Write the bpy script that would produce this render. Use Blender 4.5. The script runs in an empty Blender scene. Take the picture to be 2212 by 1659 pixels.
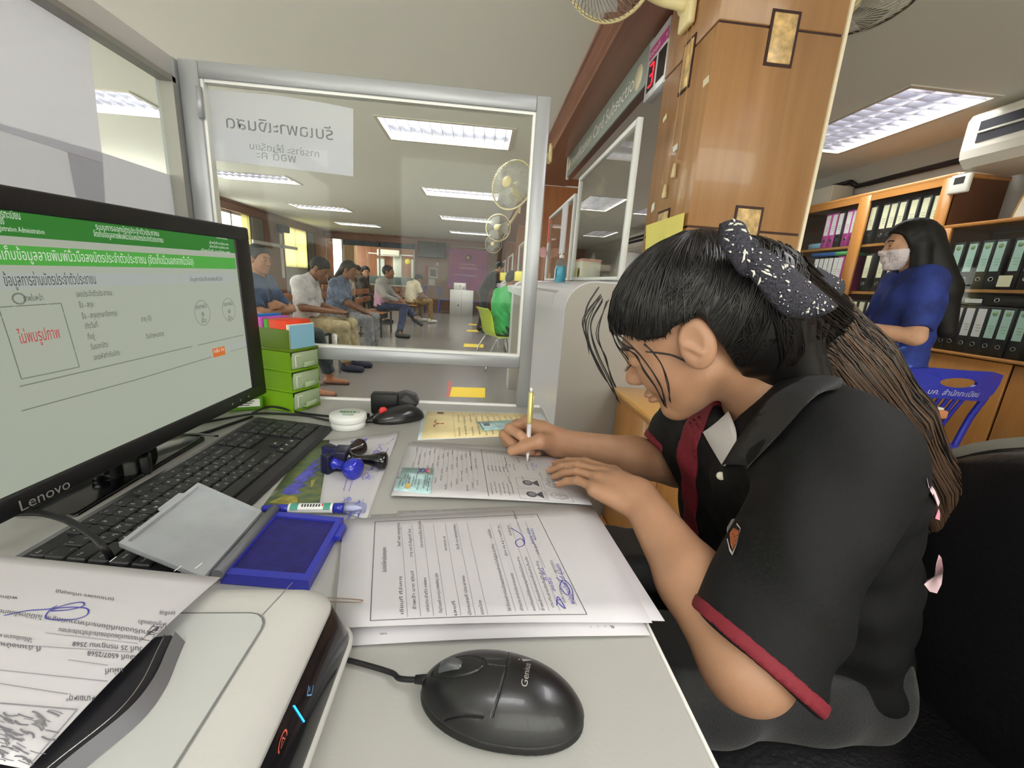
import bpy, bmesh, math, random
import numpy as np
from mathutils import Vector, Matrix
random.seed(7)
SC = bpy.context.scene
COL = SC.collection
# ------------------------------------------------------------------ camera
FPX = 890.76
YAW, PITCH, ROLL = 0.0883036, -0.2409091, 0.0645528
ZC = 1.13
def _axes():
    cy, sy, cp, sp = math.cos(YAW), math.sin(YAW), math.cos(PITCH), math.sin(PITCH)
    f = Vector((sy*cp, cy*cp, sp)); r = Vector((cy, -sy, 0)); u = r.cross(f)
    c, s = math.cos(ROLL), math.sin(ROLL)
    return r*c+u*s, r*-s+u*c, f
CR, CU, CF = _axes()
CO = Vector((0, 0, ZC))
cam = bpy.data.cameras.new('camera')
camo = bpy.data.objects.new('camera', cam); COL.objects.link(camo)
cam.sensor_fit = 'HORIZONTAL'; cam.sensor_width = 36.0
cam.lens = FPX/2212*36.0
cam.clip_start = 0.02; cam.clip_end = 100
m = Matrix.Identity(4)
for i in range(3):
    m[i][0], m[i][1], m[i][2], m[i][3] = CR[i], CU[i], -CF[i], CO[i]
camo.matrix_world = m
SC.camera = camo
# ------------------------------------------------------------------ world, exposure
SC.view_settings.view_transform = 'Standard'
SC.view_settings.look = 'None'
SC.view_settings.exposure = 0.2
SC.view_settings.gamma = 1.0
SC.view_settings.use_curve_mapping = False
wd = bpy.data.worlds.new('daylight'); SC.world = wd; wd.use_nodes = True
bg = wd.node_tree.nodes['Background']
bg.inputs[0].default_value = (1.0, 0.965, 0.89, 1); bg.inputs[1].default_value = 5.5
LAMP_W = 52.0          # power of one ceiling fitting
TUBE_E = 2.2
SC.cycles.max_bounces = 8; SC.cycles.diffuse_bounces = 5; SC.cycles.glossy_bounces = 3
SC.cycles.transmission_bounces = 6; SC.cycles.transparent_max_bounces = 16
SC.cycles.caustics_reflective = False; SC.cycles.caustics_refractive = False
SC.cycles.sample_clamp_indirect = 4.0
# a point of the photograph on a plane of the room
def _ray(x, y): return CF*FPX + CR*(x-1106.0) - CU*(y-829.5)
def PZ(x, y, h): d = _ray(x, y); return CO + d*((h-ZC)/d.z)
def PY(x, y, Y): d = _ray(x, y); return CO + d*(Y/d.y)
def PX(x, y, X): d = _ray(x, y); return CO + d*(X/d.x)
# ------------------------------------------------------------------ materials
def lin(c):
    return tuple(((v/255)/12.92 if v/255 <= .04045 else ((v/255+.055)/1.055)**2.4) for v in c)+(1.0,)
_M = {}
def mat(name, rgb=(200,200,200), rough=.5, metal=0., var=0., vscale=8., bump=0., bscale=60., coat=0., trans=0., alpha=1., emit=0., rgb2=None, spec=.5, ior=1.45, vstretch=(1,1,1), detail=4., sss=0., sheen=0.):
    if name in _M: return _M[name]
    m = bpy.data.materials.new(name); m.use_nodes = True
    nt = m.node_tree; b = nt.nodes['Principled BSDF']
    b.inputs['Base Color'].default_value = lin(rgb)
    b.inputs['Roughness'].default_value = rough
    b.inputs['Metallic'].default_value = metal
    b.inputs['Specular IOR Level'].default_value = spec
    b.inputs['IOR'].default_value = ior
    b.inputs['Coat Weight'].default_value = coat
    b.inputs['Transmission Weight'].default_value = trans
    b.inputs['Alpha'].default_value = alpha
    if sss:
        b.inputs['Subsurface Weight'].default_value = sss
        b.inputs['Subsurface Radius'].default_value = (.012, .005, .003)
        b.inputs['Subsurface Scale'].default_value = 1.0
    if sheen:
        b.inputs['Sheen Weight'].default_value = sheen
        b.inputs['Sheen Roughness'].default_value = .5
    if emit:
        b.inputs['Emission Color'].default_value = lin(rgb); b.inputs['Emission Strength'].default_value = emit
    if var or rgb2 or bump:
        tc = nt.nodes.new('ShaderNodeTexCoord'); mp = nt.nodes.new('ShaderNodeMapping')
        mp.inputs['Scale'].default_value = vstretch
        nt.links.new(tc.outputs['Object'], mp.inputs['Vector'])
        if var or rgb2:
            n = nt.nodes.new('ShaderNodeTexNoise'); n.inputs['Scale'].default_value = vscale
            n.inputs['Detail'].default_value = detail; n.inputs['Roughness'].default_value = .6
            nt.links.new(mp.outputs[0], n.inputs['Vector'])
            mx = nt.nodes.new('ShaderNodeMix'); mx.data_type = 'RGBA'
            rp = nt.nodes.new('ShaderNodeValToRGB')
            rp.color_ramp.elements[0].position = .35; rp.color_ramp.elements[1].position = .65
            nt.links.new(n.outputs['Fac'], rp.inputs[0]); nt.links.new(rp.outputs[0], mx.inputs[0])
            c2 = rgb2 if rgb2 else tuple(max(0, v*(1-var)) for v in rgb)
            c1 = rgb if rgb2 else tuple(min(255, v*(1+var*.5)) for v in rgb)
            mx.inputs[6].default_value = lin(c1); mx.inputs[7].default_value = lin(c2)
            nt.links.new(mx.outputs[2], b.inputs['Base Color'])
        if bump:
            n2 = nt.nodes.new('ShaderNodeTexNoise'); n2.inputs['Scale'].default_value = bscale
            n2.inputs['Detail'].default_value = 3
            nt.links.new(mp.outputs[0], n2.inputs['Vector'])
            bp = nt.nodes.new('ShaderNodeBump'); bp.inputs['Strength'].default_value = bump; bp.inputs['Distance'].default_value = .004
            nt.links.new(n2.outputs['Fac'], bp.inputs['Height']); nt.links.new(bp.outputs[0], b.inputs['Normal'])
    _M[name] = m
    return m
def wood(name, c1, c2, scale=3., axis='Z', rough=.35, coat=.2):
    """long grain along one axis: a stretched noise through a ramp"""
    if name in _M: return _M[name]
    m = mat(name, c1, rough=rough, coat=coat)
    nt = m.node_tree; b = nt.nodes['Principled BSDF']
    tc = nt.nodes.new('ShaderNodeTexCoord'); mp = nt.nodes.new('ShaderNodeMapping')
    s = [scale*6]*3; s['XYZ'.index(axis)] = scale*.35
    mp.inputs['Scale'].default_value = s
    n = nt.nodes.new('ShaderNodeTexNoise'); n.inputs['Scale'].default_value = 1.0; n.inputs['Detail'].default_value = 5; n.inputs['Roughness'].default_value = .65
    n.inputs['Distortion'].default_value = .6
    rp = nt.nodes.new('ShaderNodeValToRGB')
    rp.color_ramp.elements[0].position = .3; rp.color_ramp.elements[0].color = lin(c2)
    rp.color_ramp.elements[1].position = .7; rp.color_ramp.elements[1].color = lin(c1)
    nt.links.new(tc.outputs['Object'], mp.inputs['Vector']); nt.links.new(mp.outputs[0], n.inputs['Vector'])
    nt.links.new(n.outputs['Fac'], rp.inputs[0]); nt.links.new(rp.outputs[0], b.inputs['Base Color'])
    return m
def pane(name, tint=(255,255,255), haze=.02, rough=.02, refl=1.0):
    """thin clear sheet: mostly see-through, reflecting by angle, with a little dust"""
    if name in _M: return _M[name]
    m = bpy.data.materials.new(name); m.use_nodes = True
    nt = m.node_tree; nt.nodes.clear()
    out = nt.nodes.new('ShaderNodeOutputMaterial')
    tr = nt.nodes.new('ShaderNodeBsdfTransparent'); tr.inputs[0].default_value = lin(tint)
    gl = nt.nodes.new('ShaderNodeBsdfGlossy'); gl.inputs['Roughness'].default_value = rough
    df = nt.nodes.new('ShaderNodeBsdfDiffuse'); df.inputs[0].default_value = (.8,.8,.8,1)
    fr = nt.nodes.new('ShaderNodeFresnel')
    ge = nt.nodes.new('ShaderNodeNewGeometry'); im = nt.nodes.new('ShaderNodeMapRange')   # same index seen from both faces of the sheet
    im.inputs[3].default_value = 1.35; im.inputs[4].default_value = 1/1.35
    nt.links.new(ge.outputs['Backfacing'], im.inputs[0]); nt.links.new(im.outputs[0], fr.inputs[0])
    mu = nt.nodes.new('ShaderNodeMath'); mu.operation = 'MULTIPLY'; mu.inputs[1].default_value = refl
    nt.links.new(fr.outputs[0], mu.inputs[0])
    m1 = nt.nodes.new('ShaderNodeMixShader'); m1.inputs[0].default_value = haze
    m2 = nt.nodes.new('ShaderNodeMixShader')
    nt.links.new(tr.outputs[0], m1.inputs[1]); nt.links.new(df.outputs[0], m1.inputs[2])
    nt.links.new(mu.outputs[0], m2.inputs[0]); nt.links.new(m1.outputs[0], m2.inputs[1]); nt.links.new(gl.outputs[0], m2.inputs[2])
    nt.links.new(m2.outputs[0], out.inputs[0])
    _M[name] = m
    return m
# ------------------------------------------------------------------ mesh building
class MB:
    """collects vertices and faces in plain lists; becomes one mesh object"""
    def __init__(s): s.v = []; s.f = []; s.sm = []
    def add(s, vs, fs, smooth=False, M=None):
        o = len(s.v)
        for p in vs:
            p = Vector(p)
            s.v.append(M @ p if M is not None else p)
        for f in fs: s.f.append([i+o for i in f]); s.sm.append(smooth)
        return s
    def box(s, a, b, M=None):
        x0,y0,z0 = a; x1,y1,z1 = b
        vs = [(x0,y0,z0),(x1,y0,z0),(x1,y1,z0),(x0,y1,z0),(x0,y0,z1),(x1,y0,z1),(x1,y1,z1),(x0,y1,z1)]
        return s.add(vs, [(0,3,2,1),(4,5,6,7),(0,1,5,4),(1,2,6,5),(2,3,7,6),(3,0,4,7)], False, M)
    def bbox(s, a, b, r=.004, n=2, M=None):
        """box with rounded edges"""
        bm = bmesh.new(); bmesh.ops.create_cube(bm, size=1)
        for v in bm.verts:
            for i in range(3): v.co[i] = a[i] if v.co[i] < 0 else b[i]
        r = min(r, *(abs(b[i]-a[i])*.49 for i in range(3)))
        bmesh.ops.bevel(bm, geom=bm.edges[:], offset=r, segments=n, profile=.5, affect='EDGES', clamp_overlap=True)
        return s.frombm(bm, True, M)
    def frombm(s, bm, smooth=False, M=None):
        bm.verts.ensure_lookup_table(); bm.verts.index_update()
        s.add([v.co.copy() for v in bm.verts], [[v.index for v in f.verts] for f in bm.faces], smooth, M); bm.free()
        return s
    def prism(s, poly, h0, h1, axis='Z', M=None, smooth=False):
        """polygon (a,b) extruded along an axis; axis Z: (x,y), Y: (x,z), X: (y,z)"""
        def P(a, b, h): return {'Z':(a,b,h), 'Y':(a,h,b), 'X':(h,a,b)}[axis]
        n = len(poly)
        vs = [P(a,b,h0) for a,b in poly]+[P(a,b,h1) for a,b in poly]
        o = len(s.v)
        s.add(vs, [list(range(n))[::-1], list(range(n,2*n))], False, M)
        for i in range(n):
            j = (i+1) % n
            s.f.append([o+i,o+j,o+n+j,o+n+i]); s.sm.append(smooth)
        return s
    def tube(s, pts, r, n=8, cap=True, M=None, closed=False):
        pts = [Vector(p) for p in pts]; k = len(pts)
        rs = r if isinstance(r, (list, tuple)) else [r]*k
        o = len(s.v); up = None
        for i, p in enumerate(pts):
            if closed: t = pts[(i+1)%k]-pts[i-1]
            else: t = pts[min(i+1,k-1)]-pts[max(i-1,0)]
            if t.length < 1e-9: t = Vector((0,0,1))
            t.normalize()
            if up is None:
                up = Vector((0,0,1)) if abs(t.z) < .9 else Vector((1,0,0))
            a = t.cross(up); a.normalize(); up = a.cross(t)
            for j in range(n):
                q = 2*math.pi*j/n
                w = p+(a*math.cos(q)+up*math.sin(q))*rs[i]
                s.v.append(M @ w if M is not None else w)
        for i in range(k if closed else k-1):
            i2 = (i+1)%k
            for j in range(n):
                j2 = (j+1)%n
                s.f.append([o+i*n+j,o+i*n+j2,o+i2*n+j2,o+i2*n+j]); s.sm.append(True)
        if cap and not closed:
            s.f.append([o+j for j in range(n)][::-1]); s.sm.append(False)
            s.f.append([o+(k-1)*n+j for j in range(n)]); s.sm.append(False)
        return s
    def lathe(s, prof, n=24, M=None, smooth=True):
        """profile (r,z) turned about Z"""
        o = len(s.v); k = len(prof)
        for r, z in prof:
            for j in range(n):
                q = 2*math.pi*j/n
                w = Vector((r*math.cos(q), r*math.sin(q), z)); s.v.append(M @ w if M is not None else w)
        for i in range(k-1):
            for j in range(n):
                j2 = (j+1)%n
                s.f.append([o+i*n+j,o+i*n+j2,o+(i+1)*n+j2,o+(i+1)*n+j]); s.sm.append(smooth)
        if prof[0][0] > 1e-6: s.f.append([o+j for j in range(n)][::-1]); s.sm.append(False)
        if prof[-1][0] > 1e-6: s.f.append([o+(k-1)*n+j for j in range(n)]); s.sm.append(False)
        return s
    def quad(s, a, b, c, d): return s.add([a,b,c,d], [(0,1,2,3)])
    def sheet(s, grid, t=.0004):
        """grid of points (rows x cols) as a thin sheet with real thickness"""
        R, Cn = len(grid), len(grid[0]); o = len(s.v)
        for sign in (0, -t):
            for row in grid:
                for p in row: s.v.append(Vector(p)+Vector((0,0,sign)))
        h = R*Cn
        for i in range(R-1):
            for j in range(Cn-1):
                a = o+i*Cn+j
                s.f.append([a,a+1,a+Cn+1,a+Cn]); s.sm.append(True)
                s.f.append([a+h+Cn,a+h+Cn+1,a+h+1,a+h]); s.sm.append(True)
        ring = [j for j in range(Cn)]+[i*Cn+Cn-1 for i in range(1,R)]+[(R-1)*Cn+j for j in range(Cn-2,-1,-1)]+[i*Cn for i in range(R-2,0,-1)]
        for a, b in zip(ring, ring[1:]+ring[:1]):
            s.f.append([o+b,o+a,o+a+h,o+b+h]); s.sm.append(False)
        return s
    def mesh(s, name, M=None):
        me = bpy.data.meshes.new(name)
        vs = [(M @ v) if M is not None else v for v in s.v]
        me.from_pydata([tuple(v) for v in vs], [], s.f)
        me.polygons.foreach_set('use_smooth', s.sm); me.update()
        return me
MW = {}
def thing(name, label, cat, loc=(0,0,0), rz=0., group=None, M=None):
    o = bpy.data.objects.new(name, None); COL.objects.link(o)
    mw = M if M is not None else Matrix.Translation(Vector(loc)) @ Matrix.Rotation(rz, 4, 'Z')
    o.matrix_world = mw; o.empty_display_size = .05
    MW[o.name] = mw.copy()
    return tag(o, label, cat, group)
def tag(o, label=None, cat=None, group=None, kind=None):
    if label: o['label'] = label
    if cat: o['category'] = cat
    if group: o['group'] = group
    if kind: o['kind'] = kind
    return o
def obj(name, mb, material, parent=None, world=False, label=None, loc=None):
    """mb in the parent's frame (world=True: in room coordinates)"""
    mw = MW.get(parent.name, Matrix.Identity(4)) if parent else Matrix.Identity(4)
    own = Matrix.Identity(4)
    if parent is None and loc is not None: own = Matrix.Translation(Vector(loc))
    inv = (mw.inverted() if world else None) if parent else (own.inverted() if (loc is not None and world) else None)
    me = mb.mesh(name, inv) if isinstance(mb, MB) else mb
    me.name = name
    if not isinstance(mb, MB) and inv is not None: me.transform(inv)
    if material is not None:
        for mm in (material if isinstance(material, (list, tuple)) else [material]): me.materials.append(mm)
    o = bpy.data.objects.new(name, me); COL.objects.link(o)
    if parent: o.parent = parent; MW[o.name] = mw
    else: o.matrix_world = own; MW[o.name] = own
    if label: o['label'] = label
    return o
def struct(name, mb, material, parent=None):
    o = obj(name, mb, material, parent)
    if parent is None: o['kind'] = 'structure'
    return o
def copy_tree(o, parent=None, M=None, label=None):
    c = o.copy(); COL.objects.link(c)
    if parent is not None: c.parent = parent
    for ch in o.children: copy_tree(ch, c)
    if M is not None:
        c.matrix_world = M; MW[c.name] = M.copy()
    if label: c['label'] = label
    return c
# ------------------------------------------------------------------ lettering
_T = {}
def _text_mesh(body, res=2):
    if (body, res) in _T: return _T[(body, res)]
    cu = bpy.data.curves.new('lettering', 'FONT'); cu.body = body; cu.size = 1.0; cu.resolution_u = res
    ob = bpy.data.objects.new('lettering', cu); COL.objects.link(ob)
    dg = bpy.context.evaluated_depsgraph_get()
    me = bpy.data.meshes.new_from_object(ob.evaluated_get(dg))
    vs = [v.co.copy() for v in me.vertices]; fs = [list(p.vertices) for p in me.polygons]
    bpy.data.objects.remove(ob); bpy.data.curves.remove(cu); bpy.data.meshes.remove(me)
    _T[(body, res)] = (vs, fs); return vs, fs
def text(mb, body, size, o, u, v, width=None, lift=.0004, centre=False, res=2, squash=1.0):
    """flat letters from point o along u (unit) with height along v (unit)"""
    vs, fs = _text_mesh(body, res)
    if not vs: return mb
    o, u, v = Vector(o), Vector(u).normalized(), Vector(v).normalized()
    n = u.cross(v)*lift
    if n.z < -1e-9 and abs(n.z) > lift*.5: n = -n
    x0 = min(p.x for p in vs); x1 = max(p.x for p in vs)
    sx = size*squash
    if width: sx = width/max(1e-6, x1-x0)
    off = -(x0+x1)/2*sx if centre else -x0*sx
    mb.add([o+u*(p.x*sx+off)+v*(p.y*size)+n for p in vs], fs)
    return mb
def stroke(mb, pts, w, n):
    """flat pen line of width w through points on a surface with normal n"""
    pts = [Vector(p) for p in pts]; n = Vector(n); L = []
    for i, p in enumerate(pts):
        t = pts[min(i+1,len(pts)-1)]-pts[max(i-1,0)]
        a = t.cross(n)
        if a.length > 1e-9: a.normalize()
        L.append((p+a*w/2, p-a*w/2))
    vs = [q for ab in L for q in ab]
    return mb.add(vs, [(2*i,2*i+1,2*i+3,2*i+2) for i in range(len(pts)-1)])
def spline(pts, n=8):
    """Catmull-Rom through the points"""
    P = [Vector(p) for p in pts]; P = [P[0]*2-P[1]]+P+[P[-1]*2-P[-2]]; out = []
    for i in range(1, len(P)-2):
        for k in range(n):
            t = k/n; a,b,c,d = P[i-1:i+3]
            out.append(.5*((2*b)+(c-a)*t+(2*a-5*b+4*c-d)*t*t+(3*b-a-3*c+d)*t**3))
    out.append(P[-2]); return out
def arc(cx, cy, r, a0, a1, n=8):
    return [(cx+r*math.cos(math.radians(a0+(a1-a0)*i/n)), cy+r*math.sin(math.radians(a0+(a1-a0)*i/n))) for i in range(n+1)]
def rrect(x0, y0, x1, y1, r, n=4):
    return arc(x1-r,y0+r,r,-90,0,n)+arc(x1-r,y1-r,r,0,90,n)+arc(x0+r,y1-r,r,90,180,n)+arc(x0+r,y0+r,r,180,270,n)
# ------------------------------------------------------------------ smooth solids (signed distance -> surface nets)
def vcap(P, a, b, ra, rb):
    a = np.asarray(a, float); b = np.asarray(b, float); ab = b-a
    h = np.clip(((P-a) @ ab)/max(1e-12, ab @ ab), 0, 1)
    d = P-(a+h[:,None]*ab)
    return np.sqrt((d*d).sum(1))-(ra+(rb-ra)*h)
def vell(P, c, r, R=None):
    q = P-np.asarray(c, float)
    if R is not None: q = q @ np.asarray(R, float)      # columns of R = axes of the ellipsoid
    r = np.asarray(r, float)
    k0 = np.sqrt(((q/r)**2).sum(1)); k1 = np.sqrt(((q/(r*r))**2).sum(1))
    return np.where(k1 > 1e-9, k0*(k0-1)/np.maximum(k1, 1e-9), -r.min())
def vbox(P, c, h, r=.0, R=None):
    q = P-np.asarray(c, float)
    if R is not None: q = q @ np.asarray(R, float)
    q = np.abs(q)-(np.asarray(h, float)-r)
    return np.sqrt((np.maximum(q,0)**2).sum(1))+np.minimum(q.max(1),0)-r
def sU(a, b, k):
    h = np.clip(.5+.5*(b-a)/k, 0, 1); return b+(a-b)*h-k*h*(1-h)
def sI(a, b, k): return -sU(-a, -b, k)
def sS(a, b, k): return sI(a, -b, k)                     # a minus b
def nets(fn, lo, hi, res, B=8, slack=1.25):
    """sparse surface nets of fn(P)=0 between lo and hi; returns MB"""
    lo = np.asarray(lo, float); hi = np.asarray(hi, float)
    nb = np.ceil((hi-lo)/(res*B)).astype(int)+1
    g = np.stack(np.meshgrid(*[np.arange(n) for n in nb], indexing='ij'), -1).reshape(-1,3)
    cen = lo+(g+.5)*res*B
    d = np.concatenate([fn(cen[i:i+60000]) for i in range(0, len(cen), 60000)])
    g = g[np.abs(d) < res*B*.87*slack+res]
    n = B+1
    loc = np.stack(np.meshgrid(*[np.arange(n)]*3, indexing='ij'), -1).reshape(-1,3)
    N = nb*B+2
    keys, verts, eds = [], [], []
    cor = np.array([(i,j,k) for i in (0,1) for j in (0,1) for k in (0,1)])
    E = [(a,b) for a in range(8) for b in range(a+1,8) if np.abs(cor[a]-cor[b]).sum() == 1]
    step = max(1, 400000//len(loc))
    for s0 in range(0, len(g), step):
        gb = g[s0:s0+step]
        idx = gb[:,None,:]*B+loc[None]
        D = fn((lo+idx.reshape(-1,3)*res)).reshape(len(gb), n, n, n)
        c = [D[:, i:n-1+i, j:n-1+j, k:n-1+k] for i,j,k in cor]
        S = np.stack(c, -1); neg = S < 0
        act = neg.any(-1) & ~neg.all(-1)
        w = np.argwhere(act)
        if not len(w): continue
        V = S[act]; ng = neg[act]
        acc = np.zeros((len(w),3)); cnt = np.zeros(len(w))
        for a,b in E:
            cr = ng[:,a] != ng[:,b]
            t = V[:,a]/np.where(cr, V[:,a]-V[:,b], 1)
            p = cor[a]+(cor[b]-cor[a])*t[:,None]
            acc[cr] += p[cr]; cnt += cr
        cell = gb[w[:,0]]*B+w[:,1:]
        keys.append((cell[:,0]*N[1]+cell[:,1])*N[2]+cell[:,2])
        verts.append(lo+(cell+acc/cnt[:,None])*res)
        eds.append(np.stack([ng[:,0], ng[:,4], ng[:,2], ng[:,1]], 1))   # corner 0 and its +x,+y,+z neighbours
    mb = MB()
    if not keys: return mb
    keys = np.concatenate(keys); verts = np.concatenate(verts); eds = np.concatenate(eds)
    o = np.argsort(keys); keys, verts, eds = keys[o], verts[o], eds[o]
    st = np.array([N[1]*N[2], N[2], 1])
    faces = []
    for ax in range(3):
        cr = eds[:,0] != eds[:,1+ax]
        k = keys[cr]; fl = eds[cr,0]
        u, v = st[(ax+1)%3], st[(ax+2)%3]
        q = np.stack([k, k-u, k-u-v, k-v], 1)
        pos = np.searchsorted(keys, q); pos = np.minimum(pos, len(keys)-1)
        ok = (keys[pos] == q).all(1)
        pos, fl = pos[ok], fl[ok]
        pos[~fl] = pos[~fl][:, ::-1]
        faces.append(pos)
    faces = np.concatenate(faces)[:, ::-1]
    me = bpy.data.meshes.new('solid')
    me.vertices.add(len(verts)); me.vertices.foreach_set('co', verts.astype(np.float32).ravel())
    me.loops.add(faces.size); me.loops.foreach_set('vertex_index', faces.astype(np.int32).ravel())
    me.polygons.add(len(faces)); me.polygons.foreach_set('loop_start', np.arange(0, faces.size, 4, dtype=np.int32))
    try: me.polygons.foreach_set('loop_total', np.full(len(faces), 4, dtype=np.int32))
    except Exception: pass
    me.polygons.foreach_set('use_smooth', np.ones(len(faces), dtype=bool))
    me.update(calc_edges=True); me.validate()
    return me
# ================================================================== the room
CEIL = 2.455; XL = -5.46; XR = 3.70; YE = 15.44; YB = -2.4
BROWN = wood('brown_wall_wood', (140,90,60), (116,72,46), 1.6, 'Z', .35)
BROWN_D = wood('brown_cornice_wood', (150,106,86), (126,84,68), 2.0, 'Y', .35)
PILLAR = wood('pillar_veneer', (182,140,98), (156,114,74), 1.6, 'Z', .33)
OAK = wood('cabinet_oak', (184,130,68), (164,110,52), 2.2, 'Z', .35)
OAKH = wood('cabinet_oak_rails', (184,130,68), (164,110,52), 2.2, 'Y', .35)
BURL = mat('burl_veneer', (222,188,132), .35, var=.22, vscale=26)
GROOVE = mat('dark_joint', (58,34,30), .6)
CEILM = mat('ceiling_paint', (240,240,232), .85, bump=.1, bscale=90)
FLOORM = mat('polished_terrazzo', (134,131,125), .2, var=.07, vscale=90, spec=.5)
GREYP = mat('grey_plaster', (176,174,166), .8, var=.05, vscale=4)
WHITE = mat('white_paint', (232,232,230), .4)
ALU = mat('brushed_aluminium', (168,170,174), .38, metal=.3, spec=.5)
GLASS = pane('clear_acrylic', (253,255,253), .004, .02, .4)
GLASSW = pane('window_glass', (250,252,250), .005, .02, .6)

# ---- floor, ceiling with openings for the fittings
struct('floor', MB().box((XL-.2, YB-.2, -.12), (XR+.3, YE+3.2, 0)), FLOORM)
LIGHTS = []                                        # (x0,x1,y0,y1)
for y in (-1.5, 1.3, 4.1, 6.9, 9.7, 12.5):  # the row behind the camera is unseen, added for even ambient light
    for x in (-4.16, -.97):
        if (x, y) != (-.97, 1.3): LIGHTS.append((x, x+1.2, y, y+.6))
OFFICE = [(2.58, 3.18, 2.72, 3.92), (2.62, 3.22, 6.5, 7.7), (2.62, 3.22, 10.2, 11.4), (1.15, 1.75, -.55, .65), (1.55, 2.15, 6.5, 7.7)]
HOLES = LIGHTS+OFFICE
xs = sorted({XL-.2, XR+.3, *[h[0] for h in HOLES], *[h[1] for h in HOLES]})
ys = sorted({YB-.2, YE+3.2, *[h[2] for h in HOLES], *[h[3] for h in HOLES]})
mb = MB()
for i in range(len(xs)-1):
    j = 0
    while j < len(ys)-1:
        cx = (xs[i]+xs[i+1])/2
        def solid(j): 
            cy = (ys[j]+ys[j+1])/2
            return not any(h[0] < cx < h[1] and h[2] < cy < h[3] for h in HOLES)
        if not solid(j): j += 1; continue
        k = j
        while k < len(ys)-1 and solid(k): k += 1
        mb.box((xs[i], ys[j], CEIL), (xs[i+1], ys[k], CEIL+.01)); j = k
struct('ceiling', mb, CEILM)
struct('ceiling_slab', MB().box((XL-.2, YB-.2, CEIL+.12), (XR+.3, YE+3.2, CEIL+.2)), CEILM)

# ---- ceiling fittings: recessed tray, three tubes, blades
TUBE = mat('lamp_tube', (245,246,255), .4, emit=TUBE_E*2)
TRAY = mat('white_reflector', (238,238,240), .35)
BLADE = mat('louvre_aluminium', (212,212,222), .18, metal=.94)
TRIMW = mat('fitting_trim', (214,208,196), .5)
def fitting():
    t = thing('ceiling_light', 'x', 'ceiling light', (0,0,CEIL))
    f = MB()
    for a, b in (((-.62,-.32,-.008),(.62,-.29,.004)), ((-.62,.29,-.008),(.62,.32,.004)), ((-.62,-.29,-.008),(-.59,.29,.004)), ((.59,-.29,-.008),(.62,.29,.004))): f.box(a, b)
    obj('trim_frame', f, TRIMW, t)
    r = MB()
    r.box((-.6,-.3,.105),(.6,.3,.11)); r.box((-.6,-.3,.0),(-.595,.3,.105)); r.box((.595,-.3,0),(.6,.3,.105)); r.box((-.6,-.3,0),(.6,-.295,.105)); r.box((-.6,.295,0),(.6,.3,.105))
    obj('tray', r, TRAY, t)
    for y in (-.19, 0, .19):
        obj('lamp_tube', MB().tube([(-.585,y,.07),(.585,y,.07)], .013, 8), TUBE, t)
    for y in (-.095, .095):
        obj('long_louvre', MB().prism([(y-.011,.058),(y+.011,.058),(y+.002,.0),(y-.002,.0)], -.59, .59, 'X'), BLADE, t)
    me = MB().prism([(-.012,.058),(.012,.058),(.002,0.0),(-.002,0.0)], -.29, .29, 'Y').mesh('louvre_blade')
    me.materials.append(BLADE)
    for i in range(12):
        o = bpy.data.objects.new('louvre_blade', me); COL.objects.link(o); o.parent = t; o.location = (-.54+i*.0982, 0, 0)
    l = bpy.data.lights.new('lamp_light', 'AREA'); l.shape = 'RECTANGLE'; l.size = 1.14; l.size_y = .54; l.energy = LAMP_W
    l.color = (1.0, .985, .95)
    lo = bpy.data.objects.new('lamp_light', l); COL.objects.link(lo); lo.parent = t; lo.location = (0,0,.1)
    return t
ft = fitting(); first = True
LBL = {(-.97,4.1):'large near ceiling light framed by the front glass pane', (-.97,6.9):'ceiling light behind the nearest wall fan, second along the aisle',
       (-.97,9.7):'thin ceiling light above the second wall fan', (-.97,12.5):'farthest ceiling light along the aisle, nearest the pink banner',
       (-4.16,4.1):'ceiling light seen through the side glass by the hanging papers', (-4.16,6.9):'ceiling light just below the reversed paper sign',
       (-4.16,9.7):'ceiling light between the paper sign and window wall, second of its row', (-4.16,12.5):'farthest ceiling light of the row beside the window wall'}
for h in HOLES:
    M = Matrix.Translation(((h[0]+h[1])/2, (h[2]+h[3])/2, CEIL))
    if h[1]-h[0] < .9: M = M @ Matrix.Rotation(math.pi/2, 4, 'Z')
    o = ft if first else copy_tree(ft, None)
    o.matrix_world = M; MW[o.name] = M.copy(); first = False
    lb = LBL.get((h[0], h[2]))
    if lb is None:
        lb = {2.58:'big bright ceiling light right of the wooden pillar'}.get(h[0]) or ('ceiling light far down the office seen through the counter glass' if h[2] > 5 else {(-4.16,-1.5):'added ceiling light outside the frame, nearest window wall and back wall', (-.97,-1.5):'added ceiling light outside the frame, over the aisle behind the camera', (-4.16,1.3):'ceiling light outside the frame, left of the paper covered glass', (1.15,-.55):'ceiling light outside the frame above the writing woman'}.get((h[0],h[2]), 'ceiling light outside the frame'))
        if h[2] > 5: lb = {(2.62,6.5):'nearer office ceiling light seen through the tall counter divider', (2.62,10.2):'farther small office ceiling light seen through the counter divider', (1.55,6.5):'office ceiling light nearest the beam behind the pillar'}[(h[0],h[2])]
    tag(o, lb, None, 'recessed louvre ceiling lights')

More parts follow.
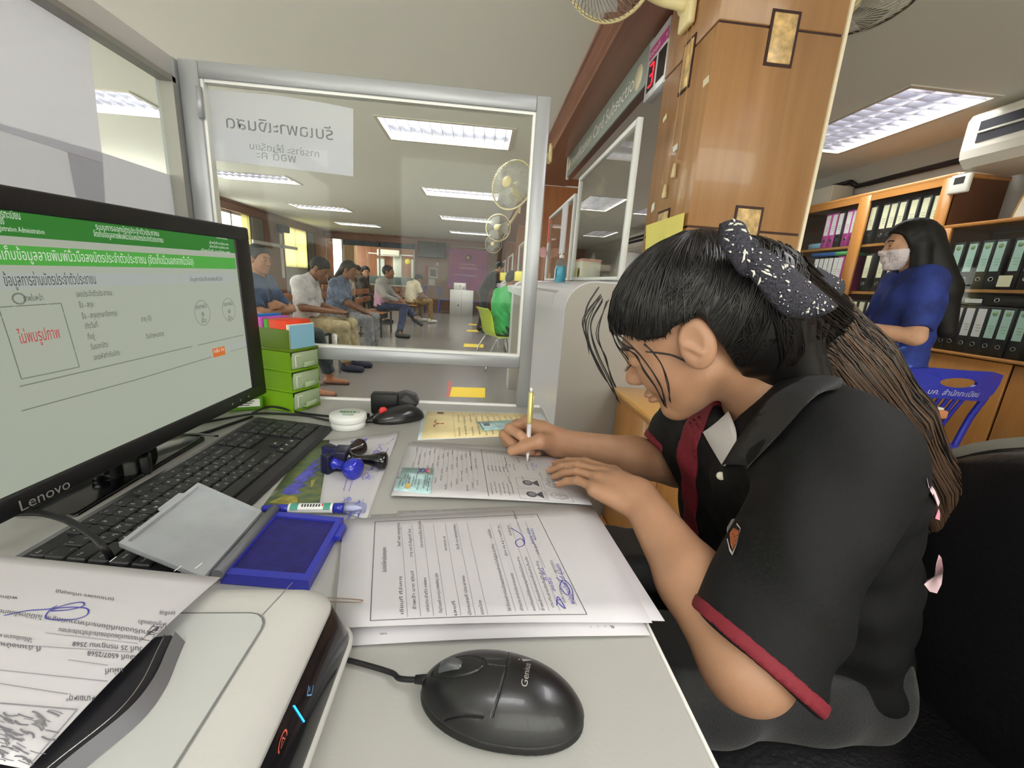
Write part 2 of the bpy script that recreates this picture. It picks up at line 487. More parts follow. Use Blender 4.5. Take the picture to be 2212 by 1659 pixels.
# ---- left wall: grey window bays between brown pillars under a brown cornice
BAYS = [(-1.9,1.6), (2.7,4.85), (5.9,8.05), (9.1,11.24), (12.3,14.47)]
mb = MB(); g = MB(); y = YB
for a, b in BAYS:
    mb.box((XL-.15, y, 0), (XL+.06, a, 2.25)); y = b
    w0, w1 = a+.28, b-.55
    if a == 12.3: w0 = 12.34; w1 = 13.92
    zs = 1.165 if a > 9 else .3                        # nearer bays, out of view, given enlarged glazing so daylight reaches the ceiling
    if a < 9: w0, w1 = a+.1, b-.1
    g.box((XL-.1, a, 0), (XL, b, zs)); g.box((XL-.1, a, zs), (XL, w0, 2.25)); g.box((XL-.1, w1, zs), (XL, b, 2.25))
mb.box((XL-.15, y, 0), (XL+.06, YE, 2.25))
struct('wall_left', mb, BROWN)
struct('wall_left_bays', g, GREYP)
struct('trim_1', MB().prism([(XL-.15,2.25),(XL+.075,2.25),(XL+.075,2.4),(XL+.11,2.42),(XL+.11,CEIL),(XL-.15,CEIL)], YB, YE, 'Y'), BROWN_D)
def translucent(name, rgb, t=.5):
    m = mat(name, rgb, .9); nt = m.node_tree; b = nt.nodes['Principled BSDF']; out = nt.nodes['Material Output']
    tl = nt.nodes.new('ShaderNodeBsdfTranslucent'); tl.inputs[0].default_value = lin(rgb)
    mx = nt.nodes.new('ShaderNodeMixShader'); mx.inputs[0].default_value = t
    nt.links.new(b.outputs[0], mx.inputs[1]); nt.links.new(tl.outputs[0], mx.inputs[2]); nt.links.new(mx.outputs[0], out.inputs[0])
    return m
CURT = translucent('sheer_curtain', (188,178,122), .75)
CURTG = translucent('grey_curtain', (150,148,140), .15)
def curtain(name, x, y0, y1, z0, z1, m, label, waves=9, amp=.02):
    n = waves*6; grid = []
    pts = [(x+amp*math.sin(i/n*waves*2*math.pi)+amp*.4*math.sin(i*1.7), y0+(y1-y0)*i/n) for i in range(n+1)]
    mbb = MB(); vs = [(a,b,z0) for a,b in pts]+[(a,b,z1) for a,b in pts]
    k = n+1; mbb.add(vs, [(i,i+1,k+i+1,k+i) for i in range(n)], True)
    o = obj(name, mbb, m); tag(o, label, 'curtain'); return o
for i, (a, b) in enumerate(BAYS):
    w0, w1 = a+.28, b-.55
    if a == 12.3: w0 = 12.34; w1 = 13.92
    zs = 1.165 if a > 9 else .3
    if a < 9: w0, w1 = a+.1, b-.1
    w = obj('window_%d' % (i+1), MB().box((XL-.06,w0,zs),(XL-.055,w1,2.25)), GLASSW); tag(w, kind='structure')
    fr = MB()
    for yy0, yy1 in ((w0,w0+.05),(w1-.05,w1),((w0+w1)/2-.025,(w0+w1)/2+.025)): fr.box((XL-.08,yy0,zs),(XL-.03,yy1,2.25))
    fr.box((XL-.08,w0,zs),(XL-.03,w1,zs+.035)); fr.box((XL-.08,w0,1.75),(XL-.03,w1,1.79)); fr.box((XL-.08,w0,2.2),(XL-.03,w1,2.25))
    obj('window_frame', fr, WHITE, w)
curtain('curtain', XL+.03, 10.32, 10.66, 1.16, 2.25, CURT, 'narrow cream curtain at the right end of the nearer bright window', 4)
curtain('curtain', XL+.03, 9.36, 9.6, 1.16, 2.25, CURT, 'narrow cream curtain at the left end of the nearer bright window', 3)
curtain('curtain', XL+.03, 12.34, 13.94, 1.16, 2.25, CURT, 'pale yellow sheer curtain covering the farther window', 11)
curtain('curtain', XL+.05, 10.68, 11.22, .15, 2.24, CURTG, 'grey curtain gathered right of the nearer window', 7)
curtain('curtain', XL+.05, 13.96, 14.45, .15, 2.24, CURTG, 'grey curtain gathered right of the farther window', 6)
t = thing('window_sash', 'white cross of sash bars standing before the far window wall', 'window sash', PX(608,522,XL+.2))
a, b = PX(606,505,XL+.2), PX(612,600,XL+.2); obj('upright', MB().box((XL+.19,a.y-.05,b.z),(XL+.22,a.y+.05,a.z)), WHITE, t, world=True)
a, b = PX(545,521,XL+.2), PX(641,526,XL+.2); obj('cross_bar', MB().box((XL+.19,a.y,a.z-.04),(XL+.22,b.y,a.z+.04)), WHITE, t, world=True)
obj('bracket', MB().box((XL+.055,12.0,a.z-.03),(XL+.195,12.06,a.z+.03)), WHITE, t, world=True)
t = thing('wall_speaker', 'small black loudspeaker on the brown pillar between the windows', 'speaker', (XL+.16, 12.05, 2.13))
obj('speaker_box', MB().bbox((-.07,-.2,-.09),(.09,.2,.09), .012), mat('black_plastic', (22,22,24), .45), t)
obj('speaker_grille', MB().bbox((.088,-.18,-.075),(.096,.18,.075), .004), mat('dark_mesh', (40,40,42), .8, bump=.5, bscale=400), t)
obj('bracket', MB().box((-.11,-.03,-.03),(-.06,.03,.03)), mat('black_plastic'), t)

# ---- end wall with the window into the next room
mb = MB()
mb.box((XL,YE,0),(-2.35,YE+.12,.73)); mb.box((XL,YE,2.21),(-2.35,YE+.12,CEIL)); mb.box((-2.35,YE,0),(XR,YE+.12,CEIL))
mb.box((-2.36,YE-.03,0),(-2.28,YE,2.25)); mb.box((-1.78,YE-.015,.7),(-1.62,YE,CEIL))
struct('wall_end', mb, BROWN)
struct('trim_2', MB().prism([(YE+.1,2.25),(YE-.04,2.25),(YE-.04,2.4),(YE-.07,2.42),(YE-.07,CEIL),(YE+.1,CEIL)], XL, .6, 'X'), BROWN_D)
struct('trim_3', MB().box((-2.28,YE-.035,.66),(.6,YE,.72)), BROWN_D)
wn = obj('window_6', MB().box((XL,YE+.05,.73),(-2.36,YE+.056,2.05)), GLASSW); tag(wn, kind='structure')
fr = MB()
for x in (XL, -4.86, -3.62, -2.42): fr.box((x,YE+.02,.73),(x+.05,YE+.08,2.21))
fr.box((XL,YE+.02,.73),(-2.36,YE+.08,.78))
obj('window_frame', fr, WHITE, wn)
obj('lintel_band', MB().box((-4.83,YE+.02,2.04),(-2.36,YE+.09,2.21)), mat('slate_blue_band', (72,84,104), .5), wn)
# the room beyond
mb = MB()
mb.box((XL-.1,YE+2.9,0),(XR,YE+3.0,CEIL))
struct('wall_far', mb, BROWN)
struct('wall_far_left', MB().box((XL-.1,YE+.12,0),(XL,YE+.9,CEIL)).box((XL-.1,YE+.12,0),(XL,YE+3,.9)).box((XL-.1,YE+.12,2.3),(XL,YE+3,CEIL)), BROWN)
struct('wall_far_right', MB().box((-2.3,YE+.12,0),(-2.2,YE+3,CEIL)), GREYP)
struct('pillar_far', MB().box((-5.03,YE+.5,0),(-4.6,YE+.9,CEIL)), mat('beige_paint', (214,172,128), .7))
l = bpy.data.lights.new('next_room_fill_light', 'AREA'); l.size = 1.2; l.energy = 30; l.color = (1,.97,.92)  # added fill for the room beyond, with no fitting of its own
lo = bpy.data.objects.new('next_room_fill_light', l); COL.objects.link(lo); lo.location = (-3.5, YE+1.4, 2.44)

# ---- back and right walls
CREAM = mat('cream_wall', (214,208,196), .8)
struct('wall_back', MB().box((XL-.2,YB-.2,0),(XR+.3,YB,.9)).box((XL-.2,YB-.2,2.3),(XR+.3,YB,CEIL)).box((XL-.2,YB-.2,.9),(XL+.4,YB,2.3)).box((-1.5,YB-.2,.9),(-.9,YB,2.3)).box((XR-.3,YB-.2,.9),(XR+.3,YB,2.3)), CREAM)
for i, (a, b) in enumerate(((XL+.4,-1.5),(-.9,XR-.3))):  # unseen windows added behind the camera to let in daylight for the ceiling
    w = obj('window_%d' % (i+7), MB().box((a,YB-.1,.9),(b,YB-.094,2.3)), GLASSW); tag(w, kind='structure')
    fr = MB()
    for k in range(5): fr.box((a+(b-a-.05)*k/4,YB-.13,.9),(a+(b-a-.05)*k/4+.05,YB-.06,2.3))
    obj('window_frame', fr, WHITE, w)
struct('wall_right', MB().box((XR,YB,0),(XR+.15,YE,CEIL)), mat('grey_wall', (168,166,158), .8))
# black cable trunking stepping over a white box on the right wall
tk = MB()
pth = [(XR-.03, -1.0, 2.27), (XR-.03, 4.18, 2.27), (XR-.03, 4.28, 2.33), (XR-.03, 4.5, 2.33), (XR-.03, 4.52, 2.26), (XR-.03, 9.0, 2.25)]
for a, b in zip(pth, pth[1:]):
    tk.tube([a,b], .022, 4)
tag(obj('cable_trunking', tk, mat('black_trunking', (36,32,36), .6)), 'black cable trunking running along the right wall below the ceiling', 'cable trunking')
t = thing('junction_box', 'pale box under the black trunking above the binder cabinet', 'box', (XR-.14, 4.36, 2.04))
obj('body', MB().bbox((-.1,-.13,0),(.13,.13,.24), .01), mat('pale_plastic', (205,203,190), .5), t)
obj('lid', MB().bbox((-.105,-.12,.02),(-.098,.12,.22), .003), mat('pale_plastic'), t)

# ---- beam, its cornice and the pillars
struct('beam', MB().box((.62,YB,2.36),(1.02,YE,CEIL)), BROWN_D)
struct('trim_4', MB().prism([(.62,2.39),(.60,2.40),(.60,2.41),(.57,2.435),(.555,2.437),(.555,CEIL),(.62,CEIL)], YB, YE, 'Y'), BROWN_D)
for yp in (5.67, 9.67, 13.67):
    p = struct('pillar', MB().box((.77,yp,0),(1.19,yp+.44,CEIL)), wood('pillar_wood_red', (176,112,62), (150,90,48), 1.6, 'Z', .35))
    obj('conduit', MB().box((.76,yp-.012,2.355),(1.2,yp,2.372)), WHITE, p)
PX0, PX1, PY0, PY1 = .80, 1.265, 1.67, 2.11
pil = struct('pillar_near', MB().box((PX0,PY0,0),(PX1,PY1,CEIL)), GROOVE)
zj = [0, .62, PY(1497,490,PY0).z, 2.072, CEIL]
for a, b in zip(zj, zj[1:]):
    obj('panel', MB().bbox((PX0-.005,PY0-.005,a+.004),(PX1+.004,PY1+.004,b-.004), .0025, 1), PILLAR, pil)
obj('corner_strip', MB().box((PX1+.003,PY0-.012,1.27),(PX1+.015,PY0+.01,CEIL)), mat('cream_plastic', (240,228,200), .4), pil)
def inlay(kind, c0, c1, z0, z1):
    if kind == 'front':
        obj('inlay_border', MB().box((c0-.010,PY0-.008,z0-.010),(c1+.010,PY0,z1+.010)), GROOVE, pil)
        obj('inlay_plate', MB().bbox((c0,PY0-.011,z0),(c1,PY0,z1), .002, 1), BURL, pil)
    else:
        obj('inlay_border', MB().box((PX0-.009,c0-.010,z0-.010),(PX0,c1+.010,z1+.010)), GROOVE, pil)
        obj('inlay_plate', MB().bbox((PX0-.012,c0,z0),(PX0,c1,z1), .002, 1), BURL, pil)
a = PY(1668,28,PY0); b = PY(1703,146,PY0); c = PY(1724,33,PY0)
inlay('front', (a.x+PY(1652,140,PY0).x)/2+.003, (c.x+b.x)/2-.003, b.z+.005, a.z)
inlay('front', PY(1592,452,PY0).x, PY(1642,455,PY0).x, 1.245, PY(1592,450,PY0).z)
a = PX(1484,102,PX0); b = PX(1503,83,PX0); c = PX(1472,200,PX0)
inlay('side', (PX(1492,183,PX0).y+b.y)/2, (a.y+c.y)/2, (c.z+PX(1492,183,PX0).z)/2, (a.z+b.z)/2)
a = PX(1427,463,PX0); b = PX(1448,457,PX0)
inlay('side', b.y, a.y, 1.245, a.z)
# ================================================================== the desk and what lies on it
D = 0.81
LAM = mat('desk_laminate', (176,176,172), .42, var=.02, vscale=3, bump=.04, bscale=300)
PAPER = mat('white_paper_sheet', (203,201,206), .75, bump=.05, bscale=25)
INK = mat('black_print', (66,64,72), .8)
INKL = mat('grey_print', (140,138,146), .8)
BLUEINK = mat('blue_ink', (62,62,160), .7)
BLUEINKL = mat('pale_blue_ink', (150,150,214), .7)
BLK = mat('black_plastic', (22,22,24), .45)
BLKG = mat('gloss_black', (12,12,14), .15, coat=.4)
RUB = mat('black_cable', (20,20,22), .5)
def v3(x, y, z): return Vector((x, y, z))
t = thing('desk', 'grey-white laminate counter desk the papers and computer stand on', 'desk', (0,0,0))
obj('desk_top', MB().bbox((-1.6,-.6,D-.03),(.178,1.05,D), .003, 2), LAM, t)
obj('edge_band', MB().bbox((-1.6,1.05,D-.03),(.172,1.062,D+.004), .002, 1), mat('white_edge_band', (240,240,238), .35), t)
obj('edge_band', MB().bbox((.178,-.6,D-.03),(.1815,1.05,D-.0005), .001, 1), mat('white_edge_band'), t)
obj('side_panel', MB().box((.10,-.55,0),(.13,1.0,D-.03)), mat('dark_side_panel', (40,40,46), .6), t)
obj('side_panel', MB().box((-1.55,-.55,0),(-1.52,1.0,D-.03)), mat('dark_side_panel'), t)
obj('modesty_panel', MB().box((-1.52,1.0,.0),(.13,1.03,D-.03)), LAM, t)

# ---- clear screens standing on the desk
def frame_bar(a, b, w, d): pass
t = thing('counter_screen', 'aluminium framed clear screen on the far edge of the desk', 'screen', (0,1.06,D))
obj('post', MB().bbox((-.652,-.014,0),(-.612,.014,.73), .002, 1), ALU, t)
obj('post', MB().bbox((.108,-.014,.0),(.140,.014,.73), .002, 1), ALU, t)
obj('top_rail', MB().bbox((-.612,-.014,.698),(.108,.014,.73), .002, 1), ALU, t)
obj('bottom_rail', MB().bbox((-.612,-.014,.104),(.108,.014,.134), .002, 1), ALU, t)
g = MB()
for x0, x1, z0, z1 in ((-.612,-.606,.134,.698),(.102,.108,.134,.698),(-.604,.102,.692,.698),(-.604,.102,.134,.140)): g.box((x0,-.009,z0),(x1,.009,z1))
obj('glazing_bead', g, mat('white_bead', (236,236,234), .4), t)
obj('glass', MB().box((-.606,-.002,.140),(.102,.002,.692)), GLASS, t)
for zz in (.17, .65): obj('hinge', MB().tube([(-.612,-.016,zz-.03),(-.612,-.016,zz+.03)], .006, 8), ALU, t)
t = thing('counter_screen', 'aluminium framed clear side screen running toward the camera at the left', 'screen', (-.676,1.06,D))
obj('post', MB().bbox((-.02,-.02,0),(.02,.02,.73), .002, 1), ALU, t)
obj('post', MB().bbox((-.016,-1.5,0),(.016,-1.46,.73), .002, 1), ALU, t)
obj('top_rail', MB().bbox((-.018,-1.46,.69),(.018,-.02,.73), .002, 1), mat('pale_aluminium', (240,240,242), .5), t)
obj('bottom_rail', MB().bbox((-.014,-1.46,.098),(.014,-.02,.138), .002, 1), ALU, t)
obj('bead', MB().box((-.006,-.03,.138),(.022,-.02,.69)).box((-.006,-1.46,.680),(.022,-.02,.69)), mat('grey_bead', (150,148,142), .5), t)
obj('glass', MB().box((-.002,-1.46,.138),(.002,-.02,.69)), GLASS, t)

# ---- sheets: four corners -> a curved thin sheet one can print on
class Sheet:
    """c = far-left, far-right, near-right, near-left corners (room); width/height metres of the sheet face"""
    def __init__(s, c, bow=None): s.c = [Vector(p) for p in c]; s.bow = bow
    def at(s, a, b):
        p = s.c[0]*(1-a)*(1-b)+s.c[1]*a*(1-b)+s.c[2]*a*b+s.c[3]*(1-a)*b
        if s.bow: p = p+Vector((0,0,s.bow(a,b)))
        return p
    def build(s, name, m, parent=None, n=10, t=.0004, k=8):
        return obj(name, MB().sheet([[s.at(j/n,i/k) for j in range(n+1)] for i in range(k+1)], t), m, parent, world=parent is not None)
    def put(s, mb, vs, fs, lift=.00035): mb.add([s.at(p[0],p[1])+Vector((0,0,lift)) for p in vs], fs); return mb
    def text(s, mb, body, a, b, h, w=None, d='down', lift=.00035, squash=1.0):
        """letters of height h (fraction of the sheet) starting at (a,b); d: reading direction in the sheet square"""
        vs, fs = _text_mesh(body, 1)
        if not vs: return
        U = {'down':(0,-1),'right':(1,0),'left':(-1,0),'up':(0,-1)}[d]; V = {'up':(-1,0),'down':(-1,0),'right':(0,-1),'left':(0,1)}[d]
        if d == 'down': U, V = (0,1), (1,0)
        hx = s.asp
        x0 = min(p.x for p in vs); x1 = max(p.x for p in vs)
        L = (s.c[1]-s.c[0]).length; H = (s.c[3]-s.c[0]).length
        su, sv = (H, L) if U[0] == 0 else (L, H)
        q = h/su*squash if w is None else w/(x1-x0)
        s.put(mb, [(a+U[0]*(p.x-x0)*q+V[0]*p.y*h/sv, b+U[1]*(p.x-x0)*q+V[1]*p.y*h/sv) for p in vs], fs, lift)
    asp = 1
    def line(s, mb, a0, b0, a1, b1, w=.0006, lift=.0003, n=6):
        L = (s.c[1]-s.c[0]).length; H = (s.c[3]-s.c[0]).length
        pts = [s.at(a0+(a1-a0)*i/n, b0+(b1-b0)*i/n)+Vector((0,0,lift)) for i in range(n+1)]
        stroke(mb, pts, w, (0,0,1))
    def pen(s, mb, pts, w=.0007, lift=.0005, n=6):
        stroke(mb, [s.at(p.x,p.y)+Vector((0,0,lift)) for p in spline([(a,b,0) for a,b in pts], n)], w, (0,0,1))
TH = ['ประจำตัวประชาชน','เลขประจำตัวประชาชน','บันทึกการสอบสวน','ข้าพเจ้า','อยู่บ้านเลขที่ ๔๓๑ หมู่ ๘','ตำบลคลองใหญ่','เกี่ยวข้องเป็น','ผู้ขอมีบัตร','เจ้าพนักงานออกบัตร','ลงชื่อ','ทะเบียนบ้าน','อำเภอเมือง','หมายเลข ๗','วันที่ ๒๕ กรกฎาคม ๒๕๖๘']

# ---- top statement form on its pile, right of the ink pad
base = [PZ(745,1112,D), PZ(1278,1085,D), PZ(1432,1340,D), PZ(724,1352,D)]
def lifted(p, h): return CO+(p-CO)*((ZC-D-h)/(ZC-D))
def pile_sheet(px4, hs, label, print_=None):
    c = [PZ(x,y,D+h) for (x,y),h in zip(px4,hs)]
    s = Sheet(c, lambda a,b: .004*math.sin(math.pi*a)*max(0,b-.3) - .003*b*(1-b))
    t = thing('paper_sheet', label, 'paper', s.at(.5,.5)); s.build('sheet', PAPER, t)
    return t, s
t, s = pile_sheet([(802,1112),(1240,1090),(1405,1372),(748,1395)], (.0012,.0012,.003,.0025), 'white sheet at the bottom of the statement pile showing at its near edge')
mb = MB(); s.text(mb, '๓๑๑', .1, .955, .004, d='right'); s.text(mb, '▫▫▫ ๒', .80, .965, .006, d='right'); obj('print', mb, INK, t, world=True)
t, s = pile_sheet([(860,1104),(1277,1088),(1436,1341),(770,1340)], (.002,.002,.005,.004), 'white sheet second in the statement pile jutting out at its right')
mb = MB()
for i in range(9): s.text(mb, random.choice(['กก','ๆ ๗','๘','๔ ๑']), .02+.05*i, .03, .0035, d='right')
obj('print', mb, INKL, t, world=True)
t, s = pile_sheet([(742,1122),(1273,1091),(1409,1345),(722,1356)], (.0028,.003,.0075,.011), 'statement form with ruled frame and blue signatures, topmost of the pile')
mb = MB(); bl = MB(); gl = MB()
fx = [(.115,.055),(.755,.075),(.79,.955),(.105,.965)]
for (a0,b0),(a1,b1) in zip(fx, fx[1:]+fx[:1]): s.line(mb, a0,b0,a1,b1, .0007, n=10)
def upline(s, mb, a, b, w, body, h=.0042): s.text(mb, body, a, b, h, w=w, d='up')
upline(s, mb, .155, .60, .24, 'บันทึกคำให้การรับรองบุคคล', .007)
rows = [(.205,['เขียนที่ ที่ว่าการ','วันที่ ๒๕ กรกฎาคม'],(.93,.36)),(.245,['ข้าพเจ้า นาย สุจินต์','อายุ ๓๕ ปี สัญชาติ ไทย'],(.90,.47)),(.285,['เลขประจำตัว ๓๗๒๓','ประชาชนเป็น ตัวจริง'],(.92,.38)),(.325,['ที่อยู่บ้านเลขที่ ๔๓๑ หมู่ ๘ ต.คลองใหญ่ อ.เมือง'],(.93,)),(.37,['เลขที่','หมายเลข ๗'],(.95,.42)),(.415,['บัตรเลขที่ ประชาชน','วันที่ ๑๑ พฤษภาคม'],(.95,.42)),(.455,['ออกโดย'],(.95,))]
for a, tx, bs in rows:
    for body, b in zip(tx, bs): upline(s, mb, a, b, min(.30,.016*len(body)), body, .005)
    s.line(gl, a+.006, .12, a+.012, .95, .0004)
for a, tx, bs in [(.545,['ให้ถ้อยคำต่อเจ้าพนักงานเจ้าหน้าที่ผู้มีหน้าที่รับ','ขอยืนยัน'],(.93,.32)),(.585,['บัตรประจำตัวประชาชนของ','ผู้ขอ ๓๕ หมู่ ๑ ซอยที่ ๑๐'],(.93,.50)),(.625,['ขอทำเองได้รับอนุญาตโดยไม่มีเอกสาร','มีหลักฐาน'],(.93,.30)),(.655,['ข้าพเจ้าขอรับรองว่าถ้อยคำเป็นจริง'],(.93,)),(.69,['ประทับลายมือชื่อไว้เป็นสำคัญ'],(.91,))]:
    for body, b in zip(tx, bs): upline(s, mb, a, b, min(.55,.0125*len(body)), body, .0048)
    s.line(gl, a+.006, .16, a+.014, .93, .0004)
for a,b0,b1 in ((.66,.10,.30),(.70,.32,.62),(.735,.56,.82),(.76,.62,.9)): s.line(gl, a, b0, a+.008, b1, .0005)
for a,b,body in ((.665,.12,'ผู้ให้ถ้อยคำ'),(.705,.5,'ลงชื่อ ผู้ขอ'),(.745,.66,'ผู้บันทึก'),(.735,.88,'ลงชื่อ พยาน')): upline(s, mb, a, b, .10, body, .004)
s.pen(bl, [(.63,.22),(.665,.31),(.66,.40),(.635,.42),(.63,.37),(.655,.34),(.665,.39)], .0011)
upline(s, bl, .70, .40, .17, 'สมชาย ศรีสุข', .0055); upline(s, bl, .715, .36, .12, 'พนักงาน', .0055)
upline(s, bl, .715, .80, .10, 'ลงชื่อ', .006); upline(s, bl, .70, .72, .10, 'ดี พิน', .006)
s.pen(bl, [(.70,.90),(.715,.84),(.725,.92),(.705,.87),(.722,.86)], .0010)
s.pen(bl, [(.735,.70),(.765,.78),(.75,.83),(.735,.77),(.76,.72),(.775,.78),(.765,.86)], .0009)
upline(s, bl, .765, .89, .30, 'พนักงานเจ้าหน้าที่ ผู้บันทึก', .0075)
obj('print', mb, INK, t, world=True); obj('ruled_lines', gl, INKL, t, world=True); obj('handwriting', bl, BLUEINK, t, world=True, label='blue pen signatures')
# small wire clip between the reader and the pile
a, b = PZ(738,1296,D+.014), PZ(779,1298,D+.014)
dx = (b-a); n = Vector((0,0,1)).cross(dx).normalized()*.0022
tag(obj('wire_clip', MB().tube(spline([a-dx*.8+n, a+n, b+n*.6, b+dx*.06, b-n*.6, a-n, a-dx*.8-n], 5), .0005, 6), mat('copper_wire', (176,150,130), .3, metal=.9)), 'thin wire clip poking out onto the statement form', 'clip')

# ---- form with photographs and prints, under the writing hand
def form_sheet(px4, hs, label):
    c = [PZ(x,y,D+h) for (x,y),h in zip(px4,hs)]
    s = Sheet(c, lambda a,b: .0035*max(0,b-.5)*2*(1-a)*.6+.002*math.sin(3*a)*b)
    t = thing('paper_sheet', label, 'paper', s.at(.5,.5)); s.build('sheet', PAPER, t); return t, s
form_sheet([(890,953),(1204,972),(1272,1091),(850,1070)], (.0006,.0006,.001,.001), 'lower sheet beneath the application form with photographs')
FORM_T, s = form_sheet([(882,956),(1216,985),(1279,1091),(845,1073)], (.0016,.0016,.0026,.004), 'application form with two photographs and fingerprints under the hands')
FORM_S = s
mb = MB(); gl = MB(); ph = MB(); bl = MB(); fp = MB()
for i in range(14):
    a = .07+.028*i
    s.line(gl, a, .05+.02*(i%3), a+.004, .55+.4*((i*7)%5)/5, .00035)
    for k in range(3): upline(s, mb, a, .2+.27*k+.05*((i*3+k)%4), .10, TH[(i*3+k)%len(TH)][:9], .0034)
s.line(mb, .475, .02, .48, .96, .0008); s.line(mb, .40, .06, .405, .5, .0005)
for i in range(6):
    a = .505+.022*i; s.line(gl, a, .05, a+.002, .6, .0003); upline(s, mb, a, .93-.03*(i%2), .2, TH[i][:12], .0032); upline(s, mb, a, .5, .12, TH[i+4][:9], .0032)
for i, (a,b) in enumerate(((.62,.3),(.66,.45),(.70,.28),(.74,.42),(.69,.7),(.61,.72),(.80,.6),(.83,.7))): upline(s, mb, a, b, .14, TH[i+3][:10], .0032)
def box(a0,b0,a1,b1,m=None):
    for p,q in (((a0,b0),(a1,b0)),((a1,b0),(a1,b1)),((a1,b1),(a0,b1)),((a0,b1),(a0,b0))): s.line(m or gl, *p, *q, .0006)
box(.645,.60,.775,.77); box(.64,.80,.775,.97); box(.79,.61,.905,.78); box(.785,.81,.91,.98); box(.84,.46,.905,.58); box(.735,.08,.775,.19)
for (b0,b1) in ((.64,.73),(.845,.935)):            # two small portraits: oval head and shoulders
    cb = (b0+b1)/2
    def disc(ca, cb, ra, rb, m, lf): s.put(m, [(ca+ra*math.cos(q*.5236), cb+rb*math.sin(q*.5236)) for q in range(12)], [list(range(12))], lf)
    disc(.705, cb, .028, .048, ph, .0004); disc(.707, cb, .019, .032, gl, .0007)
    s.put(ph, [(.733,cb-.012),(.765,cb-.06),(.765,cb+.06),(.733,cb+.012)], [(0,1,2,3)], .0004)
random.seed(3)
for (ca,cb) in ((.85,.695),(.85,.895)):
    for k in range(5):
        for j in range(3):
            q0 = random.uniform(0,6.28); r = .008+.009*k
            s.pen(fp, [(ca+r*math.cos(q0+x*.5), cb+r*1.45*math.sin(q0+x*.5)) for x in range(4)], .0008, .0004, 3)
s.pen(mb, [(.60,.42),(.62,.30),(.61,.36),(.635,.33),(.63,.40)], .0006); s.pen(bl, [(.765,.33),(.78,.25),(.79,.36),(.80,.28)], .0008); upline(s, bl, .775, .42, .16, 'ผู้ขอบัตร', .005)
obj('print', mb, INK, FORM_T, world=True); obj('ruled_lines', gl, INKL, FORM_T, world=True); obj('portrait', ph, mat('portrait_grey', (84,84,92), .8), FORM_T, world=True); obj('fingerprint', fp, mat('print_smudge', (120,118,126), .8), FORM_T, world=True); obj('handwriting', bl, BLUEINKL, FORM_T, world=True)

# ---- identity cards
def card(px4, h, th, label, chip, name='identity_card'):
    c = [PZ(x,y,D+h) for x,y in px4]; s = Sheet(c)
    t = thing(name, label, 'card', s.at(.5,.5))
    s.build('card_body', mat('card_teal', (176,212,216), .3, var=.12, vscale=40, coat=.3), t, 3, th, 3)
    return t, s
t, s = card([(870,1010),(937,1012),(930,1066),(851,1056)], .0075, .0032, 'teal identity card clipped on the left end of the application form', True)
s.build('white_border', mat('card_white', (236,238,238), .35), t, 3, .0006, 2) if False else None
mb = MB(); gd = MB(); pu = MB(); rd = MB()
for i, a in enumerate((.12,.2,.28,.36,.46,.54,.64,.8,.86,.92)):
    upline(s, mb, a, .95-.1*(i%3), .45+.1*(i%2), TH[i][:13], .004 if i < 4 else .0028)
s.put(gd, [(.27,.72),(.42,.72),(.42,.93),(.27,.93)], [(0,1,2,3)], .0004)
s.pen(pu, [(.52,.02),(.66,.2),(.85,.04)], .0012); s.pen(pu, [(.52,.24),(.66,.06),(.85,.22)], .0012); s.pen(pu, [(.60,.07),(.68,.03),(.72,.13),(.66,.2),(.6,.15),(.60,.07)], .0012)
s.put(rd, [(.74,.08),(.88,.02),(.9,.24),(.76,.18)], [(0,1,2,3)], .0004)
obj('print', mb, INK, t, world=True); obj('chip', gd, mat('gold_chip', (208,176,96), .3, metal=.5), t, world=True); obj('emblem', pu, mat('purple_print', (80,56,140), .6), t, world=True); obj('emblem_fill', rd, mat('salmon_print', (214,120,116), .6), t, world=True)
for k in range(3):
    bb = [(p+Vector((.002*(k+1),-.0012*(k+1),-.0010*(k+1)))) for p in s.c]
a = s.at(-.04,.5); b = s.at(.32,.56)
n = Vector((0,0,1)).cross((b-a).normalized())*.003
tag(obj('paper_clip', MB().tube(spline([a+n*.5,s.at(.3,.52)+n*.3+Vector((0,0,.001)),b+Vector((0,0,.001)),s.at(.3,.58)-n*.4+Vector((0,0,.001)),a-n*.5], 4), .00045, 6), mat('steel_wire', (190,190,190), .25, metal=.9)), 'steel paper clip holding the teal identity card to the form', 'clip')
# ---- cream certificate in a clear sleeve
c = [PZ(914,886,D+.0006), PZ(1168,893,D+.0006), PZ(1206,938,D+.0006), PZ(902,950,D+.0006)]
s = Sheet(c); t = thing('certificate', 'cream register certificate in a white bordered sleeve at the desk far edge', 'document', s.at(.5,.5))
s.build('sleeve', mat('sleeve_white', (226,234,242), .3, coat=.3), t, 4, .0005, 4)
c2 = [PZ(922,888,D+.0010), PZ(1145,894,D+.0010), PZ(1178,940,D+.0010), PZ(910,948,D+.0010)]
s2 = Sheet(c2); s2.build('sheet', mat('cream_paper', (240,222,170), .6, var=.05, vscale=20), t, 4, .0003, 4)
mb = MB(); rd = MB()
s2.line(mb, .245,.02,.26,.98,.0004)
for i in range(13):
    a = .28+.055*i
    if i%2: s2.line(mb, a, .03, a+.012, .95, .0004)
    for k in range(2): upline(s2, mb, a+.02, .45+.45*k+.05*((i+k)%2), .32, TH[(i*2+k)%len(TH)][:11], .0045)
s2.pen(rd, [(.10,.36),(.085,.45),(.12,.50),(.085,.56),(.09,.62)], .003); s2.pen(rd, [(.10,.5),(.16,.49),(.15,.52)], .003)
s2.put(mb, [(.10,.03),(.16,.03),(.16,.11),(.10,.11)], [(0,1,2,3)], .0004)
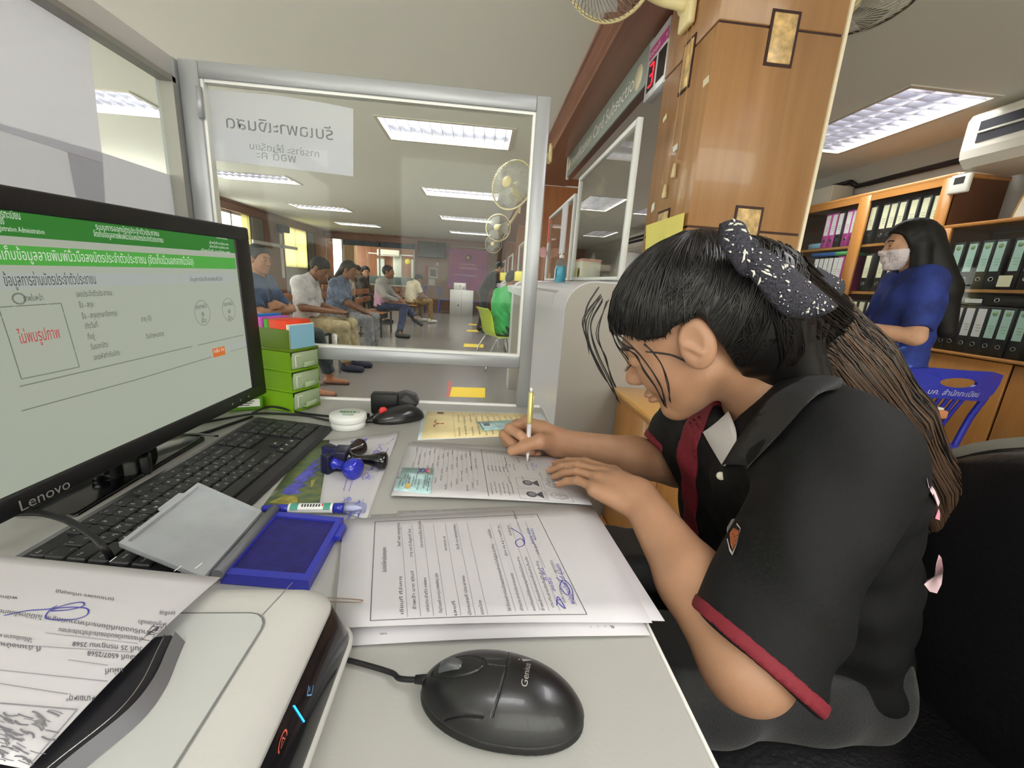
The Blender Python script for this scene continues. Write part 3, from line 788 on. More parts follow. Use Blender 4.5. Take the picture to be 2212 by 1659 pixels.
obj('print', mb, mat('brown_print', (112,92,74), .8), t, world=True); obj('red_emblem', rd, mat('red_brown_print', (166,90,60), .8), t, world=True)
t, s = card([(1030,911),(1110,907),(1122,924),(1043,930)], .0035, .0012, 'pale blue identity card lying on the cream certificate', False)
s.build('white_edge', mat('card_white', (236,238,238), .35), t, 2, .002, 2) if False else None
mb = MB(); s.put(mb, [(.12,.25),(.28,.25),(.28,.55),(.12,.55)], [(0,1,2,3)], .0004)
s.put(mb, [(.02,.1),(.05,.1),(.05,.95),(.02,.95)], [(0,1,2,3)], .0004)
for i in range(6): upline(s, mb, .45+.08*i, .85, .6, TH[i][:9], .004)
obj('print', mb, mat('slate_print', (110,120,128), .7), t, world=True)

# ---- stained paper and picture below the stamps
c = [PZ(716,952,D+.0004), PZ(752,940,D+.0004), PZ(736,1090,D+.0004), PZ(566,1092,D+.0004)]
s = Sheet([PZ(672,952,D+.0005), PZ(752,948,D+.0005), PZ(706,1092,D+.0005), PZ(568,1092,D+.0005)])
t = thing('picture_card', 'olive green picture card with blue iris petals beside the keyboard', 'picture', s.at(.5,.5))
s.build('card', mat('olive_picture', (112,118,70), .35, rgb2=(66,88,72), vscale=34, coat=.2, vstretch=(1,2.4,1)), t, 4, .0004, 4)
pe = MB(); ye = MB()
def petal(m, pts, lf): s.put(m, pts, [list(range(len(pts)))], lf)
for pts in ([(.30,.58),(.40,.40),(.52,.34),(.44,.46),(.62,.42),(.48,.53),(.66,.52),(.50,.60),(.60,.62),(.40,.68),(.22,.70)],[(.18,.78),(.36,.66),(.50,.68),(.40,.74),(.55,.76),(.38,.82),(.50,.86),(.30,.88),(.15,.86)],[(.5,.28),(.62,.2),(.6,.3)]): petal(pe, pts, .0005)
for pts in ([(.06,.97),(.22,.89),(.46,.90),(.52,.97),(.4,.99)],[(.55,.70),(.64,.66),(.62,.8)]): petal(ye, pts, .0004)
obj('iris_petals', pe, mat('iris_blue', (92,92,190), .4, var=.25, vscale=60), t, world=True); obj('yellow_leaf', ye, mat('leaf_yellow', (160,152,74), .4, var=.2, vscale=60), t, world=True)
s = Sheet([PZ(712,950,D+.0012), PZ(862,933,D+.0022), PZ(792,1122,D+.0012), PZ(690,1090,D+.0012)], lambda a,b: .004*max(0,a-.8)*max(0,.4-b)*8)
t = thing('stained_paper', 'white paper blotted with blue ink under the rubber stamps', 'paper', s.at(.5,.5))
s.build('sheet', PAPER, t, 10, .0004, 10)
mb = MB(); b2 = MB(); random.seed(5)
for k in range(46):
    a, b = (random.uniform(.72,.97), random.uniform(.12,.62)) if k < 30 else (random.uniform(.45,.9), random.uniform(.86,.99))
    s.pen(mb if k%3 else b2, [(a,b),(a+random.uniform(-.08,.05),b+random.uniform(-.03,.06)),(a+random.uniform(-.1,.03),b+random.uniform(0,.09))], random.choice((.0008,.0012,.0024)), .0006, 3)
s.put(b2, [(.30,.08),(.55,.06),(.52,.12),(.34,.14)], [(0,1,2,3)], .0004)
for k in range(2): upline(s, b2, .42+.10*k, .80, .15, 'เจ้าพนักงาน', .006)
s.pen(b2, [(.66,.62),(.72,.58),(.75,.64),(.68,.66),(.66,.62),(.7,.6)], .001)
obj('ink_blots', mb, BLUEINKL, t, world=True)['kind'] = 'stuff'; obj('ink_marks', b2, mat('mid_blue_ink', (104,104,196), .7), t, world=True)['kind'] = 'stuff'

# ---- rubber stamps
def stamp(name, label, p0, p1, block, handle, mblock, mh):
    """handle turned about its own axis from p0 (block) to p1 (knob)"""
    ax = (p1-p0); L = ax.length; q = ax.to_track_quat('Z','Y').to_matrix().to_4x4()
    M = Matrix.Translation(p0) @ q
    t = thing(name, label, 'stamp', M=M)
    w, d, h = block
    obj('block', MB().bbox((-w,-d,-h),(w,d,0), .002, 2), mblock, t)
    obj('rubber_face', MB().box((-w*.95,-d*.95,-h-.003),(w*.95,d*.95,-h)), mat('inked_rubber', (34,32,84), .7), t)
    obj('handle', MB().lathe([(r, z*L) for r, z in handle], 20), mh, t)
    return t
NAVY = mat('navy_block', (24,24,52), .35)
hd = [(.013,0),(.013,.05),(.008,.10),(.009,.14),(.0065,.2),(.0065,.34),(.009,.55),(.0135,.76),(.0155,.86),(.014,.95),(.008,.995),(0,1)]
stamp('rubber_stamp', 'rubber stamp with black turned handle lying on the stained paper, nearer one', PZ(752,990,D+.020), PZ(838,996,D+.016), (.017,.017,.018), hd, NAVY, BLKG)
stamp('rubber_stamp', 'rubber stamp with dark handle behind the nearer black stamp', PZ(725,984,D+.018), PZ(785,962,D+.018), (.013,.02,.014), hd, NAVY, mat('brown_black', (34,24,20), .18, coat=.4))
p = PZ(765,1013,D+.0165); q = PZ(722,1000,D+.018)
stamp('rubber_stamp', 'rubber stamp with round blue knob on the stained paper', q, q+(p-q)*1.25, (.014,.016,.012), [(.010,0),(.010,.1),(.007,.15),(.007,.45),(.012,.52),(.0165,.66),(.0175,.8),(.0165,.92),(.011,.985),(0,1.0)], NAVY, mat('blue_knob', (38,46,170), .2, coat=.3))

# ---- marker pen
a, b = PZ(567,1099,D+.0085), PZ(792,1097,D+.0085)
ax = b-a; L = ax.length; M = Matrix.Translation(a) @ ax.to_track_quat('Z','Y').to_matrix().to_4x4()
t = thing('marker_pen', 'blue and white marker pen with clear cap behind the ink pad', 'pen', M=M)
NB = mat('pen_blue', (36,44,160), .3, coat=.3)
obj('tail', MB().lathe([(0,0),(.0045,.0),(.005,.002),(.0058,.03*1),(.0058,.033)], 14), NB, t)
obj('barrel', MB().lathe([(.0066,.033),(.0068,.035),(.0068,.088),(.0066,.09)], 16), mat('pen_white', (230,232,230), .35), t)
obj('grip_ring', MB().lathe([(.0069,.09),(.0069,.104)], 16), NB, t)
obj('cap', MB().lathe([(.0078,.104),(.0078,L-.006),(.006,L-.001),(0,L)], 16), pane('clear_plastic', (226,230,250), .12, .05, 1.2), t)
obj('nib_holder', MB().lathe([(.004,.104),(.004,.118),(.0015,.126),(0,.127)], 10), mat('pale_nib', (224,226,236), .4), t)
up = M.inverted().to_3x3() @ Vector((.35,-.35,.87)); up.z = 0; up.normalize(); sd = Vector((0,0,1)).cross(up)
def wrap(mb, z0, z1, w0, w1, r=.00695):
    n = 4; vs = []
    for i in range(n+1):
        an = w0+(w1-w0)*i/n; d = up*math.cos(an)+sd*math.sin(an)
        vs += [tuple(d*r+Vector((0,0,z0))), tuple(d*r+Vector((0,0,z1)))]
    return mb.add(vs, [(2*i,2*i+1,2*i+3,2*i+2) for i in range(n)], True)
obj('green_label', wrap(MB(), .036,.046,-.9,.9), mat('label_green', (70,150,130), .5), t); obj('green_label', wrap(MB(), .078,.087,-.9,.9), mat('label_green'), t)
g2 = MB(); 
for i in range(7): wrap(g2, .050+.0036*i, .0522+.0036*i, -.3, .35)
wrap(g2, .036,.087,-1.0,-.93); wrap(g2,.036,.087,.93,1.0); obj('label_print', g2, INK, t)
obj('label_mark', wrap(MB(), .0755,.0775,-.4,.2), mat('label_red', (200,50,50), .5), t)

# ---- blue ink pad with its lid folded open onto the keyboard
a = PZ(742,1118,D+.013); b = PZ(666,1254,D+.013); c = PZ(474,1238,D+.013); d = PZ(592,1104,D+.013)
t = thing('ink_pad', 'dark blue ink pad with its clear lid folded open over the keyboard', 'ink pad', (0,0,0))
BP = mat('pad_blue', (52,58,176), .35, coat=.1)
def inset(P, k): 
    m_ = sum(P, Vector())/len(P); return [m_+(p-m_)*k for p in P]
def slab(mb, top, h):
    lo = [p-Vector((0,0,h)) for p in top]; n = len(top)
    return mb.add(top+lo, [list(range(n)),list(range(n,2*n))[::-1]]+[(i,n+i,n+(i+1)%n,(i+1)%n) for i in range(n)])
o = [a,b,c,d]; i_ = inset(o,.84)
tab = [a+(b-a)*.1, a+(b-a)*.32]
mb = slab(MB(), [p-Vector((0,0,.004)) for p in o], .0085)
for k in range(4):
    k2 = (k+1)%4; mb.add([o[k],o[k2],i_[k2],i_[k], *[p-Vector((0,0,.004)) for p in (o[k],o[k2],i_[k2],i_[k])]], [(0,1,2,3),(0,4,5,1),(3,2,6,7)])
out = (a-d).normalized()*.007
slab(mb, [tab[0]+out-Vector((0,0,.002)), tab[1]+out-Vector((0,0,.002)), tab[1]-Vector((0,0,.002)), tab[0]-Vector((0,0,.002))], .006)
obj('tray', mb, BP, t)
obj('felt', slab(MB(), [p-Vector((0,0,.0025)) for p in i_], .002), mat('inked_felt', (38,34,112), .65, var=.12, vscale=60, bump=.3, bscale=900), t)
LIDM = mat('frosted_lid', (176,180,186), .38, var=.06, vscale=14, coat=.15)
h0, h1 = PZ(590,1103,D+.014), PZ(474,1236,D+.014)
obj('hinge', MB().tube([h0+Vector((0,.004,0)), h1-Vector((0,.004,0))], .006, 12), mat('hinge_grey', (112,114,120), .4), t)
L0, L1 = PZ(428,1042,D+.036), PZ(256,1172,D+.036)
hh0, hh1 = PZ(566,1103,D+.017), PZ(440,1246,D+.017)
o = [L0, L1, hh1, hh0]; i_ = inset(o,.9)
mb = slab(MB(), [p-Vector((0,0,.004)) for p in o], .0015)
for k in range(4):
    k2 = (k+1)%4; mb.add([o[k],o[k2],i_[k2],i_[k], *[p-Vector((0,0,.005)) for p in (o[k],o[k2],i_[k2],i_[k])]], [(0,1,2,3),(0,4,5,1),(3,2,6,7)])
obj('lid', mb, LIDM, t)
mb = MB()
for e in (.022,):
    pass
slab(mb, [L0+(L1-L0)*.22+Vector((-.006,0,0)), L0+(L1-L0)*.5+Vector((-.006,0,0)), L0+(L1-L0)*.5, L0+(L1-L0)*.22], .003)
obj('lid_tab', mb, LIDM, t)

# ---- round jar
p = PZ(753,921,D)
t = thing('round_tub', 'low round white tub with green lettered lid behind the keyboard end', 'tub', p)
obj('tub', MB().lathe([(.033,0),(.0345,.002),(.0345,.016),(.0335,.016)], 32), mat('tub_white', (232,234,232), .35), t)
obj('lid', MB().lathe([(.0335,.0155),(.0365,.0155),(.0375,.017),(.0375,.0275),(.0365,.029),(0,.0292)], 32), mat('tub_white'), t)
mb = MB(); random.seed(2)
for i in range(5): mb.add([(-.021+.007*i+random.uniform(-.001,.001),.006+random.uniform(-.002,.002),.0296),(-.015+.007*i,.005,.0296),(-.016+.007*i,.014,.0296),(-.020+.007*i,.012,.0296)], [(0,1,2,3)])
text(mb, 'สมุนไพร', .010, (-.02,.0035,.0293), (1,.05,0), (-.05,1,0), width=.042)
for i in range(3): mb.box((-.012+.002*i,-.004-.004*i,.0292),(.014,-.0031-.004*i,.0295))
obj('lettering', mb, mat('leaf_green_print', (48,130,70), .6), t)

# ---- black mouse and webcam at the far side
def small_mouse(label, p, ang, L, W, H, name='computer_mouse'):
    M = Matrix.Translation(p) @ Matrix.Rotation(ang, 4, 'Z')
    t = thing(name, label, 'mouse', M=M)
    def fn(P):
        d = vell(P, (.004,0,.0), (L/2,W/2,H)); d = sI(d, vell(P, (L*.62,0,0), (L*1.12,W*.8,H*1.02)), .006)
        return sI(d, -P[:,2], .003)
    obj('shell', nets(fn, (-L*.6,-W*.6,-.004), (L*.6,W*.6,H+.004), .0016), mat('mouse_black', (24,24,26), .3, coat=.15), t)
    return t, fn
a, b = PZ(802,914,D), PZ(910,902,D)
t, fn = small_mouse('small black mouse with red wheel beside the cream certificate', (a+b)/2+Vector((0,0,.0015)), math.atan2((b-a).y,(b-a).x), .118, .062, .036)
obj('scroll_wheel', MB().lathe([(.003,-.003),(.0085,-.003),(.0095,0),(.0085,.003),(.003,.003)], 16, Matrix.Translation((-.031,0,.024)) @ Matrix.Rotation(math.pi/2,4,'X')), mat('red_wheel', (206,52,50), .4), t)
obj('seam', MB().tube(spline([(-.055,-.018,.008),(-.02,-.0305,.012),(.02,-.0315,.014),(.045,-.022,.014)],5), .0006, 5), mat('seam_black', (6,6,7), .6), t)
p = PZ(832,892,D)
t = thing('webcam', 'black box shaped webcam behind the small black mouse', 'webcam', p, math.radians(4))
obj('body', MB().bbox((-.031,-.012,.002),(.031,.02,.049), .004, 2), mat('webcam_black', (14,14,15), .5), t)
obj('clamp', MB().prism([(.006,0),(.07,.014),(.078,.026),(.070,.044),(.048,.052),(.03,.047),(.03,.03)], .0, .026, 'Y'), mat('webcam_grey', (52,52,54), .4), t)
obj('clamp_pad', MB().prism([(.036,.034),(.062,.020),(.07,.026),(.05,.046)], -.004, .002, 'Y'), mat('webcam_light', (78,78,80), .4), t)
obj('foot', MB().box((-.028,-.01,-.0008),(.03,.018,.003)), BLK, t)
# cables
def cable(label, pts, r=.0024, name='cable', cat='cable'):
    return tag(obj(name, MB().tube(spline(pts, 8), r, 8), RUB), label, cat)
cable('thin black cable from the small mouse running behind the white tub', [PZ(806,912,D+.009), PZ(780,912,D+.004), PZ(735,912,D+.003), PZ(690,904,D+.003), PZ(655,897,D+.003), PZ(560,893,D+.004), PZ(480,905,D+.003), PZ(430,915,D+.003)])
w = cable('black cable with square plug running from webcam past the drawer tower', [PZ(822,888,D+.012), PZ(800,902,D+.006), PZ(780,904,D+.004), PZ(700,898,D+.003), PZ(640,890,D+.003), PZ(600,880,D+.010), PZ(575,880,D+.012), PZ(545,893,D+.02)])
obj('plug', MB().bbox(PZ(768,906,D)+Vector((-.006,-.006,0)), PZ(792,904,D)+Vector((.006,.006,.012)), .002, 1), BLK, w, world=True)
cable('black cable looping on the desk below the monitor middle', [PZ(370,945,D+.003), PZ(430,938,D+.003), PZ(500,915,D+.003), PZ(545,900,D+.003)], .003)
cable('thin dark cable crossing the desk under the monitor', [PZ(300,1000,D+.003), PZ(345,948,D+.003), PZ(420,938,D+.006), PZ(470,942,D+.02)], .002)
cable('black cable arching from the left over the keyboard corner', [PZ(-60,1118,D+.03), PZ(0,1111,D+.036), PZ(75,1107,D+.044), PZ(140,1122,D+.046), PZ(195,1155,D+.043), PZ(225,1185,D+.036), PZ(238,1205,D+.02), PZ(240,1225,D+.006)], .0035)
# adapters and clutter under the monitor
p = PZ(262,1030,D)
t = thing('power_adapter', 'cluster of black plugs on the desk under the monitor', 'adapter', p, .5)
obj('body', MB().bbox((-.03,-.015,0),(.0,.02,.034), .004), BLKG, t); obj('plug', MB().bbox((.005,-.012,0),(.02,.012,.026), .003), mat('dark_grey_plug', (70,72,66), .4), t); obj('plug', MB().bbox((.024,-.01,0),(.036,.012,.03), .003), BLK, t)
# ================================================================== monitor
yaw, tilt = 1.49, .042
MU = Vector((math.cos(yaw), math.sin(yaw), 0)); MN = Vector((math.sin(yaw), -math.cos(yaw), 0))
MV = Vector((0,0,1))*math.cos(tilt)-MN*math.sin(tilt)
MO = Vector((-.455, .907, .862)); MWD, MHT = .53, .34
Mm = Matrix.Identity(4)
for i in range(3): Mm[i][0], Mm[i][1], Mm[i][2], Mm[i][3] = MU[i], MV[i], MN[i], MO[i]
MON = thing('monitor', 'black desktop monitor showing a green headed form at the left of the desk', 'monitor', M=Mm)
def S(x, y):
    d = _ray(x, y); k = ((MO-CO).dot(MN))/d.dot(MN); q = CO+d*k-MO
    return Vector((q.dot(MU), q.dot(MV), 0))
sTR, sBR = S(514,516), S(552,834)
X1 = (sTR.x+sBR.x)/2; Y1_, Y0_ = sTR.y, sBR.y; X0 = -MWD+.016
Y0_ = max(Y0_, .022)
b = MB()
for a0, a1 in (((-MWD,Y1_,-.004),(0,MHT,.0)),((-MWD,0,-.004),(0,Y0_,.0)),((X1,Y0_,-.004),(0,Y1_,.0)),((-MWD,Y0_,-.004),(X0,Y1_,.0))): b.box(a0,a1)
BEZ = mat('monitor_bezel', (26,26,28), .42, bump=.15, bscale=900)
obj('bezel', MB().bbox((-MWD,Y1_,-.012),(0,MHT,.0), .003), BEZ, MON)
obj('bezel', MB().bbox((-MWD,0,-.012),(0,Y0_,.0), .003), BEZ, MON)
obj('bezel', MB().bbox((X1,Y0_-.002,-.012),(0,Y1_+.002,-.0002), .003), BEZ, MON)
obj('bezel', MB().bbox((-MWD,Y0_-.002,-.012),(X0,Y1_+.002,-.0002), .003), BEZ, MON)
obj('back_shell', MB().bbox((-MWD+.004,.004,-.045),(-.004,MHT-.004,-.010), .012), BEZ, MON)
def glow(name, rgb=(200,200,200), k=1.0):
    if name in _M: return _M[name]
    m = mat(name, (8,8,8), .35); b = m.node_tree.nodes['Principled BSDF']
    b.inputs['Emission Color'].default_value = lin(rgb); b.inputs['Emission Strength'].default_value = k*.78
    return m
obj('screen', MB().box((X0,Y0_,-.009),(X1,Y1_,-.0035)), glow('screen_paper', (168,174,158), 1.0), MON)
def rectp(mb, x0, y0, x1, y1, z): return mb.add([(x0,y0,z),(x1,y0,z),(x1,y1,z),(x0,y1,z)], [(0,1,2,3)])
zz = -.0032
yl = lambda x, y: S(x,y).y
obj('screen_header', rectp(MB(), X0, (yl(0,488)+yl(514,547))/2, X1, Y1_, zz), glow('screen_dark_green', (44,120,44)), MON)
obj('screen_title_bar', rectp(MB(), X0, (yl(0,552)+yl(513,581))/2, X1-.003, (yl(0,508)+yl(512,557))/2, zz), glow('screen_green', (78,164,66)), MON)
g0 = (yl(0,607)+yl(396,609))/2; g1 = (yl(0,570)+yl(396,586))/2
obj('screen_grey_bar', rectp(MB(), X0, g0, S(396,598).x, g1, zz), glow('screen_grey', (168,174,168)), MON)
obj('screen_grey_bar', rectp(MB(), S(403,598).x, g0, S(516,598).x, g1, zz), glow('screen_grey'), MON)
def stext(mb, body, x, y, x2, y2, h, res=1):
    a, b = S(x,y), S(x2,y2); vs, fs = _text_mesh(body, res); x0 = min(p.x for p in vs); x1 = max(p.x for p in vs)
    q = (b.x-a.x)/(x1-x0)
    return mb.add([(a.x+(p.x-x0)*q, (a.y+b.y)/2+p.y*h, zz+.0005) for p in vs], fs)
w = MB()
stext(w, 'ระบบการออกบัตรประจำตัวประชาชน', 220,484, 357,506, .0105); stext(w, 'จัดเก็บข้อมูลลายพิมพ์นิ้วมือลงบัตรประจำตัวประชาชน', 215,499, 366,520, .0105)
stext(w, 'สำนักบริหารการทะเบียน', -60,447, 57,456, .0115); stext(w, 'กรมการปกครอง', -40,462, 22,468, .0115); stext(w, 'Bureau of Registration Administration', -50,477, 108,490, .008)
for k,(a,b) in enumerate((((482,514),(505,517)),((466,524),(507,530)),((466,532),(507,538)),((447,539),(510,547)))): stext(w, 'เจ้าหน้าที่ ทะเบียน ๒๕', a[0],a[1],b[0],b[1], .006)
stext(w, 'จัดเก็บข้อมูลลายพิมพ์นิ้วมือลงบัตรประจำตัวประชาชน (จัดเก็บนิ้วนอกจากนิ้วมือ)', -12,541, 430,569, .0165)
obj('screen_white_text', w, glow('screen_white', (214,226,206)), MON)['kind'] = 'stuff'
w = MB()
stext(w, 'ข้อมูลการอ่านบัตรประจำตัวประชาชน', 17,600, 216,602, .0175)
stext(w, 'ข้อมูลการจัดเก็บลายพิมพ์นิ้วมือ', 421,603, 492,604, .009)
stext(w, 'ภาพใบหน้า', 56,634, 99,633, .009)
for body,a,b in (('เลขประจำตัวประชาชน :',(172,628),(254,628)),('ชื่อ - สกุล :',(177,652),(212,651)),('ชื่อ - สกุล(ภาษาอังกฤษ) :',(182,675),(263,672)),('เกิดวันที่ :',(188,697),(220,695)),('ที่อยู่ :',(193,720),(212,719)),('วันออกบัตร :',(198,742),(240,738)),('เลขรหัสกำกับบัตร :',(204,764),(265,757)),('อายุ (ปี)',(311,686),(333,684)),('วันบัตรหมดอายุ',(320,723),(359,718)),('คุณภาพนิ้ว',(431,663),(455,661)),('0',(443,681),(449,680)),('นิ้ว',(443,693),(453,692)),('คุณภาพนิ้ว',(492,659),(512,657)),('0',(501,676),(507,675)),('นิ้ว',(501,689),(510,688))):
    stext(w, body, *a, *b, .0098 if body != '0' else .013)
obj('screen_dark_text', w, glow('screen_ink', (62,68,64)), MON)['kind'] = 'stuff'
w = stext(MB(), 'ไม่พบรูปภาพ', 43,724, 133,716, .019, 2); obj('screen_red_text', w, glow('screen_red', (186,56,60)), MON)
w = MB()
def sline(mb, pts, wd=.0011): return stroke(mb, [S(x,y)+Vector((0,0,zz+.0004)) for x,y in pts], wd, (0,0,1))
sline(w, [(0,645),(70,643),(137,641)]); sline(w, [(137,641),(154,710),(171,779)]); sline(w, [(171,779),(110,790),(43,801)]); sline(w, [(43,801),(20,715),(0,645)])
sline(w, [(38,817),(230,780),(420,743)], .0012); sline(w, [(432,741),(533,722)], .0012); sline(w, [(40,870),(290,812),(462,767)], .0012); sline(w, [(503,757),(540,748)], .0008)
for cx, cy, rx, ry in ((445,672,.018,.021),(503,667,.018,.021)):
    c = S(cx,cy); stroke(w, [c+Vector((rx*math.cos(q*.2618),ry*math.sin(q*.2618),zz+.0004)) for q in range(25)], .0009, (0,0,1))
c = S(46,628); stroke(w, [c+Vector((.006*math.cos(q*.5236),.0055*math.sin(q*.5236),zz+.0004)) for q in range(13)], .0018, (0,0,1))
c = S(88,714); w2 = stroke(MB(), [c+Vector((.040*math.cos(q*.2618),.040*math.sin(q*.2618),zz+.0004)) for q in range(25)], .0007, (0,0,1)); obj('screen_circle', w2, glow('screen_faint', (166,174,160)), MON)
obj('screen_lines', w, glow('screen_rule', (112,118,108)), MON)
a, b = S(463,748), S(492,765)
obj('screen_button', rectp(MB(), a.x, (a.y+b.y)/2-.008, b.x, (a.y+b.y)/2+.008, zz+.0004), glow('screen_orange', (208,108,44)), MON)
obj('screen_button_text', stext(MB(), 'กลับ 36', 467,760, 489,754, .009), glow('screen_white'), MON)
a = S(494,742); b = S(540,735)
obj('screen_grey_strip', rectp(MB(), a.x, a.y-.010, X1-.004, a.y-.001, zz+.0002), glow('screen_grey'), MON)
vs, fs = _text_mesh('Lenovo', 3); a, b = S(22,1086), S(135,1043); x0 = min(p.x for p in vs); x1 = max(p.x for p in vs); q = (b.x-a.x)/(x1-x0)
obj('brand_lettering', MB().add([(a.x+(p.x-x0)*q, min(a.y,b.y)*.5+.003+p.y*q*1.0, .0004) for p in vs], fs), mat('silver_lettering', (176,172,168), .4, metal=.3), MON)
bt = MB()
for x, y in ((500,868),(518,860),(536,853)): 
    c = S(x,y); obj('button_mark', MB().box((c.x-.002,Y0_*.5-.003,0),(c.x+.002,Y0_*.5+.001,.0004)), mat('button_grey', (120,120,120), .5), MON)
st = MB().bbox((-.32,-.052,-.075),(-.24,.12,-.045), .006)
obj('stand_neck', st, BLK, MON)
foot = thing('monitor_base', 'x', 'x') if False else None
fm = Mm.inverted()
fb = MB().bbox((-.66,.50,D),(-.50,.76,D+.012), .004); obj('stand_foot', fb, BLKG, MON, world=True)

# ================================================================== keyboard
kBR, kFR, kBL = PZ(572,886,.834), PZ(724,920,.820), PZ(80,1166,.834)
ex = (kBR-kBL); KW = ex.length; ex.normalize()
ey = (kBR-kFR); ey = ey-ex*ey.dot(ex); KD = ey.length; ey.normalize(); ez = ex.cross(ey)
Mk = Matrix.Identity(4)
o_ = kFR-ex*KW
for i in range(3): Mk[i][0], Mk[i][1], Mk[i][2], Mk[i][3] = ex[i], ey[i], ez[i], o_[i]
KB = thing('keyboard', 'black full size keyboard with white Thai and Latin legends beside the monitor', 'keyboard', M=Mk)
KBM = mat('keyboard_black', (34,34,36), .5, bump=.12, bscale=700)
body = MB().prism([(0,-.004),(.022,.0),(KD-.012,.0005),(KD,-.003),(KD,-.013),(0,-.012)], .0, KW, 'X')
obj('body', MB().prism([(0.004,-.008),(.010,-.0035),(.026,.0),(KD-.012,.0005),(KD-.003,-.002),(KD,-.006),(KD,-.011),(0.004,-.009)], .004, KW-.004, 'X'), KBM, KB)
obj('body_end', MB().bbox((0,.006,-.009),(.006,KD-.002,-.001), .003, 1), KBM, KB); obj('body_end', MB().bbox((KW-.006,.006,-.009),(KW,KD-.002,-.001), .003, 1), KBM, KB)
obj('function_strip', MB().box((.012,KD-.046,.0004),(KW-.012,KD-.0445,.0012)), BLK, KB)
u_ = (KW-.022)/22.55; 
kd = (KD-.026-.022-.010)/5.0
KEYM = mat('key_black', (38,38,40), .42, bump=.06, bscale=900)
_kc = {}
def keymesh(w, d):
    k = (round(w,4), round(d,4))
    if k in _kc: return _kc[k]
    r = .0025; b0 = rrect(-w/2,-d/2,w/2,d/2, r, 2); b1 = rrect(-w/2+.0012,-d/2+.0012,w/2-.0012,d/2-.0008, r, 2)
    n = len(b0); mb = MB(); h = .0042
    mb.add([(x,y,0) for x,y in b0]+[(x,y,h*.7) for x,y in b0]+[(x,y,h) for x,y in b1], [(i,(i+1)%n,n+(i+1)%n,n+i) for i in range(n)]+[(n+i,n+(i+1)%n,2*n+(i+1)%n,2*n+i) for i in range(n)]+[list(range(2*n,3*n))])
    me = mb.mesh('key'); me.materials.append(KEYM); _kc[k] = me; return me
LEG = MB()
def key(x, y, w, lab, d=None, h=1):
    d = d or kd; W_ = w*u_-.0016; H_ = d*h-.0018
    o = bpy.data.objects.new('key', keymesh(W_, H_)); COL.objects.link(o); o.parent = KB
    cx = .011+x*u_+w*u_/2; cy = y+d*h/2; o.location = (cx, cy, .0006)
    L = lab.split('|') if lab else []
    for i, s in enumerate(L):
        px_, py_ = [(-W_*.32,H_*.08),(W_*.10,-H_*.30),(W_*.10,H_*.12),(-W_*.32,-H_*.30)][i] if len(L) > 1 else (-W_*.34, -H_*.0)
        sz = .0062 if len(s) == 1 else .0038
        text(LEG, s, sz, (cx+px_, cy+py_, .0049), (1,0,0), (0,1,0), lift=.0002, res=1)
rows_y = [.026+kd*i for i in range(5)]
R = [('`|_ ,1|ๅ ,2|/ ,3|- ,4|ภ ,5|ถ ,6|ุ ,7|ึ ,8|ค ,9|ต ,0|จ ,-|ข ,=|ช ', 'Backspace', 4), ('Q|ๆ ,W|ไ ,E|ำ ,R|พ ,T|ะ ,Y|ั ,U|ี ,I|ร ,O|น ,P|ย ,[|บ ,]|ล ', None, 3), ('A|ฟ ,S|ห ,D|ก ,F|ด ,G|เ ,H|้ ,J|่ ,K|า ,L|ส ,;|ว ,\'|ง ', None, 2), ('Z|ผ ,X|ป ,C|แ ,V|อ ,B|ิ ,N|ื ,M|ท ,<|ม ,>|ใ ,?|ฝ ', None, 1)]
for i, s in enumerate(R[0][0].split(',')): key(i, rows_y[4], 1, s.strip())
key(13, rows_y[4], 2, 'Backspace'); key(0, rows_y[3], 1.5, 'Tab')
for i, s in enumerate(R[1][0].split(',')): key(1.5+i, rows_y[3], 1, s.strip())
key(13.5, rows_y[3], 1.5, '\\|ฃ'); key(0, rows_y[2], 1.75, 'Caps')
for i, s in enumerate(R[2][0].split(',')): key(1.75+i, rows_y[2], 1, s.strip())
key(12.75, rows_y[2], 2.25, 'Enter'); key(0, rows_y[1], 2.25, 'Shift')
for i, s in enumerate(R[3][0].split(',')): key(2.25+i, rows_y[1], 1, s.strip())
key(12.25, rows_y[1], 2.75, 'Shift')
x = 0
for w, s in ((1.25,'Ctrl'),(1.25,'Win'),(1.25,'Alt'),(6.25,''),(1.25,'Alt'),(1.25,'Fn'),(1.25,'Menu'),(1.25,'Ctrl')): key(x, rows_y[0], w, s); x += w
fy = KD-.034
for x, s in [(0,'Esc')]+[(2+i+(.5 if i > 3 else 0)+(.5 if i > 7 else 0),'F%d'%(i+1)) for i in range(12)]+[(15.25+i,n) for i,n in enumerate(('Prt','Scr','Brk'))]+[(18.5+i,'') for i in range(4)]: key(x, fy, 1, s, .0165)
for j, rr in ((4,('Ins','Home','PgUp')),(3,('Del','End','PgDn'))):
    for i, s in enumerate(rr): key(15.25+i, rows_y[j], 1, s)
key(16.25, rows_y[1], 1, '▲'); 
for i, s in enumerate(('◄','▼','►')): key(15.25+i, rows_y[0], 1, s)
for j, rr in ((4,('Num','/','*','-')),(3,('7','8','9')),(2,('4','5','6')),(1,('1','2','3'))):
    for i, s in enumerate(rr): key(18.5+i, rows_y[j], 1, s)
key(18.5, rows_y[0], 2, '0'); key(20.5, rows_y[0], 1, '.'); key(21.5, rows_y[2], 1, '+', h=2); key(21.5, rows_y[0], 1, 'Ent', h=2)
lo = obj('key_legends', LEG, mat('white_legend', (214,216,218), .6), KB); lo['kind'] = 'stuff'
for x in (.03, KW-.05): obj('foot', MB().box((x,KD-.02,-.024),(x+.02,KD-.012,-.012)), BLK, KB)

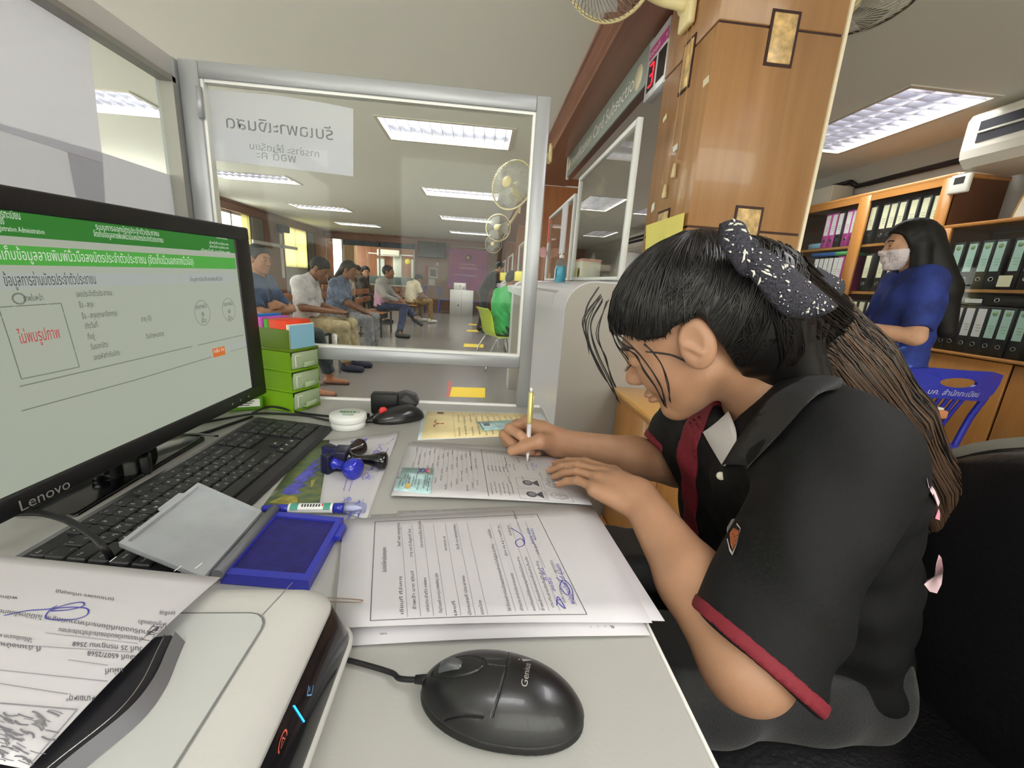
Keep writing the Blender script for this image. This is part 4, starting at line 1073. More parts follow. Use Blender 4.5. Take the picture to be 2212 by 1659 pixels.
# ================================================================== big mouse in the foreground
a, b = PZ(927,1478,D+.014), PZ(1240,1550,D+.014)
ax = b-a; ang = math.atan2(ax.y, ax.x); c = (a+b)/2; c.z = D
L, W, H = .124, .066, .040
Mo = Matrix.Translation(c+Vector((0,.006,0))) @ Matrix.Rotation(ang, 4, 'Z')
MO_ = thing('computer_mouse', 'large black wired mouse on the bare desk nearest the camera', 'mouse', M=Mo)
def mtop(P):
    x = P[:,0]; wd = .5*W*(1+.10*np.clip(x/(L/2),-1,1))
    d = vell(P, (.010,0,-.004), (L*.47,W*.52,H+.004)); e = vell(P, (-.020,0,-.002), (L*.36,W*.46,H*.78))
    d = sU(d, e, .018)
    return d
def groove(P):
    q = [mtop(P)]
    x, y = P[:,0], P[:,1]
    arc_ = x-(.004-5.5*y*y)                                   # rear edge of the buttons
    g1 = np.maximum(np.abs(arc_)-.0005, np.abs(y)-.027)
    g2 = np.maximum(np.abs(y-.0)-.0004, np.maximum(x-.003, -.012-x))
    g3 = np.abs(np.sqrt(((x+.033)/2.3)**2+y**2)-.0088)-.00045   # ring of the wheel well
    g4 = np.abs(np.abs(y)-.0275+.35*np.maximum(0,-x-.02)*0)-.0004
    g4 = np.maximum(g4, np.maximum(x+.006, -x-.06))
    return np.maximum(np.minimum(np.minimum(g1,g2), np.minimum(g3,g4)), -(P[:,2]-.012))
def mfn(P):
    d = mtop(P)
    d = np.maximum(d, -np.maximum(groove(P), -d-.0010))          # cut 1 mm deep
    d = sI(d, .0095-P[:,2], .001)
    return d
MBK = mat('mouse_shell', (25,25,27), .34, coat=.12, bump=.04, bscale=1500)
obj('upper_shell', nets(mfn, (-.07,-.04,.005), (.075,.04,.05), .0007), MBK, MO_)
def mlow(P):
    d = mtop(P*np.array([1.0,1.0,1.0])); d = d+.0018
    return sI(sI(d, P[:,2]-.0085, .001), .001-P[:,2], .002)
obj('lower_shell', nets(mlow, (-.07,-.04,-.003), (.075,.04,.014), .0014), mat('mouse_base', (16,16,18), .4), MO_)
def surf(fn, x, y, z0, z1):
    lo, hi = z0, z1
    for _ in range(24):
        m_ = (lo+hi)/2
        if fn(np.array([[x,y,m_]]))[0] < 0: lo = m_
        else: hi = m_
    return lo
wz = surf(mtop, -.036, 0, .01, .06)
def wellfn(P):
    d = mtop(P)+.0006; r_ = np.sqrt(((P[:,0]+.033)/2.3)**2+P[:,1]**2)-.0084
    return np.maximum(np.maximum(d, r_), -(d+.003))
obj('wheel_well', nets(wellfn, (-.056,-.012,.01), (-.010,.012,.045), .0009), mat('well_black', (14,14,16), .28, coat=.2), MO_)
obj('scroll_wheel', MB().lathe([(.003,-.0038),(.0105,-.0038),(.0118,-.002),(.0118,.002),(.0105,.0038),(.003,.0038)], 28, Matrix.Translation((-.037,0,wz-.0075)) @ Matrix.Rotation(math.pi/2,4,'X')), mat('wheel_grey', (74,76,78), .35), MO_)
lg = MB(); vs, fs = _text_mesh('Genius', 3); x0 = min(p.x for p in vs); x1 = max(p.x for p in vs)
def onm(px_, py_): return (px_, py_, surf(mtop, px_, py_, .005, .06)+.0003)
q = .0185/(x1-x0)
lg.add([onm(.0215-p.y*q*1.0, -.0105+(p.x-x0)*q) for p in vs], fs)
lg.add([onm(.0155,.0085),onm(.0135,.0125),onm(.0150,.0118),onm(.0225,.0155),onm(.0185,.0105)], [(0,1,2,3,4)])
lg.add([onm(.0118,.0088),onm(.0132,.0092),onm(.0130,.0106),onm(.0116,.0102)], [(0,1,2,3)])
obj('lettering', lg, mat('silver_lettering'), MO_)
p0 = Mo @ Vector((-.060,0,.010))
obj('mouse_cable', MB().tube(spline([p0+Vector((.008,0,0)), p0, p0+Vector((-.02,.004,-.003)), PZ(845,1453,D+.004), PZ(775,1432,D+.004), PZ(738,1424,D+.004), PZ(690,1420,D+.004), PZ(640,1440,D+.004)], 8), .0021, 8), RUB, MO_, world=True)
obj('strain_relief', MB().tube([p0+Vector((.008,0,0)), p0+Vector((-.008,.0015,-.001))], [.0045,.003], 10), RUB, MO_, world=True)

# ================================================================== white document reader, lower left
x0, x1, y0, y1, zt = -.43, -.100, .02, .304, .885
RW = mat('reader_white', (198,198,195), .38, bump=.03, bscale=900)
RD = thing('document_reader', 'white desktop document reader with black side panel and blue light', 'scanner', (0,0,0))
prof = rrect(x0, y0, x1, y1, .022, 6)
def ring(poly, z, k=0): 
    cx = (x0+x1)/2; cy = (y0+y1)/2
    return [(x+(-k if x > cx else k), y+(-k if y > cy else k), z) for x, y in poly]
def shell(mb, levels):
    n = len(prof); vs = []
    for z, k in levels: vs += ring(prof, z, k)
    m_ = len(levels)
    return mb.add(vs, [(j*n+i, j*n+(i+1)%n, (j+1)*n+(i+1)%n, (j+1)*n+i) for j in range(m_-1) for i in range(n)]+[list(range((m_-1)*n, m_*n)), list(range(n))[::-1]], True)
obj('base', shell(MB(), [(D,.002),(D+.003,.0),(D+.017,-.006),(D+.021,-.0065),(D+.023,-.004)]), RW, RD)
obj('side_band', shell(MB(), [(D+.021,-.004),(D+.024,-.004),(D+.062,.006)]), mat('reader_black_panel', (16,17,22), .22, coat=.3), RD)
obj('top_cover', shell(MB(), [(D+.062,.0055),(D+.065,.0065),(zt-.006,.010),(zt-.0025,.014),(zt-.0006,.020),(zt,.027)]), RW, RD)
top_z = zt
lidp = [(x,y,top_z+.0012) for x,y in rrect(x0+.02, y0-.0, -.142, .262, .014, 4)]
n = len(lidp); obj('lid', MB().add(lidp+[(x,y,top_z-.002) for x,y,z in lidp], [list(range(n))]+[(i,n+i,n+(i+1)%n,(i+1)%n) for i in range(n)]), mat('reader_lid', (190,192,191), .34), RD)
gr = MB(); pts = [Vector((x,y,top_z+.0008)) for x,y in rrect(x0+.019, y0-.001, -.141, .263, .015, 4)]; stroke(gr, pts+pts[:1], .0011, (0,0,1))
obj('lid_joint', gr, mat('joint_grey', (120,120,122), .7), RD)
a, b = PZ(632,1258,zt+.0004), PZ(565,1330,zt+.0004); obj('cover_joint', stroke(MB(), [a,b], .0007, (0,0,1)), mat('joint_grey'), RD)
for q in ((240,1208),(380,1228),(425,1222)):
    a = PZ(q[0]+12,q[1]-6,zt+.001); b = PZ(q[0]-4,q[1]+6,zt+.001); obj('hinge_line', stroke(MB(), [a,b], .0009, (0,0,1)), mat('white_card_edge', (244,244,244), .4), RD)
sl = [PZ(372,1388,zt), PZ(355,1425,zt), PZ(325,1490,zt), PZ(270,1560,zt), PZ(150,1659,zt), PZ(80,1720,zt)]
up = Vector((0,0,.006))
sl = spline(sl, 5)
ins = [p+Vector((-.055,-.01,0)) for p in sl]
mb = MB(); n = len(sl)
mb.add([p+Vector((.004,0,.0013)) for p in sl]+[p+up for p in sl]+[p+up for p in ins], [(i,i+1,n+i+1,n+i) for i in range(n-1)]+[(n+i,n+i+1,2*n+i+1,2*n+i) for i in range(n-1)], True)
obj('output_slot', mb, mat('slot_black', (28,28,34), .4), RD)
obj('slot_wall', MB().add([p+Vector((.009,-.001,.0015)) for p in sl]+[p+Vector((.003,0,.009)) for p in sl], [(i,i+1,n+i+1,n+i) for i in range(n-1)], True), mat('slot_grey', (112,112,116), .4), RD)
obj('slot_trim', MB().tube([p+up*.98+Vector((-.004,0,0)) for p in sl], .0005, 5), mat('steel_wire'), RD)
# lit symbols on the black panel
px_ = x1-.0005
def onp(x, y):
    d = _ray(x, y); n_ = Vector((.038,0,.010)).normalized(); q_ = Vector((x1+.0045,0,D+.024))
    return CO+d*((q_-CO).dot(n_)/d.dot(n_))
def pl(mb, pts, w=.0011): return stroke(mb, [onp(*q) for q in pts], w, (1,0,0))
obj('status_light', MB().add([onp(632,1524),onp(637,1523),onp(659,1558),onp(656,1561)], [(0,1,2,3)]), glow('blue_status_light', (40,170,255), 3.0), RD)
obj('scan_symbol', pl(pl(MB(), [(667,1481),(664,1502),(673,1501),(677,1480)]), [(670,1484),(668,1494)]), glow('pale_blue_symbol', (120,170,220), .8), RD)
c = onp(611,1602); cu = MB()
stroke(cu, [c+Vector((0,.0052*math.cos(k*.449),.0052*math.sin(k*.449))) for k in range(15)], .0011, (1,0,0)); stroke(cu, [c+Vector((0,.003*math.cos(1.57+k*2.094),.003*math.sin(1.57+k*2.094))) for k in range(4)], .0009, (1,0,0))
obj('stop_symbol', cu, glow('orange_symbol', (226,90,56), .8), RD)
# receipt form lying on the reader
c = [PZ(-160,1182,zt+.004), PZ(476,1247,zt+.006), PZ(60,1661,zt+.013), PZ(-760,1500,zt+.013)]
s = Sheet(c, lambda a,b: .004*math.sin(math.pi*b)); RF_T = thing('paper_sheet', 'receipt form with blue signature lying upside down on the white reader', 'paper', s.at(.5,.5)); s.build('sheet', PAPER, RF_T, 12, .0004, 12)
mb = MB(); bl = MB(); gl = MB()
def on_sheet_px(x, y, z=zt+.012): 
    # nearest sheet coordinates of a point of the photograph
    best = None
    for i in range(60):
        for j in range(60):
            p = s.at(i/59, j/59); d = p-CO; k = d.dot(CF)
            ex_ = 1106+FPX*d.dot(CR)/k-x; ey_ = 829.5-FPX*d.dot(CU)/k-y
            e = ex_*ex_+ey_*ey_
            if best is None or e < best[0]: best = (e, i/59, j/59)
    return best[1], best[2]
def receipt(mb, body, x0_, y0_, x1_, y1_, hpx, res=2):
    """upside-down line from right end (start) to left end; height given by the room size"""
    a = PZ(x0_,y0_,zt+.0105); b = PZ(x1_,y1_,zt+.0105); u = (b-a); wd = u.length; u.normalize(); v = (PZ(x0_,y0_+12,zt+.0105)-a).normalized()
    vs, fs = _text_mesh(body, res); xa = min(p.x for p in vs); xb = max(p.x for p in vs); q = wd/(xb-xa)
    out = []
    for p in vs:
        w_ = a+u*((p.x-xa)*q)+v*(p.y*hpx); out.append(w_)
    mb.add(drop(out), fs)
def drop(pts):
    """rest points on the curved sheet"""
    res_ = []
    e1 = s.c[1]-s.c[0]; e2 = s.c[3]-s.c[0]
    for p in pts:
        a_, b_ = .5, .5
        for _ in range(6):
            q = s.at(a_,b_); da = (s.at(a_+.01,b_)-q)*100; db = (s.at(a_,b_+.01)-q)*100
            r_ = p-q; det = da.x*db.y-da.y*db.x
            a_ += (r_.x*db.y-r_.y*db.x)/det; b_ += (da.x*r_.y-da.y*r_.x)/det
        q = s.at(a_,b_); res_.append(Vector((p.x,p.y,q.z+.0005)))
    return res_
for body, A, B in (('(นายอมพร เครือบุญ)',(246,1293),(121,1274)),('(ลงชื่อ)',(379,1325),(346,1324)),('ให้ถูกต้องแล้ว',(361,1352),(300,1345)),('ค่าปรับฉบับที่นี่ยกระทำความผิดฐาน ไม่มีบัตรใบแทน',(327,1371),(0,1322)),('ค่าธรรมเนียมบัตรประจำตัวประชาชน',(309,1385),(130,1365)),('วันที่ 25 กรกฎาคม 2568',(310,1408),(160,1396)),('เลขที่ 6507/2568',(294,1427),(192,1417)),('แผ่นที่',(268,1455),(230,1456)),('หมายเหตุ*',(207,1516),(146,1515)),('ได้รับเงินจาก พ',(72,1388),(0,1378)),('ที่ อำเภอบ้าน',(90,1408),(0,1397)),('พนักงาน',(38,1292),(-20,1286))):
    receipt(mb, body, *A, *B, .0062)
for A, B in (((100,1376),(300,1400)),((150,1437),(236,1449)),((0,1459),(235,1484)),((0,1488),(150,1512)),((0,1401),(290,1420))): stroke(gl, drop([PZ(A[0]+(B[0]-A[0])*i/8,A[1]+(B[1]-A[1])*i/8,zt+.0105) for i in range(9)]), .0004, (0,0,1))
def pxpen(mb, pts, w): stroke(mb, drop([PZ(p.x,p.y,zt+.0105) for p in spline([(x,y,0) for x,y in pts], 6)]), w, (0,0,1))
for pts in ([(330,1360),(352,1362),(342,1377),(322,1373),(330,1360)],[(320,1378),(336,1380),(328,1394),(310,1391),(320,1378)]): stroke(mb, drop([PZ(x,y,zt+.0105) for x,y in pts]), .0005, (0,0,1))
pxpen(mb, [(320,1379),(332,1370),(342,1363),(338,1372)], .0014)
pxpen(bl, [(10,1337),(60,1325),(112,1320),(150,1308),(178,1304),(180,1313),(150,1322),(112,1325),(130,1318),(165,1316),(190,1320),(188,1335),(160,1345),(120,1346),(100,1340),(110,1322),(125,1312)], .0008)
stroke(gl, drop([PZ(-40+210*i/8,1527+18*i/8,zt+.0105) for i in range(9)]), .0007, (0,0,1)); stroke(gl, drop([PZ(170-100*i/8,1545+115*i/8,zt+.0105) for i in range(9)]), .0007, (0,0,1))
fp = MB(); random.seed(9)
for k in range(60):
    x = random.uniform(-10,112); y = random.uniform(1545,1655)
    if x > 140-(y-1545)*.8: continue
    pxpen(fp, [(x,y),(x+random.uniform(8,20),y+random.uniform(2,8)),(x+random.uniform(18,34),y+random.uniform(6,16))], random.choice((.0003,.0005,.0007)))
obj('print', mb, INK, RF_T, world=True); obj('ruled_lines', gl, INKL, RF_T, world=True); obj('signature', bl, BLUEINK, RF_T, world=True); obj('fingerprint', fp, mat('print_smudge'), RF_T, world=True)

# ================================================================== green drawer tower
p0 = PZ(634,893,D); p1 = PZ(692,873,D)
ux = (p1-p0); TW = ux.length; ux.normalize(); back = Vector((0,0,1)).cross(ux)
TD = .125
Mt = Matrix.Identity(4)
for i in range(3): Mt[i][0], Mt[i][1], Mt[i][2], Mt[i][3] = ux[i], back[i], (0,0,1)[i], p0[i]
DT = thing('drawer_tower', 'lime green plastic mini tower of three drawers beside the monitor', 'drawer unit', M=Mt)
def plastic(name, rgb, a, rough=.3):
    m = mat(name, rgb, rough, alpha=1, trans=0); nt = m.node_tree; b = nt.nodes['Principled BSDF']; out = nt.nodes['Material Output']
    tl = nt.nodes.new('ShaderNodeBsdfTranslucent'); tl.inputs[0].default_value = lin(rgb); tr = nt.nodes.new('ShaderNodeBsdfTransparent'); tr.inputs[0].default_value = lin(rgb)
    m1 = nt.nodes.new('ShaderNodeMixShader'); m1.inputs[0].default_value = .4; m2 = nt.nodes.new('ShaderNodeMixShader'); m2.inputs[0].default_value = a
    nt.links.new(b.outputs[0], m1.inputs[1]); nt.links.new(tl.outputs[0], m1.inputs[2]); nt.links.new(m1.outputs[0], m2.inputs[1]); nt.links.new(tr.outputs[0], m2.inputs[2]); nt.links.new(m2.outputs[0], out.inputs[0])
    return m
LIME = plastic('lime_plastic', (150,202,34), .12); CLR = plastic('clear_drawer', (214,228,196), .25)
hs = [0, .047, .094, .141]
for k in range(3):
    z = hs[k]
    f = MB(); f.box((0,0,z),(.002,TD,z+.046)); f.box((TW-.002,0,z),(TW,TD,z+.046)); f.box((0,TD-.002,z),(TW,TD,z+.046)); f.bbox((-.001,-.002,z-.0),(TW+.001,TD,z+.005), .0015,1)
    obj('case', f, LIME, DT)
    dr = MB(); dr.bbox((.004,-.004,z+.007),(TW-.004,.0,z+.044), .002, 1); dr.box((.005,0,z+.007),(.0065,TD-.01,z+.036)); dr.box((TW-.0065,0,z+.007),(TW-.005,TD-.01,z+.036)); dr.box((.005,0,z+.007),(TW-.005,TD-.01,z+.009))
    d_ = obj('drawer', dr, CLR, DT)
    obj('handle', MB().bbox((TW*.32,-.013,z+.010),(TW*.70,-.003,z+.0125), .001, 1).bbox((TW*.32,-.0135,z+.010),(TW*.70,-.012,z+.022), .0006, 1), CLR, d_)
    obj('drawer_frame', MB().bbox((.010,-.0055,z+.012),(.012,-.004,z+.038), .0004,1).bbox((.010,-.0055,z+.036),(TW*.3,-.004,z+.038), .0004,1), mat('drawer_rib', (236,240,226), .3), d_)
z = .141
f = MB(); f.bbox((-.002,-.003,z-.002),(TW+.002,TD+.001,z+.005), .002, 1); f.box((0,0,z),(.002,TD,z+.048)); f.box((TW-.002,.02,z),(TW,TD,z+.048)); f.box((0,TD-.002,z),(TW,TD,z+.048))
obj('top_tray', f, plastic('lime_plastic_dark', (118,150,40), .12), DT)
def inT(name, label, mb, m, cat): 
    o = obj(name, mb.mesh(name), m); o.matrix_world = Mt; MW[o.name] = Mt.copy(); return tag(o, label, cat)
zt_ = z+.005
inT('note_pad', 'pale blue note card with white edge standing in front of the green tower tray', MB().box((.008,.002,zt_),(TW-.006,.0035,zt_+.052)), mat('pale_blue_card', (132,182,206), .6), 'note card')
inT('note_pad', 'white backing card just behind the pale blue note card', MB().box((.003,.0055,zt_),(TW-.003,.0075,zt_+.054)), mat('card_offwhite', (238,232,214), .6), 'note card')
inT('note_pad', 'red orange pad of notes in the green tower tray', MB().bbox((.004,.012,zt_),(TW-.004,.058,zt_+.062), .001, 1), mat('red_notes', (226,68,34), .6), 'note pad')
inT('note_pad', 'green pad of notes behind the red pad in the tray', MB().bbox((.004,.060,zt_),(TW-.006,.072,zt_+.061), .001, 1), mat('green_notes', (74,170,50), .6), 'note pad')
inT('note_pad', 'magenta pad of notes behind the green pad in the tray', MB().bbox((.002,.074,zt_),(TW-.002,.092,zt_+.064), .001, 1), mat('magenta_notes', (206,84,190), .6), 'note pad')
inT('note_pad', 'blue pad of notes at the back of the green tray', MB().bbox((.004,.098,zt_),(TW-.004,.118,zt_+.068), .001, 1), mat('blue_notes', (42,120,210), .6), 'note pad')
# green folder with a white label behind the monitor
a = PZ(600,893,D); 
t = thing('green_box', 'flat green box with white printed label behind the monitor corner', 'box', (a.x-.10, a.y+.02, D))
Mg = Matrix.Rotation(.35, 4, 'Z')
obj('body', MB().bbox((-.10,-.02,0),(.055,.10,.030), .003, 1, Mg), mat('box_green', (96,150,40), .5), t)
obj('label', MB().box((-.06,-.0212,.010),(.05,-.0202,.027), Mg), mat('white_label', (232,232,226), .6), t)
mb = MB()
for i in range(3): mb.box((-.045,-.0218,.013+.0045*i),(.03+.005*i,-.0213,.0148+.0045*i), Mg)
obj('label_print', mb, INK, t)

# ================================================================== papers taped to the clear screens
PTH = translucent('thin_paper', (240,238,246), .6)
def wall_sheet(name, label, pts, m, axis, off, th=.0005):
    vs = [Vector(p) for p in pts]; d = Vector((0,1,0)) if axis == 'Y' else Vector((1,0,0))
    n = len(vs); mb = MB().add(vs+[p+d*th for p in vs], [list(range(n)), list(range(n,2*n))[::-1]]+[(i,n+i,n+(i+1)%n,(i+1)%n) for i in range(n)])
    o = obj(name, mb, m, loc=sum(vs, Vector())/n, world=True); return tag(o, label, 'paper')
YS = 1.066
sg = wall_sheet('paper_sign', 'white paper sign with reversed Thai lettering taped behind the front glass', [PY(436,191,YS),PY(600,206,YS),PY(700,222,YS),PY(763,235,YS),PY(763,381,YS),PY(452,344,YS)], PTH, 'Y', 0)
wall_sheet('paper_sign', 'second paper overlapping the lower half of the reversed sign', [PY(444,276,YS+.001),PY(763,312,YS+.001),PY(763,379,YS+.001),PY(452,345,YS+.001)], PTH, 'Y', 0)
mb = MB(); vs, fs = _text_mesh('รับเฉพาะเงินสด', 2); xa = min(p.x for p in vs); xb = max(p.x for p in vs)
a, b = PY(720,303,YS), PY(490,276,YS); u = b-a; wd = u.length; u.normalize(); vv = Vector((0,0,1)); q = wd/(xb-xa)
obj('lettering', MB().add([a+u*((p.x-xa)*q)+vv*(p.y*q*.92)+Vector((0,-.0006,0)) for p in vs], fs), mat('grey_marker', (128,128,136), .8), sg, world=True)
for body, A, B in (('การชำระ ให้เตรียม',(690,340),(540,322)),('พอดี ค่ะ',(640,352),(555,342))):
    vs, fs = _text_mesh(body, 1); xa = min(p.x for p in vs); xb = max(p.x for p in vs); a, b = PY(*A,YS), PY(*B,YS); u = b-a; wd = u.length; u.normalize(); q = wd/(xb-xa)
    obj('faint_lettering', MB().add([a+u*((p.x-xa)*q)+vv*(p.y*q*.9)+Vector((0,-.0006,0)) for p in vs], fs), mat('faint_marker', (150,150,160), .8), sg, world=True)
XS = -.684
def PXs(x, y): return PX(x, y, XS)
wall_sheet('paper_notice', 'large blank paper taped outside the left side glass, upper one', [PXs(-60,-60),PXs(150,-40),PXs(183,10),PXs(222,352),PXs(150,330),PXs(-60,262)], PTH, 'X', 0)
PTH2 = translucent('thin_paper_worn', (230,228,236), .6)
wall_sheet('paper_notice', 'paper with faint window shapes taped low on the left side glass', [PX(-60,250,XS-.001),PX(222,330,XS-.001),PX(384,384,XS-.001),PX(399,468,XS-.001),PX(399,520,XS-.001),PX(-60,440,XS-.001)], PTH2, 'X', 0)
wall_sheet('paper_notice', 'narrow paper patch overlapping the lower left notice', [PX(142,326,XS-.002),PX(220,352,XS-.002),PX(226,450,XS-.002),PX(165,440,XS-.002)], PTH2, 'X', 0)
# ================================================================== service counter on the right
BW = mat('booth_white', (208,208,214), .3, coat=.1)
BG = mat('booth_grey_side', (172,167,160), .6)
XB = .34
def endwall(y0, y1, label, zt=1.155):
    t = thing('counter_end_wall', label, 'counter', (XB, y0, 0))
    R = .12; W = .43
    poly = [(0,0),(W,0),(W,zt)]+arc(R, zt-R, R, 90, 180, 8)
    core = [(.004,0.0),(W-.004,0),(W-.004,zt-.004)]+arc(R, zt-R, R-.004, 90, 180, 8)
    obj('shell', MB().prism(poly, .003, y1-y0, 'Y', smooth=False), BW, t)
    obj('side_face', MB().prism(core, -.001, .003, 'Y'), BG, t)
    return t
def counter(y0, y1, label):
    t = thing('service_counter', label, 'counter', (XB, y0, 0)); L = y1-y0
    obj('front_panel', MB().box((.11,0,.0),(.13,L,1.02)), BW, t)
    top = [(0,1.02),(.12,1.02),(.43,1.02),(.43,1.15),(.16,1.15)]+arc(.16,1.06,.09,90,150,5)[1:]+[(.012,1.095),(0,1.085)]
    obj('worktop', MB().prism(top, 0, L, 'Y'), BW, t)
    obj('back_ledge', MB().bbox((.30,.0,1.15),(.42,L,1.168), .003, 1), BW, t)
    obj('skirting', MB().box((.10,0,0),(.11,L,.08)), mat('dark_skirting', (90,84,80), .6), t)
    return t
endwall(1.67, 1.96, 'white counter end wall with rounded top and grey side nearest the desk')
counter(1.963, 4.347, 'white counter section with sloping top right behind the nearest end wall')
endwall(4.35, 4.6, 'white rounded counter end wall in front of the man in green')
counter(4.603, 7.097, 'white counter section beside the seated man in green')
endwall(7.10, 7.35, 'white rounded counter end wall behind the man in green')
counter(7.353, 9.897, 'white counter section beside the standing man in black')
endwall(9.9, 10.15, 'white counter end wall beyond the standing man in black')
counter(10.153, 12.9, 'farthest white counter section near the end wall')
# poster on the recessed front
p = MB().box((XB+.1085,1.98,.30),(XB+.1095,2.32,1.0))
t = tag(obj('poster', p, mat('poster_blue', (120,170,196), .5, rgb2=(70,110,140), vscale=9, vstretch=(1,1,.6))), 'tall blue poster on the recessed counter front by the desk', 'poster')
mb = MB()
for i in range(9): mb.box((XB+.1078,2.02,.96-.05*i),(XB+.1083,2.28-.02*(i%3),.975-.05*i))
obj('lettering', mb, mat('poster_navy', (40,70,104), .6), t)
obj('yellow_badge', MB().lathe([(.055,0),(.055,.001),(0,.0011)], 20, Matrix.Translation((XB+.108,2.10,.46)) @ Matrix.Rotation(-math.pi/2,4,'Y')), mat('badge_yellow', (214,200,60), .5), t)
# clear dividers standing along the counter
DIVM = mat('divider_frame_white', (222,224,224), .35)
def divider(y0, y1, x, z0, z1, label, w=.022):
    t = thing('counter_divider', label, 'screen', (x, y0, z0)); L = y1-y0; H = z1-z0
    obj('post', MB().bbox((-.012,0,0),(.012,w,H), .002, 1), DIVM, t); obj('post', MB().bbox((-.012,L-w,0),(.012,L,H), .002, 1), DIVM, t)
    obj('rail', MB().bbox((-.012,w,H-w),(.012,L-w,H), .002, 1), DIVM, t); obj('rail', MB().bbox((-.012,w,0),(.012,L-w,w*.7), .002, 1), DIVM, t)
    obj('glass', MB().box((-.002,w,w*.7),(.002,L-w,H-w)), GLASS, t)
    return t
divider(1.79, 2.80, .60, 1.169, 1.795, 'tall white framed clear divider left of the wooden pillar')
d2 = divider(2.90, 3.95, .60, 1.169, 1.725, 'white framed clear divider tied with a pink ribbon')
obj('post', MB().bbox((-.016,.98,0),(-.002,1.0,.38), .002, 1), DIVM, d2)
divider(5.1, 7.05, .60, 1.169, 1.72, 'white framed divider just right of the front screen post')
divider(8.4, 9.8, .60, 1.169, 1.68, 'small white framed divider beside the standing man')
divider(11.0, 12.4, .60, 1.169, 1.68, 'farthest small clear divider near the end wall')
# strip and note hanging on the second divider
tag(obj('paper_strip', MB().box((.578,3.05,1.36),(.586,3.24,1.70)), PAPER), 'long white paper hanging inside the ribbon tied divider', 'paper')
tag(obj('red_strip', MB().box((.584,3.86,1.50),(.588,3.92,1.70)), mat('red_strip', (222,84,76), .5)), 'red strip on the left post of the ribbon tied divider', 'paper')
# ribbon bow
RIB = mat('ribbon_pink', (226,176,178), .4, sheen=.3)
c = PX(1178,547,.57)
t = thing('ribbon_bow', 'pink ribbon bow tied to the second counter divider', 'ribbon', c)
for s_ in (-1,1):
    lp = [Vector((0,0,0)),Vector((-.02,s_*.05,.045)),Vector((-.03,s_*.10,.03)),Vector((-.02,s_*.085,-.03)),Vector((0,0,0))]
    pts = spline(lp, 6); mb = MB(); vs = []
    for p in pts: vs += [p+Vector((-.016,0,.004)), p+Vector((.016,0,-.004))]
    mb.add(vs, [(2*i,2*i+1,2*i+3,2*i+2) for i in range(len(pts)-1)], True); obj('loop', mb, RIB, t)
    pts = spline([Vector((0,0,0)),Vector((-.005,s_*.045,-.08)),Vector((0,s_*.06,-.18)),Vector((0,s_*.12,-.30))], 6); mb = MB(); vs = []
    for p in pts: vs += [p+Vector((0,-.005,0)), p+Vector((0,.005,0))]
    mb.add(vs, [(2*i,2*i+1,2*i+3,2*i+2) for i in range(len(pts)-1)], True); obj('tail', mb, RIB, t)
obj('knot', MB().bbox((-.018,-.016,-.018),(.014,.016,.018), .008, 2), RIB, t)
# hand gel bottle
p = PX(1209,607,.50); p.z = 1.151
t = thing('gel_bottle', 'clear pump bottle of blue hand gel on the white counter', 'bottle', p)
obj('bottle', MB().lathe([(.0,0),(.034,0),(.036,.004),(.036,.105),(.030,.128),(.014,.140),(.013,.150)], 20), pane('bottle_clear', (235,246,250), .06, .05, 1.2), t)
obj('gel', MB().lathe([(0,.002),(.0335,.002),(.0335,.098),(0,.0985)], 20), mat('blue_gel', (70,190,224), .2, emit=0), t)
obj('label', MB().box((-.037,-.026,.02),(-.0362,.008,.085)), mat('pale_label', (206,228,240), .4), t)
obj('pump', MB().lathe([(.016,.148),(.016,.165),(.006,.168),(.005,.19),(.010,.192),(.010,.198),(0,.199)], 14).tube([(0,0,.196),(-.0,.034,.194),(0,.042,.188)], .0045, 8), mat('pump_white', (236,236,234), .35), t)
# box with round faces on the counter
p = PX(1257,606,.66); 
t = thing('suggestion_box', 'pale box with yellow and black round stickers behind the divider', 'box', (.68, p.y, 1.169))
obj('body', MB().bbox((-.06,-.13,0),(.06,.13,.13), .004, 1), mat('box_pale', (226,220,206), .5), t)
obj('round_sticker', MB().lathe([(.03,0),(.03,.001),(0,.0011)], 18, Matrix.Translation((-.0605,.03,.055)) @ Matrix.Rotation(-math.pi/2,4,'Y')), mat('badge_yellow'), t)
obj('round_sticker', MB().lathe([(.03,0),(.03,.001),(0,.0011)], 18, Matrix.Translation((-.0605,-.05,.05)) @ Matrix.Rotation(-math.pi/2,4,'Y')), mat('sticker_dark', (52,44,40), .5), t)
obj('pink_edge', MB().box((-.061,-.132,.118),(.061,.132,.133)), mat('box_pink', (226,170,160), .5), t)
t = tag(obj('papers', MB().bbox((.36,8.0,1.152),(.56,8.3,1.30), .004, 1), mat('yellow_folder', (226,216,96), .6)), 'yellow folder on the counter before the standing man', 'folder')
tag(obj('papers', MB().bbox((.40,4.9,1.152),(.56,5.15,1.26), .004, 1), mat('yellow_folder')), 'yellow folder on the counter just right of the screen post', 'folder')

